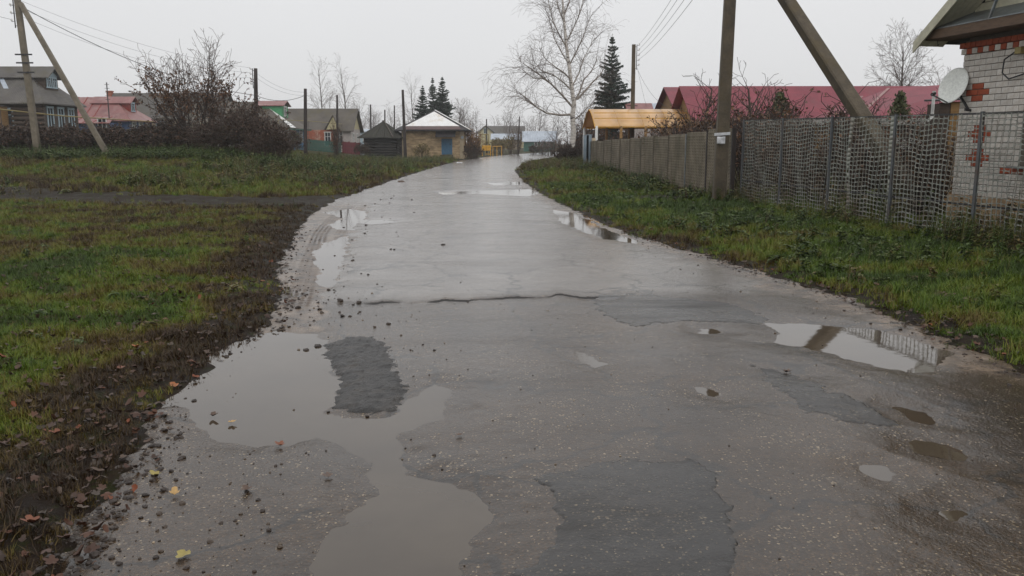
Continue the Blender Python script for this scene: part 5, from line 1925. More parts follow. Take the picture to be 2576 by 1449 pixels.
# weathered brick yard wall further back
a = P(1930, 360, 27); b = P(2330, 360, 24)
h = empty('yard_shed', (a.x, 27, gz(a.x, 27)), 'low brown shed wall behind the mesh fence under the maroon roof', 'shed')
zt = P(2000, 318, 26).z
n = 16
for i in range(n):
    p0 = Vector((a.x, 27, 0)).lerp(Vector((b.x + 1.5, 24.5, 0)), i / n); p1 = Vector((a.x, 27, 0)).lerp(Vector((b.x + 1.5, 24.5, 0)), (i + .94) / n)
    MB().slab([(p0.x, p0.y, .0), (p1.x, p1.y, .0), (p1.x, p1.y, zt), (p0.x, p0.y, zt)], (0.004, .04, 0)).build('board', M['ochre_board' if i % 4 < 2 else 'log_brown'], h)
MB().slab([(a.x - .2, 26.8, zt), (b.x + 1.7, 24.2, zt), (b.x + 2.2, 27, zt + .25), (a.x + .3, 29.6, zt + .25)], (0, 0, .05)).build('roof', M['slate_brown'], h)
# ------------------------------------------------------------------ trees and shrubs
M['bark_birch'] = None


def birch_bark():
    m = bpy.data.materials.new('birch_bark')
    t, b = nt(m)
    v = coords(t, (1.2, 1.2, 5))
    n1 = noise_n(t, v, 2.2, 5, .7)
    n2 = noise_n(t, coords(t, (1, 1, .6)), 1.1, 5, .7)
    col = ramp(t, n1, [(.36, S(40, 36, 34)), (.46, S(188, 182, 174)), (.8, S(228, 225, 220))])
    # old rough black bark at the butt of the trunk
    tc = t.nodes.new('ShaderNodeTexCoord')
    sx = t.nodes.new('ShaderNodeSeparateXYZ')
    t.links.new(tc.outputs['Object'], sx.inputs[0])
    low = math_(t, 'ADD', math_(t, 'MULTIPLY', sx.outputs['Z'], -.55), math_(t, 'ADD', math_(t, 'MULTIPLY', n2, 1.6), .35))
    col = mix(t, ramp(t, low, [(.45, (0, 0, 0)), (.6, (1, 1, 1))]), col, S(52, 46, 42))
    t.links.new(col, b.inputs['Base Color'])
    b.inputs['Roughness'].default_value = .75
    bump(t, b, n1, .5, .03)
    return m


M['bark_birch'] = birch_bark()
M['twig_birch'] = basic('birch_twigs', S(92, 80, 76), S(126, 112, 104), 3, .8, bs=0)
M['limb_birch'] = basic('birch_limbs', S(128, 118, 108), S(176, 168, 158), 3, .8, bs=0, stain=S(84, 74, 68))
M['twig_brown'] = basic('brown_twigs', S(62, 48, 42), S(98, 80, 68), 2, .8, bs=0)
M['twig_dark'] = basic('dark_twigs', S(46, 38, 34), S(76, 62, 54), 2, .8, bs=0)
M['twig_grey'] = basic('grey_twigs', S(92, 82, 78), S(126, 114, 108), 2, .8, bs=0)
M['bark_brown'] = basic('brown_bark', S(54, 46, 40), S(88, 76, 66), 5, .85, stretch=(3, 3, 1), bs=.5)


def leaf_mat(name, cols, rough=.6):
    m = bpy.data.materials.new(name)
    t, b = nt(m)
    gi = t.nodes.new('ShaderNodeNewGeometry')
    col = ramp(t, gi.outputs['Random Per Island'], [(i / max(1, len(cols) - 1), c) for i, c in enumerate(cols)])
    t.links.new(col, b.inputs['Base Color'])
    b.inputs['Roughness'].default_value = rough
    return m


M['dead_leaf'] = leaf_mat('dead_leaves', [S(70, 48, 34), S(104, 72, 46), S(86, 60, 44), S(122, 84, 50), S(60, 44, 34)])
M['hedge_leaf'] = leaf_mat('hedge_leaves', [S(40, 30, 25), S(62, 44, 33), S(50, 37, 30), S(92, 62, 40), S(36, 28, 24), S(66, 56, 34), S(74, 48, 34)])
M['rust_leaf'] = leaf_mat('rusty_leaves', [S(116, 78, 46), S(140, 96, 52), S(96, 66, 44), S(150, 116, 58)])
M['olive_leaf'] = leaf_mat('olive_leaves', [S(92, 88, 44), S(130, 112, 52), S(72, 76, 38), S(148, 120, 58)])
M['needle'] = leaf_mat('spruce_needles', [S(34, 48, 38), S(44, 60, 46), S(28, 40, 34), S(54, 70, 50)])
M['needle_far'] = M['needle']
M['thuja'] = leaf_mat('juniper_foliage', [S(66, 74, 44), S(84, 90, 52), S(56, 62, 40), S(98, 96, 58)])


def tubes_np(P0, P1, R0, R1, sides=3):
    P0 = np.asarray(P0, float); P1 = np.asarray(P1, float)
    R0 = np.asarray(R0, float); R1 = np.asarray(R1, float)
    d = P1 - P0
    ln = np.linalg.norm(d, axis=1, keepdims=True) + 1e-9
    d = d / ln
    ref = np.where(np.abs(d[:, 2:3]) < .9, np.array([[0, 0, 1.0]]), np.array([[1.0, 0, 0]]))
    s = np.cross(d, ref); s /= np.linalg.norm(s, axis=1, keepdims=True) + 1e-9
    u = np.cross(s, d)
    n = len(P0)
    V = np.zeros((n, 2 * sides, 3))
    for k in range(sides):
        a = 2 * math.pi * k / sides
        o = s * math.cos(a) + u * math.sin(a)
        V[:, k] = P0 + o * R0[:, None]
        V[:, sides + k] = P1 + o * R1[:, None]
    base = (np.arange(n) * 2 * sides)[:, None]
    F = []
    for k in range(sides):
        k2 = (k + 1) % sides
        F.append(np.concatenate([base + k, base + k2, base + sides + k2, base + sides + k], 1))
    return V.reshape(-1, 3), np.concatenate(F, 0)


class Tree:
    def __init__(self, seed):
        self.rng = random.Random(seed)
        self.seg = []      # p0, p1, r0, r1, level
        self.tips = []

    def rvec(self):
        r = self.rng
        while True:
            v = Vector((r.uniform(-1, 1), r.uniform(-1, 1), r.uniform(-1, 1)))
            if .05 < v.length < 1:
                return v.normalized()

    def limb(self, p, d, L, r, lev, c):
        rng = self.rng
        n = max(2, int(L / c['step'][lev] + .5))
        sl = L / n
        r_end = r * c.get('taper', .35)
        p = Vector(p); d = Vector(d).normalized()
        for i in range(n):
            t = i / n
            d = (d + self.rvec() * c['jit'][lev] + Vector((0, 0, c['up'][lev]))).normalized()
            q = p + d * sl
            ra = r + (r_end - r) * t; rb = r + (r_end - r) * (i + 1) / n
            self.seg.append((p, q, max(ra, c['rmin']), max(rb, c['rmin']), lev))
            if lev + 1 < c['lev'] and t >= c['start'][lev]:
                k = c['kids'][lev]
                k = int(k) + (rng.random() < k - int(k))
                for _ in range(k):
                    a = R_(rng.uniform(*c['ang'][lev]))
                    w = self.rvec()
                    w = (w - d * w.dot(d)).normalized()
                    if lev == 0 and 'flat' in c:
                        w.z *= .3
                    nd = d * math.cos(a) + w * math.sin(a)
                    self.limb(q, nd, L * c['ratio'][lev] * (1 - c['fall'][lev] * t) * rng.uniform(.65, 1.15), rb * c['rr'][lev], lev + 1, c)
            p = q
        self.tips.append((p, d))

    def meshes(self, split=2, sides=(7, 5, 3, 3, 3, 3)):
        out = []
        for lo, hi in ((0, split), (split, 9)):
            Vs, Fs = [], []
            nb = 0
            for lev in range(lo, hi):
                sg = [s for s in self.seg if s[4] == lev]
                if not sg:
                    continue
                v, f = tubes_np([s[0] for s in sg], [s[1] for s in sg], [s[2] for s in sg], [s[3] for s in sg], sides[min(lev, 5)])
                Vs.append(v); Fs.append(f + nb); nb += len(v)
            out.append((np.concatenate(Vs), np.concatenate(Fs)) if Vs else None)
        return out


def leaves_np(pts, size, rng, flat=False, jitter=.1):
    pts = np.asarray(pts, float)
    n = len(pts)
    c = pts + rng.normal(0, jitter, (n, 3))
    a = rng.normal(0, 1, (n, 3)); a /= np.linalg.norm(a, axis=1, keepdims=True)
    b = rng.normal(0, 1, (n, 3)); b -= a * (a * b).sum(1, keepdims=True); b /= np.linalg.norm(b, axis=1, keepdims=True)
    s = size * rng.uniform(.6, 1.3, (n, 1))
    fold = np.cross(a, b) * s * .25
    V = np.stack([c - a * s, c + b * s * .55 + fold, c + a * s, c - b * s * .55 + fold], 1).reshape(-1, 3)
    F = np.arange(n * 4).reshape(n, 4)
    return V, F


def plant_mesh(name, VF, mat):
    return mesh_np(name, VF[0], [VF[1]], False, M[mat])


def place(name, loc, label, cat, group, parts, rot=0.0, scale=1.0):
    """parts: list of (part name, mesh)"""
    r = empty(name, loc, label, cat, group)
    r.rotation_euler = (0, 0, rot)
    r.scale = scale if hasattr(scale, '__len__') else (scale,) * 3
    for pn, me in parts:
        if me is not None:
            link(pn, me, r)
    return r


def segs_pts(tree, lev_min, rng, n):
    sg = [s for s in tree.seg if s[4] >= lev_min]
    idx = rng.integers(0, len(sg), n)
    return np.array([(sg[i][0].lerp(sg[i][1], rng.random())) for i in idx])


nprng = np.random.default_rng(11)

# the big roadside birch: trunk and boughs set out by hand from the photograph, twigs grown
tb = Tree(21)
Yb = 60.0
bx = G(1440, 410).x
base = P(1441, 405, Yb)
base.z = gz(base.x, Yb)
trunk_o = [(1441, 412), (1439, 372), (1443, 330), (1440, 290), (1444, 262), (1438, 220), (1432, 170), (1424, 110), (1418, 40), (1412, -40), (1409, -90), (1407, -135)]
tr_pts = [P(x, y, Yb) for x, y in trunk_o]
tr_pts[0].z = base.z - .3
tr_r = [.30, .22, .19, .18, .165, .14, .125, .105, .085, .06, .04, .02]
LB = Vector(base)
m = MB().tube([p - LB for p in tr_pts], tr_r, 10)
cfg = dict(lev=5, step=[.5, .45, .40, .34, .34], jit=[.10, .16, .18, .16, .14], up=[.02, .0, -.05, -.12, -.22], start=[.12, .1, .1, .1, 1],
           kids=[2.2, 1.6, 1.6, .9, 0], ang=[(25, 55), (25, 60), (25, 60), (20, 50), (20, 50)], ratio=[.48, .52, .62, .62, .6], fall=[.4, .35, .3, .3, .3], rr=[.55, .6, .6, .6, .6], rmin=.0052, taper=.3)
boughs = [  # start (on trunk), way points
    [(1437, 288), (1410, 290), (1375, 284), (1350, 270), (1330, 252), (1312, 236)],
    [(1350, 270), (1338, 262), (1318, 250), (1298, 240)],
    [(1443, 272), (1415, 240), (1388, 212), (1360, 190), (1335, 172), (1316, 158)],
    [(1388, 212), (1365, 196), (1342, 196), (1322, 182), (1306, 168)],
    [(1440, 228), (1415, 205), (1390, 186), (1362, 178), (1338, 150)],
    [(1436, 200), (1418, 182), (1398, 170), (1372, 150), (1356, 118)],
    [(1430, 160), (1412, 130), (1395, 100), (1388, 66), (1376, 30)],
    [(1426, 120), (1408, 90), (1392, 56), (1380, 10), (1372, -40)],
    [(1444, 258), (1458, 232), (1470, 200), (1488, 180), (1504, 150)],
    [(1452, 250), (1474, 226), (1492, 206), (1508, 190), (1522, 172)],
    [(1440, 215), (1456, 185), (1468, 150), (1482, 120), (1494, 96)],
    [(1432, 165), (1450, 130), (1466, 96), (1478, 58), (1492, 30)],
    [(1424, 108), (1440, 76), (1456, 40), (1466, 0), (1474, -50)],
    [(1420, 60), (1404, 20), (1394, -30), (1388, -80)],
    [(1418, 40), (1434, 0), (1446, -50), (1452, -100)],
    [(1414, -20), (1400, -60), (1394, -100)],
    [(1412, -40), (1424, -80), (1430, -115)],
    [(1446, 300), (1462, 288), (1478, 270), (1494, 262)],
]
wp = {}
for bi, bw in enumerate(boughs):
    dy = tb.rng.uniform(-2.2, 2.2)
    pts = []
    for k, (x, y) in enumerate(bw):
        t = k / (len(bw) - 1)
        if k == 0 and (x, y) in wp:
            dy0 = wp[(x, y)].y - Yb
            pts.append(wp[(x, y)])
            continue
        if k == 0:
            dy0 = 0.0
        pts.append(P(x + tb.rng.uniform(-2, 2) * t, y + tb.rng.uniform(-2, 2) * t, Yb + dy0 + dy * t * 1.3))
        wp[(x, y)] = pts[-1]
    r0 = .085 if bi in (0, 2, 8, 9) else .055
    for k in range(len(pts) - 1):
        ra = r0 * (1 - .75 * k / (len(pts) - 1)); rb = r0 * (1 - .75 * (k + 1) / (len(pts) - 1))
        tb.seg.append((pts[k], pts[k + 1], ra, rb, 1))
        d = (pts[k + 1] - pts[k])
        L = d.length
        nk = max(3, int(L / .16))
        for j in range(nk):
            q = pts[k].lerp(pts[k + 1], (j + .5) / nk)
            a = R_(tb.rng.uniform(20, 65))
            w = tb.rvec(); dn_ = d.normalized(); w = (w - dn_ * w.dot(dn_)).normalized()
            tb.limb(q, dn_ * math.cos(a) + w * math.sin(a) + Vector((0, 0, .2)), tb.rng.uniform(.8, 2.1) * (1 if k else .7), .018, 2, cfg)
# short twigs straight off the stem
for k in range(4, len(tr_pts) - 1):
    for j in range(10):
        q = tr_pts[k].lerp(tr_pts[k + 1], tb.rng.random())
        a = tb.rng.uniform(0, 6.28)
        tb.limb(q, Vector((math.cos(a), math.sin(a), .5)), tb.rng.uniform(.8, 2.0), .018, 2, cfg)
tb.seg = [(s[0] - LB, s[1] - LB, s[2], s[3], s[4]) for s in tb.seg]
bo, tw = tb.meshes(2)
bt = empty('birch_tree', tuple(base), 'tall bare white trunked birch beside the road bend', 'tree')
m.v = [tuple(Vector(v) + LB) for v in m.v]
m.build('trunk', M['bark_birch'], bt, smooth=True)
link('bough', plant_mesh('bough', bo, 'limb_birch'), bt)
link('crown', plant_mesh('crown', tw, 'twig_birch'), bt)


def bare_tree(name, seed, H, R, mat='twig_grey', trunk='bark_brown', kind='birch', leaves=0, leafmat='dead_leaf', leafsize=.06, rt=.14):
    t = Tree(seed)
    if kind == 'birch':
        c = dict(lev=4, step=[.7, .6, .45, .4], jit=[.05, .12, .16, .16], up=[.05, .03, -.04, -.14], start=[.25, .15, .1, 1],
                 kids=[2.3, 1.6, 1.4, 0], ang=[(28, 50), (25, 55), (25, 60), (20, 50)], ratio=[.36, .48, .6, .6], fall=[.55, .35, .3, .3], rr=[.4, .55, .6, .6], rmin=.010, taper=.2)
    elif kind == 'dense':
        c = dict(lev=4, step=[.6, .5, .4, .35], jit=[.08, .14, .18, .2], up=[.05, .06, .02, -.03], start=[.15, .1, .1, 1],
                 kids=[3.4, 2.5, 2.0, 0], ang=[(30, 55), (25, 55), (25, 60), (20, 50)], ratio=[.42, .48, .55, .6], fall=[.45, .35, .3, .3], rr=[.45, .55, .6, .6], rmin=.009, taper=.2)
    else:
        c = dict(lev=4, step=[.35, .3, .26, .24], jit=[.08, .12, .16, .18], up=[.02, .06, .04, .03], start=[.25, .2, .1, 1],
                 kids=[1.8, 1.5, 1.3, 0], ang=[(35, 65), (30, 60), (25, 60), (20, 50)], ratio=[.5, .5, .55, .6], fall=[.4, .35, .3, .3], rr=[.55, .55, .6, .6], rmin=.007, taper=.3)
    t.limb((0, 0, -.2), (0, 0, 1), H, rt, 0, c)
    a, b = t.meshes(1)
    return [('trunk', plant_mesh('trunk', a, trunk)), ('crown', plant_mesh('crown', b, mat))]


def shrub(seed, H, R, stems=16, mat='twig_brown', leaves=900, leafmat='dead_leaf', leafsize=.05, rmin=.007, fine=1.0):
    t = Tree(seed)
    c = dict(lev=3, step=[.35, .28, .22], jit=[.12, .2, .25], up=[.05, .05, .02], start=[.15, .1, 1], kids=[2.0 * fine, 1.5 * fine, 0],
             ang=[(20, 50), (25, 60), (20, 50)], ratio=[.42, .5, .5], fall=[.45, .4, .3], rr=[.55, .6, .6], rmin=rmin, taper=.3)
    rng = t.rng
    for k in range(stems):
        a = rng.uniform(0, 6.283)
        sp = rng.uniform(0, 1) ** .7
        d = Vector((math.cos(a) * sp * R / H * 1.1, math.sin(a) * sp * R / H * 1.1, 1))
        t.limb((math.cos(a) * sp * R * .3, math.sin(a) * sp * R * .3, -.1), d, H * rng.uniform(.6, 1.0) * (1 - .25 * sp), .022, 0, c)
    a, b = t.meshes(1)
    parts = [('stems', plant_mesh('stems', a, mat)), ('crown', plant_mesh('crown', b, mat))]
    if leaves:
        pts = segs_pts(t, 1, nprng, leaves)
        parts.append(('leaves', plant_mesh('leaves', leaves_np(pts, leafsize, nprng, jitter=.05), leafmat)))
    return parts


def spruce(seed, H, R, nwh=26, gap=.0, mat='needle'):
    rng = random.Random(seed)
    nr = np.random.default_rng(seed)
    tv = MB().tube([(0, 0, -.2), (0, 0, H * .5), (0, 0, H)], [H * .016, H * .009, .01], 7)
    V, F = [], []
    nb = 0
    for w in range(nwh):
        f = (w + rng.random() * .6) / nwh
        z0_ = H * (.06 + .93 * f)
        rad = R * (1 - f) ** .9 * rng.uniform(.65, 1.15) + .04
        nbr = 9 if f < .7 else 7
        a0 = rng.uniform(0, 6.28)
        for k in range(nbr):
            if rng.random() < gap:
                continue
            a = a0 + 6.283 * k / nbr + rng.uniform(-.3, .3)
            L = rad * rng.uniform(.65, 1.12)
            z = z0_ + rng.uniform(-.025, .025) * H * (1 - f)
            droop = (.22 - .5 * f) * L
            n = max(6, int(L / .085))
            for j in range(n):
                t = (j + 1) / n
                c = np.array([math.cos(a) * L * t, math.sin(a) * L * t, z - droop * t ** 1.4 + .10 * L * t * t])
                wdt = ((.20 + .16 * L) * (1 - .55 * t) + .08) * min(1, .3 + .9 * (1 - f))
                for side in (-1, 1):
                    for _ in range(3):
                        dirv = np.array([math.cos(a + side * rng.uniform(.4, 1.25)), math.sin(a + side * rng.uniform(.4, 1.25)), rng.uniform(-.9, .15)])
                        e = c + dirv * wdt * rng.uniform(.7, 1.25)
                        upv = np.array([-dirv[1], dirv[0], rng.uniform(-.5, .5)]) * .075
                        V += [c - upv, c + upv + np.array([0, 0, .04]), e + np.array([0, 0, -.05])]
                        F.append((nb, nb + 1, nb + 2)); nb += 3
    me = bpy.data.meshes.new('trunk')
    me.from_pydata(tv.v, [], tv.f); me.materials.append(M['bark_brown'])
    cr = mesh_np('crown', np.array(V), [np.array(F)], False, M[mat])
    return [('trunk', me), ('crown', cr)]


def at(ox, Y):
    p = P(ox, 380, Y)
    return (p.x, Y, gz(p.x, Y))


# spruces
place('spruce_tree', at(1535, 78), 'dark spruce standing between the birch and the canopy pole', 'tree', 'spruce trees', spruce(3, 10.9, 2.9, 34, .14))
place('spruce_tree', at(1066, 116), 'shortest left spruce of the three behind the stone shed', 'tree', 'spruce trees', spruce(4, 9.4, 2.4, 34, .1))
place('spruce_tree', at(1091, 120), 'slim middle spruce of the three behind the stone shed', 'tree', 'spruce trees', spruce(5, 10.8, 2.4, 36, .1))
place('spruce_tree', at(1115, 116), 'broadest right spruce of the three behind the stone shed', 'tree', 'spruce trees', spruce(6, 10.6, 3.2, 38, .08))

# far birches and bare trees
far_a = bare_tree('a', 31, 12.5, 3, rt=.16)
far_b = bare_tree('b', 32, 11.0, 3, rt=.15)
far_c = bare_tree('c', 33, 7.5, 3, rt=.12, kind='round')
far_e = bare_tree('e', 36, 9.5, 3, rt=.16, kind='dense', mat='twig_brown')
far_f = bare_tree('f', 37, 6.5, 3, rt=.12, kind='dense')
far_d = bare_tree('d', 34, 6.0, 2.5, rt=.10, kind='round', mat='twig_brown')
for ox, Y, parts, s, lab in (
        (812, 138, far_a, 1.0, 'hazy leaning birch behind the long grey roof, left of the pair'),
        (872, 140, far_b, 1.12, 'hazy birch behind the long grey roof, right of the pair'),
        (838, 150, far_b, .8, 'small hazy birch between the two behind the long roof'),
        (1040, 150, far_a, .95, 'pale hazy birch left of the three spruces'),
        (2262, 85, far_e, 1.12, 'dense bare tree rising behind the maroon roof on the right'),
        (2330, 90, far_f, 1.15, 'bare birch crown behind the maroon roof near the brick house'),
        (2205, 92, far_f, .95, 'low bare tree at the left of the crowns behind the maroon roof'),
        (1150, 122, far_f, 1.0, 'bare grey tree just right of the three spruces'),
        (1172, 128, far_f, 1.05, 'bare spreading tree right of the stone shed'),
        (1202, 140, far_b, .62, 'thin bare birch above the far cream house'),
        (1278, 190, far_f, 1.25, 'hazy round tree behind the zinc roofed shed'),
        (1352, 185, far_f, 1.25, 'hazy bare tree behind the far green house'),
        (1325, 200, far_d, 1.1, 'small hazy tree left of the far green house'),
        (912, 150, far_f, 1.1, 'hazy low tree left of the slim pole'),
        (942, 155, far_c, .75, 'hazy bare tree behind the log shed pole'),
        (985, 160, far_b, .65, 'hazy slim birch behind the strutted pole'),
        (1395, 120, far_f, .8, 'bare tree behind the birch trunk on its left'),
        (1470, 90, far_f, .85, 'bare grey tree behind the birch trunk on its right')):
    place('bare_tree', at(ox, Y), lab, 'tree', 'bare trees', parts, rot=random.uniform(0, 6), scale=s)

# left thicket: the big twiggy shrub with clinging leaves
t = Tree(41)
c = dict(lev=4, step=[.5, .4, .32, .26], jit=[.08, .14, .2, .22], up=[.04, .07, .06, .04], start=[.2, .15, .1, 1], kids=[1.7, 1.45, 1.25, 0],
         ang=[(18, 42), (22, 48), (20, 55), (20, 50)], ratio=[.5, .5, .55, .6], fall=[.4, .35, .3, .3], rr=[.6, .6, .6, .6], rmin=.009, taper=.25)
for k in range(15):
    a = 6.283 * k / 15 + random.uniform(-.2, .2)
    sp = random.uniform(.1, .75)
    t.limb((math.cos(a) * .3, math.sin(a) * .3, -.1), (math.cos(a) * sp, math.sin(a) * sp, 1), random.uniform(3.6, 4.9), .05, 0, c)
a_, b_ = t.meshes(2)
pts = segs_pts(t, 1, nprng, 9000)
hz_ = pts[:, 2] + nprng.normal(0, .5, len(pts))
cl = np.array([vnoise(p[0] * 1.4 + 5, p[2] * 1.4 + p[1], 3) for p in pts])
pts = pts[(hz_ < 3.9) & (cl > .42)]
place('leafy_shrub', at(490, 46), 'tall twiggy shrub with clinging brown leaves in the left thicket', 'shrub', None,
      [('stems', plant_mesh('stems', a_, 'twig_dark')), ('crown', plant_mesh('crown', b_, 'twig_brown')), ('leaves', plant_mesh('leaves', leaves_np(pts, .075, nprng, jitter=.06), 'dead_leaf'))])

sh_round = shrub(51, 2.9, 1.9, 38, 'twig_brown', 4200, 'hedge_leaf', .06, .008, 1.15)
sh_low = [shrub(60 + k, 1.55, 1.3, 26, 'twig_dark', 2600, 'hedge_leaf', .055, .008) for k in range(3)]
sh_bare = [shrub(70 + k, 2.3, 1.4, 30, 'twig_dark', 700, 'dead_leaf', .05, .007) for k in range(3)]
sh_olive = [shrub(80 + k, 1.8, 1.3, 18, 'twig_brown', 1400, 'olive_leaf', .06, .009) for k in range(2)]
sh_rust = [shrub(90 + k, 2.4, 1.3, 18, 'twig_brown', 1500, 'rust_leaf', .06, .009) for k in range(2)]

place('rounded_shrub', at(640, 44), 'rounded brown twiggy shrub at the right end of the left thicket', 'shrub', None, sh_round, 1.0, (1.0, 1.0, .98))
place('rounded_shrub', at(590, 46), 'brown twiggy shrub between the tall shrub and the rounded one', 'shrub', None, sh_round, 3.0, (.95, .95, .95))
place('rounded_shrub', at(672, 43), 'dense brown shrub in front of the rounded twiggy shrub', 'shrub', None, sh_round, 4.9, (.95, .95, .72))
place('rounded_shrub', at(690, 45), 'lower twiggy shrub trailing off right of the rounded shrub', 'shrub', None, sh_round, 4.2, (.9, .9, .58))
place('rounded_shrub', at(430, 47), 'brown twiggy shrub just left of the tall leafy shrub', 'shrub', None, sh_round, 5.2, (1.0, 1.0, .75))
place('rounded_shrub', at(535, 44), 'dense twiggy shrub before the foot of the tall leafy shrub', 'shrub', None, sh_round, 2.2, (.9, .9, .62))
k = 0
for ox in range(-80, 480, 20):
    Y = 44.5 + (k % 4) * 1.1
    place('thicket_shrub', at(ox + random.uniform(-8, 8), Y), 'low dark twiggy shrub of the hedge along the left field edge', 'shrub', 'dark hedge shrubs on the left', sh_low[k % 3], random.uniform(0, 6), (1.15, 1.15, random.uniform(.8, 1.05)))
    k += 1

# shrubs behind the concrete fence
cfa, cfd, cfL, cfn = CF
labs = ['bare dark shrub behind the fence close to the canopy posts', 'bare shrub hiding the middle of the canopy roof', 'tangled bare shrub behind the concrete fence before the canopy end',
        'dense bare shrub behind the fence left of the notice pole', 'bare shrub behind the fence just left of the concrete pole', 'bare shrub directly behind the concrete notice pole', 'taller bare shrub at the back before the canopy roof', 'taller bare shrub at the back left of the notice pole', 'taller bare shrub at the back between canopy and gable', 'bare shrub at the back right of the notice pole']
for k, (s, off, sc) in enumerate(((.66, 2.2, 1.0), (.52, 2.2, 1.1), (.40, 1.8, 1.2), (.28, 2.0, 1.25), (.16, 1.8, 1.15), (.05, 2.0, 1.1), (.46, 3.6, 1.25), (.22, 3.6, 1.3), (.34, 3.4, 1.25), (.0, 3.4, 1.2))):
    p = cfa + cfd * (cfL * s) - cfn * off
    place('bare_shrub', (p.x, p.y, gz(p.x, p.y)), labs[k], 'shrub', 'bare shrubs behind the concrete fence', sh_bare[k % 3], k * 1.3, (sc * 1.1, sc * 1.1, sc))
apple = bare_tree('apple', 45, 3.4, 2, 'twig_dark', 'bark_brown', 'round', rt=.09)
apple2 = bare_tree('apple', 46, 3.6, 2, 'twig_dark', 'bark_brown', 'round', rt=.09)
place('apple_tree', at(1892, 28), 'crooked bare apple tree before the maroon roof', 'tree', 'apple trees', apple, 1.0, 1.0)
place('apple_tree', at(1770, 33), 'bare apple tree left of the notice pole before the roof gable', 'tree', 'apple trees', apple2, 2.0, 1.05)
place('apple_tree', at(2330, 24), 'thin bare apple tree beside the satellite dish', 'tree', 'apple trees', apple, 3.0, .72)
place('apple_tree', at(2215, 26), 'thin bare apple tree left of the leaning brace foot', 'tree', 'apple trees', apple2, 4.0, .72)


def juniper(seed, H, R):
    nr = np.random.default_rng(seed)
    n = 2600
    z = nr.random(n) ** .8
    a = nr.random(n) * 6.283
    r = R * (1 - z) ** .7 * (0.55 + .5 * nr.random(n)) * (1 + .25 * np.sin(a * 3 + z * 9))
    pts = np.stack([np.cos(a) * r, np.sin(a) * r, z * H + .1], 1)
    V, F = leaves_np(pts, .07, nr, jitter=.04)
    tv = MB().tube([(0, 0, -.2), (0, 0, H * .8)], [.06, .02], 6)
    me = bpy.data.meshes.new('trunk'); me.from_pydata(tv.v, [], tv.f); me.materials.append(M['bark_brown'])
    return [('trunk', me), ('crown', mesh_np('crown', V, [F], False, M['thuja']))]


jn = juniper(5, 3.1, 1.0)
place('juniper', at(1955, 31), 'dull green juniper in front of the maroon roof right of the apple tree', 'shrub', 'junipers', jn, 0, 1.0)
place('juniper', at(2255, 27), 'pointed dull green juniper between the brace and the satellite dish', 'shrub', 'junipers', jn, 1, (.8, .8, .95))
place('juniper', at(748, 93), 'rounded dark evergreen bush by the blue front wall', 'shrub', 'junipers', jn, 2, (1.0, 1.0, .6))
# weedy yard shrubs behind the mesh
for k, (ox, Y, lab) in enumerate(((1950, 22.6, 'brown weedy shrub behind the left end of the mesh fence'), (2080, 20.4, 'brown weedy shrub behind the middle of the mesh fence'), (2200, 19, 'brown weedy shrub behind the mesh below the brace'), (2320, 17, 'brown weedy shrub behind the mesh by the brick corner'))):
    place('weedy_shrub', at(ox, Y), lab, 'shrub', 'weedy yard shrubs', (sh_low + sh_bare)[k], k * 2.0, (.8, .8, .85))

# shrubs by the bend
for k, (ox, Y, parts, s, lab) in enumerate((
        (1180, 89, sh_rust[0], 1.25, 'rusty leaved shrub against the right side of the stone shed'),
        (1196, 94, sh_rust[1], 1.2, 'rusty leaved shrub behind the yellow cabinet'),
        (1188, 86, sh_low[0], .95, 'dark low shrub at the right foot of the stone shed'),
        (1262, 125, sh_olive[0], 1.3, 'olive yellow shrub behind the yellow railing'),
        (1284, 122, sh_olive[1], 1.35, 'olive yellow shrub left of the dark conical tree'),
        (1240, 128, sh_olive[0], 1.2, 'olive shrub behind the yellow gas risers'),
        (1062, 84, sh_olive[1], .8, 'small ochre bush against the stone shed wall'),
        (1300, 112, sh_bare[0], 1.75, 'dark narrow bare tree at the road bend'),
        (1342, 120, sh_low[1], .9, 'dark low bush right of the narrow tree at the bend'),
        (1365, 118, sh_bare[1], 1.0, 'bare bush beyond the bend below the far green house'),
        (1385, 112, sh_bare[2], 1.05, 'bare bush left of the birch foot beyond the bend'),
        (1415, 96, sh_bare[0], 1.0, 'tangled bare bush behind the birch foot'),
        (1455, 72, sh_bare[1], 1.25, 'tall bare bush right of the birch trunk'),
        (1472, 70, sh_bare[2], 1.35, 'tall bare bush left of the canopy end'),
        (1424, 58.5, sh_low[2], .75, 'rusty weed clump left of the birch foot'),
        (1444, 58, sh_low[0], .8, 'rusty weed clump at the birch foot'),
        (1520, 60, sh_bare[0], 1.05, 'bare bush under the canopy behind its posts'),
        (1570, 60, sh_bare[1], 1.05, 'bare bush beneath the canopy middle'),
        (845, 62, sh_bare[2], 1.2, 'thin bare sapling clump before the slim grey pole'),
        (905, 82, sh_low[1], .9, 'mossy low bush at the left side of the log shed'))):
    place('roadside_shrub', at(ox, Y), lab, 'shrub', 'shrubs by the bend', parts, k * 1.1, s if k not in (7, 18) else (s * .42, s * .42, s))

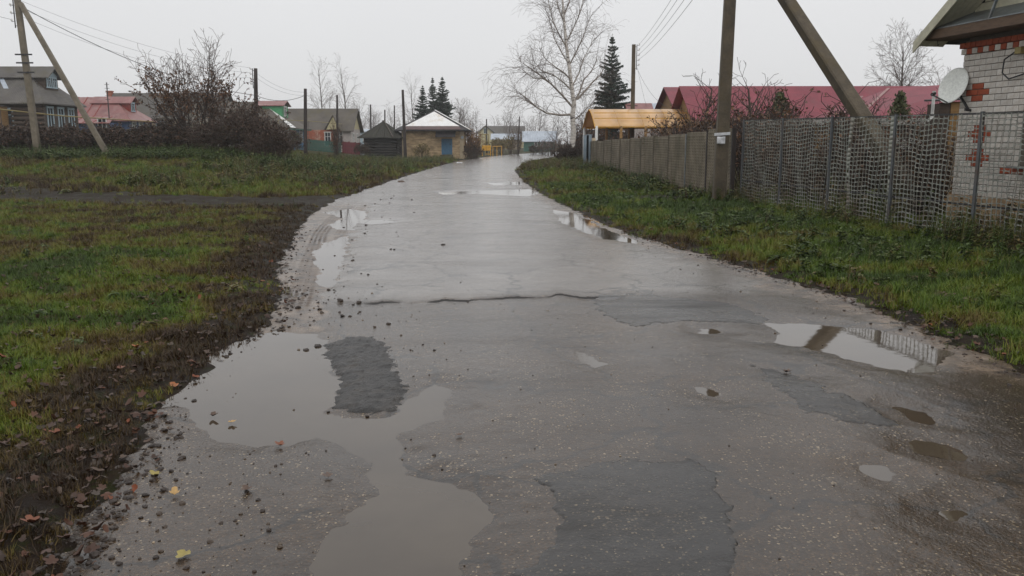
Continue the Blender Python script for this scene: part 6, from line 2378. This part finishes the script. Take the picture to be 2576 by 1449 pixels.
# far wood closing the view
V, F = [], []
nb = 0
tf = [Tree(300 + i) for i in range(4)]
cfg_f = dict(lev=3, step=[1.2, .9, .7], jit=[.08, .15, .2], up=[.04, .05, .03], start=[.2, .1, 1], kids=[2.6, 2.2, 0], ang=[(25, 50), (25, 55), (20, 50)],
             ratio=[.4, .5, .5], fall=[.5, .4, .3], rr=[.5, .6, .6], rmin=.022, taper=.25)
tm = []
for t in tf:
    t.limb((0, 0, 0), (0, 0, 1), 8, .15, 0, cfg_f)
    tm.append(tubes_np([s[0] for s in t.seg], [s[1] for s in t.seg], [s[2] for s in t.seg], [s[3] for s in t.seg], 3))
for i in range(150):
    X = -150 + 300 * (i + random.random()) / 150
    Yv = random.uniform(270, 330)
    if -14 < X < 60 and random.random() < .0:
        continue
    v, f = tm[i % 4]
    s = random.uniform(.7, 1.25)
    a = random.uniform(0, 6.28)
    R3 = np.array([[math.cos(a), -math.sin(a), 0], [math.sin(a), math.cos(a), 0], [0, 0, 1]])
    V.append((v @ R3.T) * s * np.array([1.25, 1.25, 1]) + np.array([X, Yv, gz(X, Yv) - .2]))
    F.append(f + nb); nb += len(v)
wd = link('distant_wood', mesh_np('distant_wood', np.concatenate(V), [np.concatenate(F)], False, M['twig_grey']))
tag(wd, 'hazy leafless wood along the horizon', 'wood', kind='stuff')
# ------------------------------------------------------------------ grass, weeds, leaves, clods (uncountable stuff)
def blade_mesh(name, n, h, w, spread, lean, seed, mat, seg=2):
    r = np.random.default_rng(seed)
    V, F = [], []
    nb = 0
    for i in range(n):
        a = r.random() * 6.283
        p = np.array([math.cos(a), math.sin(a), 0]) * spread * math.sqrt(r.random())
        b = r.random() * 6.283
        d = np.array([math.cos(b), math.sin(b), 0])
        s = np.array([-d[1], d[0], 0])
        hh = h * r.uniform(.55, 1.2)
        ww = w * r.uniform(.7, 1.2)
        ln = lean * r.uniform(.2, 1.3)
        prev = None
        for k in range(seg + 1):
            t = k / seg
            c = p + np.array([0, 0, hh * (t - .18 * ln * t * t)]) + d * hh * ln * t * t
            wk = ww * (1 - t * .95) / 2
            V += [c - s * wk, c + s * wk]
            if k:
                F.append((nb - 2, nb - 1, nb + 1, nb))
            nb += 2
    return mesh_np(name, np.array(V), [np.array(F)], False, mat)


def inst_mat(name, stops, rough=.55):
    m = bpy.data.materials.new(name)
    t, b = nt(m)
    a = N(t, 'ShaderNodeAttribute', attribute_type='INSTANCER', attribute_name='tint')
    gi = t.nodes.new('ShaderNodeNewGeometry')
    f = math_(t, 'ADD', a.outputs['Fac'], math_(t, 'MULTIPLY', math_(t, 'SUBTRACT', gi.outputs['Random Per Island'], .5), .28))
    t.links.new(ramp(t, f, stops), b.inputs['Base Color'])
    b.inputs['Roughness'].default_value = rough
    b.inputs['Specular IOR Level'].default_value = .35
    return m


GR = [(0.0, S(42, 60, 10)), (0.25, S(76, 101, 14)), (0.5, S(100, 107, 22)), (0.72, S(94, 77, 30)), (1.0, S(52, 36, 19))]
M['grass'] = inst_mat('grass_blades', GR)
M['weed'] = inst_mat('weed_leaves', [(0, S(46, 66, 20)), (.4, S(74, 88, 30)), (.7, S(96, 82, 44)), (1, S(70, 54, 38))])
M['litter'] = inst_mat('leaf_litter', [(0, S(54, 40, 32)), (.2, S(74, 50, 38)), (.35, S(86, 72, 62)), (.5, S(62, 44, 36)), (.65, S(84, 52, 34)), (.8, S(52, 45, 40)), (.94, S(84, 72, 62)), (1.0, S(118, 62, 34))], .5)
M['clod'] = inst_mat('mud_clods', [(0, S(38, 32, 29)), (.5, S(58, 48, 41)), (.8, S(84, 72, 60)), (1, S(150, 134, 112))], .5)


def src_collection(name, meshes):
    col = bpy.data.collections.new(name)
    for i, me in enumerate(meshes):
        o = bpy.data.objects.new(f'{name}_{i}', me)
        col.objects.link(o)
    return col


def scatter(name, label, cat, pts, rot, scl, idx, tint, col):
    me = bpy.data.meshes.new(name)
    me.vertices.add(len(pts))
    me.vertices.foreach_set('co', np.asarray(pts, np.float32).ravel())
    for k, ty, arr, key in (('rot', 'FLOAT_VECTOR', rot, 'vector'), ('scl', 'FLOAT', scl, 'value'), ('idx', 'INT', idx, 'value'), ('tint', 'FLOAT', tint, 'value')):
        a = me.attributes.new(k, ty, 'POINT')
        a.data.foreach_set(key, np.asarray(arr, np.int32 if ty == 'INT' else np.float32).ravel())
    o = link(name, me)
    tag(o, label, cat, kind='stuff')
    ng = bpy.data.node_groups.new(name, 'GeometryNodeTree')
    ng.interface.new_socket('Geometry', in_out='INPUT', socket_type='NodeSocketGeometry')
    ng.interface.new_socket('Geometry', in_out='OUTPUT', socket_type='NodeSocketGeometry')
    gi = ng.nodes.new('NodeGroupInput'); go = ng.nodes.new('NodeGroupOutput')
    ip = ng.nodes.new('GeometryNodeInstanceOnPoints')
    ci = ng.nodes.new('GeometryNodeCollectionInfo')
    ci.inputs['Collection'].default_value = col
    ci.inputs['Separate Children'].default_value = True
    ci.inputs['Reset Children'].default_value = True
    ip.inputs['Pick Instance'].default_value = True

    def attr(nm, ty):
        n = ng.nodes.new('GeometryNodeInputNamedAttribute')
        n.data_type = ty
        n.inputs['Name'].default_value = nm
        return n.outputs['Attribute']
    ng.links.new(gi.outputs[0], ip.inputs['Points'])
    ng.links.new(ci.outputs[0], ip.inputs['Instance'])
    ng.links.new(attr('idx', 'INT'), ip.inputs['Instance Index'])
    ng.links.new(attr('rot', 'FLOAT_VECTOR'), ip.inputs['Rotation'])
    ng.links.new(attr('scl', 'FLOAT'), ip.inputs['Scale'])
    ng.links.new(ip.outputs[0], go.inputs[0])
    md = o.modifiers.new('scatter', 'NODES')
    md.node_group = ng
    return o


rg = np.random.default_rng(2)
grass_src = src_collection('grass_src', [blade_mesh('g0', 16, .075, .008, .055, .6, 1, M['grass']), blade_mesh('g1', 13, .11, .009, .055, .9, 2, M['grass']),
                                         blade_mesh('g2', 20, .05, .011, .06, 1.1, 3, M['grass']), blade_mesh('g3', 11, .16, .009, .05, .8, 4, M['grass'])])


def sample_field(side, rho, ymin, ymax, n):
    """points with density rho(Y) over the visible wedge left (-1) or right (+1) of the road"""
    ys = np.exp(rg.uniform(math.log(ymin), math.log(ymax), n))
    wid = .70 * ys + 2.5
    xs = rg.random(n) * wid * side
    # thin to the wanted density: candidates per m2 = n / ln(ymax/ymin) / (wid * y)
    cand = n / math.log(ymax / ymin) / (wid * ys)
    keep = rg.random(n) < rho(ys) / cand
    return xs[keep], ys[keep]


def fence_x(y):
    return np.interp(y, [3, F1.y, F0.y, 49, 60], [F1.x + (F1.y - 3) * .13, F1.x, F0.x, G(1488, 431).x, G(1488, 431).x + 1.0])


rho = lambda y: np.clip(1500 / (1 + (y / 5.5) ** 2.1), 14, 1000)
allp = []
for side, n in ((-1, 700000), (1, 700000)):
    x, y = sample_field(side, rho, 2.0, 75, n)
    lat = np.where(side < 0, Lx(y) - x, x - Rx(y))
    m = lat > -.05
    if side > 0:
        m &= (x < fence_x(y) + 2.5)
    x, y, lat = x[m], y[m], lat[m]
    bare = bare_mask(x, y) + rg.normal(0, .22, len(x))
    m = (bare < .55) | ((rg.random(len(x)) < np.where(side < 0, .34, .16)) & (lat > .08) & (track_d(x, y) > 2.0))
    allp.append(np.stack([x[m], y[m], np.full(m.sum(), side)], 1))
gp_ = np.concatenate(allp)
x, y, sd = gp_.T
z = ground_z(x, y) - .005
nz = fbm(x * .35, y * .35, 101, 4); nz2 = fbm(x * 1.8, y * 1.8, 102, 3)
tint = np.where(sd > 0, .26, .50) + nz * 1.5 + nz2 * 1.5 + rg.normal(0, .08, len(x))
tint = np.where((sd < 0) & (y > 24), tint + .12, tint)
nearedge = np.minimum(np.abs(Lx(y) - x), np.abs(x - Rx(y)))
tint = tint + np.where(sd < 0, .5 * sstep(1.5, .15, nearedge) * sstep(26, 18, y) + .15 * sstep(.8, .1, nearedge), .28 * sstep(.9, .1, nearedge))
tint = np.where((sd > 0), tint + .18 * sstep(1.2, .3, np.abs(x - fence_x(y))), tint)
tint = np.clip(tint, 0.02, .98)
idx = rg.choice([0, 1, 2, 3], len(x), p=[.38, .24, .30, .08])
scl = rg.uniform(.7, 1.25, len(x)) * (1 + y / 26) * np.where(sd > 0, .72, .55) * (.85 + .5 * np.clip(nz2 + .2, 0, 1))
scl *= np.where((sd < 0) & (y > 24), 1.5, 1)
rot = np.stack([rg.normal(0, .12, len(x)), rg.normal(0, .12, len(x)), rg.random(len(x)) * 6.283], 1)
print('grass tufts', len(x))
scatter('grass', 'short wet autumn grass on the field and verges', 'grass', np.stack([x, y, z], 1), rot, scl, idx, tint, grass_src)


# taller weeds: dry stalks in the field, nettles before the thicket, dock leaves on the right verge
def weed_mesh(name, h, nl, ll, lw, seed):
    r = np.random.default_rng(seed)
    V, F = [], []
    nb = 0

    def quad(a, b, c, d):
        nonlocal nb
        V.extend([a, b, c, d]); F.append((nb, nb + 1, nb + 2, nb + 3)); nb += 4
    for s in range(4):
        a = r.random() * 6.283
        d = np.array([math.cos(a) * .35, math.sin(a) * .35, 1]) * h * r.uniform(.6, 1.1)
        b0 = np.array([r.normal(0, .05), r.normal(0, .05), 0])
        sv = np.array([-math.sin(a), math.cos(a), 0]) * .007
        quad(b0 - sv, b0 + sv, b0 + d + sv * .4, b0 + d - sv * .4)
        for k in range(nl):
            t = r.uniform(.15, 1)
            p = b0 + d * t
            a2 = r.random() * 6.283
            o = np.array([math.cos(a2), math.sin(a2), r.uniform(-.5, .4)])
            q = np.array([-o[1], o[0], 0])
            L = ll * r.uniform(.6, 1.2) * (1.2 - t * .6); W = lw * r.uniform(.7, 1.2)
            quad(p, p + o * L * .5 + q * W * .5, p + o * L + np.array([0, 0, -.25 * L]), p + o * L * .5 - q * W * .5)
    return mesh_np(name, np.array(V), [np.array(F)], False, M['weed'])


weed_src = src_collection('weed_src', [weed_mesh('w0', .55, 9, .10, .04, 1), weed_mesh('w1', .42, 12, .14, .07, 2), weed_mesh('w2', .75, 6, .07, .02, 3), weed_mesh('w3', .16, 9, .20, .09, 4)])
P_, R__, S_, I_, T_ = [], [], [], [], []


def weeds(n, xf, yf, idxp, t0, ts, s0, s1):
    y = rg.uniform(yf[0], yf[1], n)
    x = xf(y, n)
    cl = fbm(x * .5, y * .5, 111, 3)
    m = rg.random(n) < sstep(-.12, .12, cl) * .9 + .1
    x, y = x[m], y[m]
    ok = (Lx(y) - x > .5) | (x - Rx(y) > .3)
    x, y = x[ok], y[ok]
    P_.append(np.stack([x, y, ground_z(x, y) - .01], 1))
    k = len(x)
    R__.append(np.stack([rg.normal(0, .1, k), rg.normal(0, .1, k), rg.random(k) * 6.283], 1))
    S_.append(rg.uniform(s0, s1, k)); I_.append(rg.choice([0, 1, 2, 3], k, p=idxp)); T_.append(np.clip(rg.normal(t0, ts, k), .02, .98))


weeds(900, lambda y, n: Lx(y) - rg.uniform(.8, 9, n), (28, 40), [.4, .25, .3, .05], .45, .22, .6, 1.15)
weeds(900, lambda y, n: rg.uniform(-34, -10, n), (26, 41), [.3, .2, .35, .15], .6, .2, .4, .9)
weeds(2600, lambda y, n: rg.uniform(-32, -8.5, n), (39.5, 44), [.2, .6, .1, .1], .18, .15, .7, 1.2)
weeds(1500, lambda y, n: Lx(y) - rg.uniform(.6, 10, n), (44, 82), [.35, .35, .2, .1], .35, .2, .6, 1.1)
weeds(900, lambda y, n: fence_x(y) - rg.uniform(.0, .7, n), (9, 22), [.25, .2, .35, .2], .5, .25, .45, .8)
weeds(900, lambda y, n: fence_x(y) - rg.uniform(.0, 1.6, n), (22, 56), [.2, .5, .15, .15], .25, .2, .5, .9)
weeds(420, lambda y, n: Rx(y) + rg.uniform(.4, 4, n), (10, 30), [.1, .2, .1, .6], .15, .12, .5, .8)
weeds(700, lambda y, n: Rx(y) + rg.uniform(.3, 5, n), (45, 62), [.4, .2, .35, .05], .75, .15, .6, 1.0)
weeds(500, lambda y, n: fence_x(y) + rg.uniform(.1, 2.2, n), (11, 24), [.3, .3, .3, .1], .6, .22, .8, 1.4)
weeds(520, lambda y, n: Lx(y) - rg.uniform(.5, 9, n), (4, 22), [.04, .14, .22, .60], .42, .28, .22, .5)
weeds(260, lambda y, n: Rx(y) + rg.uniform(.4, 3.4, n), (6, 18), [.05, .15, .25, .55], .45, .28, .22, .5)
scatter('weeds', 'rank weeds and dry stalks in the field and along the fences', 'weeds', np.concatenate(P_), np.concatenate(R__), np.concatenate(S_), np.concatenate(I_), np.concatenate(T_), weed_src)


# fallen leaves
def leaf_mesh(name, seed, curl, mat=None, lobes=5, size=.05):
    r = np.random.default_rng(seed)
    n = lobes * 4
    V = [np.array([0, 0, .002])]
    for i in range(n):
        a = 6.283 * i / n
        rr = size * (.55 + .45 * abs(math.cos(a * lobes / 2))) * (1.25 if abs(a - 3.14) > 1.2 else .9)
        x, y = rr * math.cos(a), rr * math.sin(a) * .8
        V.append(np.array([x, y, curl * (abs(y) / size) * size * .8 + curl * .5 * (x / size) ** 2 * size + .002 + r.uniform(0, .004)]))
    F = [(0, 1 + i, 1 + (i + 1) % n) for i in range(n)]
    return mesh_np(name, np.array(V), [np.array(F)], False, mat or M['litter'])


leaf_src = src_collection('leaf_src', [leaf_mesh('l0', 1, .5), leaf_mesh('l1', 2, .9, lobes=3), leaf_mesh('l2', 3, -.5), leaf_mesh('l3', 4, 1.2, lobes=2)])
n = 2300
yy = np.exp(rg.uniform(math.log(2.2), math.log(15), n))
xx = Lx(yy) - np.abs(rg.normal(0, 1, n)) * (.5 + .30 * yy) + .12
k2 = 500
y2 = np.exp(rg.uniform(math.log(6), math.log(22), k2))
x2 = Rx(y2) + np.abs(rg.normal(0, .6, k2)) - .1
xx = np.concatenate([xx, x2]); yy = np.concatenate([yy, y2])
zz = ground_z(xx, yy)
inr = (xx > Lx(yy) - .3) & (xx < Rx(yy) + .3)
rz = road_z(xx, yy)
zz = np.where(inr, np.maximum(zz, rz), zz) + .012 + .02 * rg.random(len(xx)) * (~inr)
okl = (~inr) | (rz > .004)
xx, yy, zz = xx[okl], yy[okl], zz[okl]
k = len(xx)
scatter('leaf_litter', 'brown and russet fallen leaves along the road edges', 'leaves', np.stack([xx, yy, zz], 1),
        np.stack([rg.normal(0, .35, k), rg.normal(0, .35, k), rg.random(k) * 6.283], 1), rg.uniform(.2, .62, k), rg.integers(0, 4, k), rg.random(k), leaf_src)


def clod_mesh(name, seed):
    bm = bmesh.new()
    bmesh.ops.create_icosphere(bm, subdivisions=2, radius=1)
    r = random.Random(seed)
    for v in bm.verts:
        v.co *= r.uniform(.7, 1.15)
        v.co.z = max(v.co.z * .62, -.15)
    me = bpy.data.meshes.new(name)
    bm.to_mesh(me); bm.free()
    me.materials.append(M['clod'])
    return me


clod_src = src_collection('clod_src', [clod_mesh(f'c{i}', i) for i in range(4)])
X_, Y_, s_, t_ = [], [], [], []


def clods(n, xf, y0, y1, smin, smax, tmin, tmax, p=2.5):
    y = np.exp(rg.uniform(math.log(y0), math.log(y1), n))
    X_.append(xf(y, n)); Y_.append(y)
    s_.append(smin + (smax - smin) * rg.random(n) ** p); t_.append(rg.uniform(tmin, tmax, n))


clods(150, lambda y, n: Tx(y) + rg.normal(.35, .25, n), 6, 22, .006, .036, .0, .5, 6)
clods(900, lambda y, n: Lx(y) + np.abs(rg.normal(0, .7, n)), 2.2, 12, .002, .016, .0, .75, 5)
clods(900, lambda y, n: rg.uniform(-1.8, 3.8, n), 2.2, 9, .0015, .007, .1, 1.0, 3)
clods(900, lambda y, n: Lx(y) + rg.normal(.04, .10, n), 2.2, 16, .004, .022, .0, .35, 3)
clods(500, lambda y, n: Rx(y) - rg.normal(.04, .10, n), 3.5, 14, .004, .022, .0, .35, 3)
clods(60, lambda y, n: Ax(y) + rg.normal(.5, .5, n), 12, 32, .008, .04, .0, .3, 3)
clods(70, lambda y, n: rg.normal((PATCHW['a'][0][0] + PATCHW['a'][6][0]) / 2, .3, n), 4.6, 6.6, .003, .014, 0, .3, 2)
clods(260, lambda y, n: Rx(y) - np.abs(rg.normal(0, .5, n)), 4, 14, .002, .016, .0, .8, 4)
xx = np.concatenate(X_); yy = np.concatenate(Y_)
ok = (xx > Lx(yy) - .1) & (xx < Rx(yy) + .1)
ok &= road_z(xx, yy) > np.where(rg.random(len(xx)) < .07, -1, .002)
xx, yy = xx[ok], yy[ok]
zz = np.maximum(road_z(xx, yy), .0) + .001
k = len(xx)
scatter('mud_clods', 'small clods of mud and loose gravel on the wet road', 'clods', np.stack([xx, yy, zz], 1), np.stack([rg.normal(0, .2, k), rg.normal(0, .2, k), rg.random(k) * 6.283], 1),
        np.concatenate(s_)[ok], rg.integers(0, 4, k), np.concatenate(t_)[ok], clod_src)

# single fallen leaves one can pick out on the road
LM = {}
for nm, c1, c2 in (('yellow', S(136, 122, 60), S(158, 144, 78)), ('tan', S(168, 134, 82), S(190, 156, 100)), ('russet', S(104, 58, 36), S(126, 72, 42)), ('orange', S(138, 78, 34), S(160, 94, 42)), ('brown', S(74, 56, 46), S(96, 74, 58))):
    LM[nm] = basic(nm + '_leaf', c1, c2, 30, .45, bs=.3, bscale=120, bdist=.004)
for i, (ox, oy, kind, sz, lab) in enumerate((
        (463, 1410, 'yellow', .055, 'yellow leaf lying on the wet road at the bottom left'),
        (392, 1207, 'yellow', .05, 'pale yellow leaf at the road edge above the lowest ones'),
        (440, 1257, 'tan', .045, 'tan leaf on the gravelly road left of the lower puddle'),
        (583, 1063, 'tan', .045, 'tan leaf floating in the large left puddle'),
        (438, 975, 'orange', .06, 'orange leaf at the mossy edge beside the large puddle'),
        (345, 896, 'orange', .055, 'bright orange leaf lying in the left grass'),
        (305, 945, 'russet', .06, 'curled russet leaf in the grass left of the puddle'),
        (705, 1122, 'russet', .05, 'curled red brown leaf at the front edge of the large puddle'),
        (535, 1048, 'brown', .05, 'dark sodden leaf at the left of the large puddle'),
        (825, 1207, 'brown', .045, 'dark leaf scrap on the road before the puddles'),
        (622, 1245, 'brown', .05, 'dark sodden leaf on the gravelly road'),
        (85, 1340, 'russet', .06, 'russet leaf on the dark soil at the lower left'),
        (1158, 1104, 'brown', .035, 'small brown leaf in the middle of the road'),
        (1978, 937, 'brown', .05, 'dark brown leaf by the small pothole on the right'),
        (145, 1115, 'russet', .05, 'reddish leaf on the bare soil at the left'),
        (2205, 730, 'russet', .05, 'reddish leaf at the edge of the right verge'))):
    p = G(ox, oy, .01)
    onr = Lx(p.y) - .1 < p.x < Rx(p.y) + .1
    z = float(road_z(np.array([p.x]), np.array([p.y]))[0]) if onr else gz(p.x, p.y)
    z = max(z, 0.004) + (.006 if onr else .03)
    o = link('fallen_leaf', leaf_mesh('fallen_leaf', 40 + i, .35 + .3 * (i % 3), LM[kind], 5 if i % 2 else 3, sz * .62))
    o.location = (p.x, p.y, z)
    o.rotation_euler = (random.uniform(-.1, .1), random.uniform(-.1, .1), random.uniform(0, 6.28))
    tag(o, lab, 'leaf', 'fallen leaves')

# scraps of litter in the grass and two stakes of mud-splashed stone on the road
for ox, oy, s, lab in ((971, 399, .28, 'white litter scrap in the grass before the log shed'), (1008, 456, .16, 'small dark stone lying on the wet road far left'), (1155, 409, .3, 'pale litter scrap in the verge before the stone shed')):
    p = G(ox, oy, .05)
    me = clod_mesh('scrap', 5)
    me.materials.clear(); me.materials.append(M['paper'] if 'litter' in lab else LM['brown'])
    o = link('litter_scrap' if 'litter' in lab else 'road_stone', me)
    o.location = (p.x, p.y, gz(p.x, p.y) + .05 if 'litter' in lab else .03)
    o.scale = (s, s * .7, s * .6)
    tag(o, lab, 'litter' if 'litter' in lab else 'stone')

# worn footpath crossing the far right verge to the gate
pts = [G(1285, 424), G(1340, 425.5), G(1400, 427.5), G(1470, 431)]
gx, gy, gzv = [], [], []
ts = np.linspace(0, 1, 40)
cxp = np.interp(ts, [0, .33, .66, 1], [p.x for p in pts]); cyp = np.interp(ts, [0, .33, .66, 1], [p.y for p in pts])
off = np.linspace(-1.0, 1.0, 9)
X = np.repeat(cxp[:, None], 9, 1); Y = cyp[:, None] + off[None, :] * (1.0 + .3 * vnoise(ts * 9, ts * 0, 4))[:, None]
path = link('path', grid_mesh('path', X, Y, ground_z(X, Y) + .06 - .03 * np.abs(off)[None, :], M['road']))
tag(path, 'narrow worn grey path crossing the right verge', kind='structure')

# ------------------------------------------------------------------ drizzle haze
bpy.ops.mesh.primitive_cube_add(size=1, location=(0, 150, 9.5))
hz = bpy.context.object
hz.name = 'haze'
hz.scale = (520, 375, 18.6)
hz.location = (0, 172, 8.1)
tag(hz, 'thin grey drizzle haze filling the air', 'haze', kind='stuff')
hm = bpy.data.materials.new('haze')
hm.use_nodes = True
ht = hm.node_tree
ht.nodes.clear()
ho = ht.nodes.new('ShaderNodeOutputMaterial')
pv = ht.nodes.new('ShaderNodeVolumePrincipled')
pv.inputs['Color'].default_value = (.93, .94, .96, 1)
pv.inputs['Density'].default_value = .0006
ht.links.new(pv.outputs['Volume'], ho.inputs['Volume'])
hz.data.materials.append(hm)
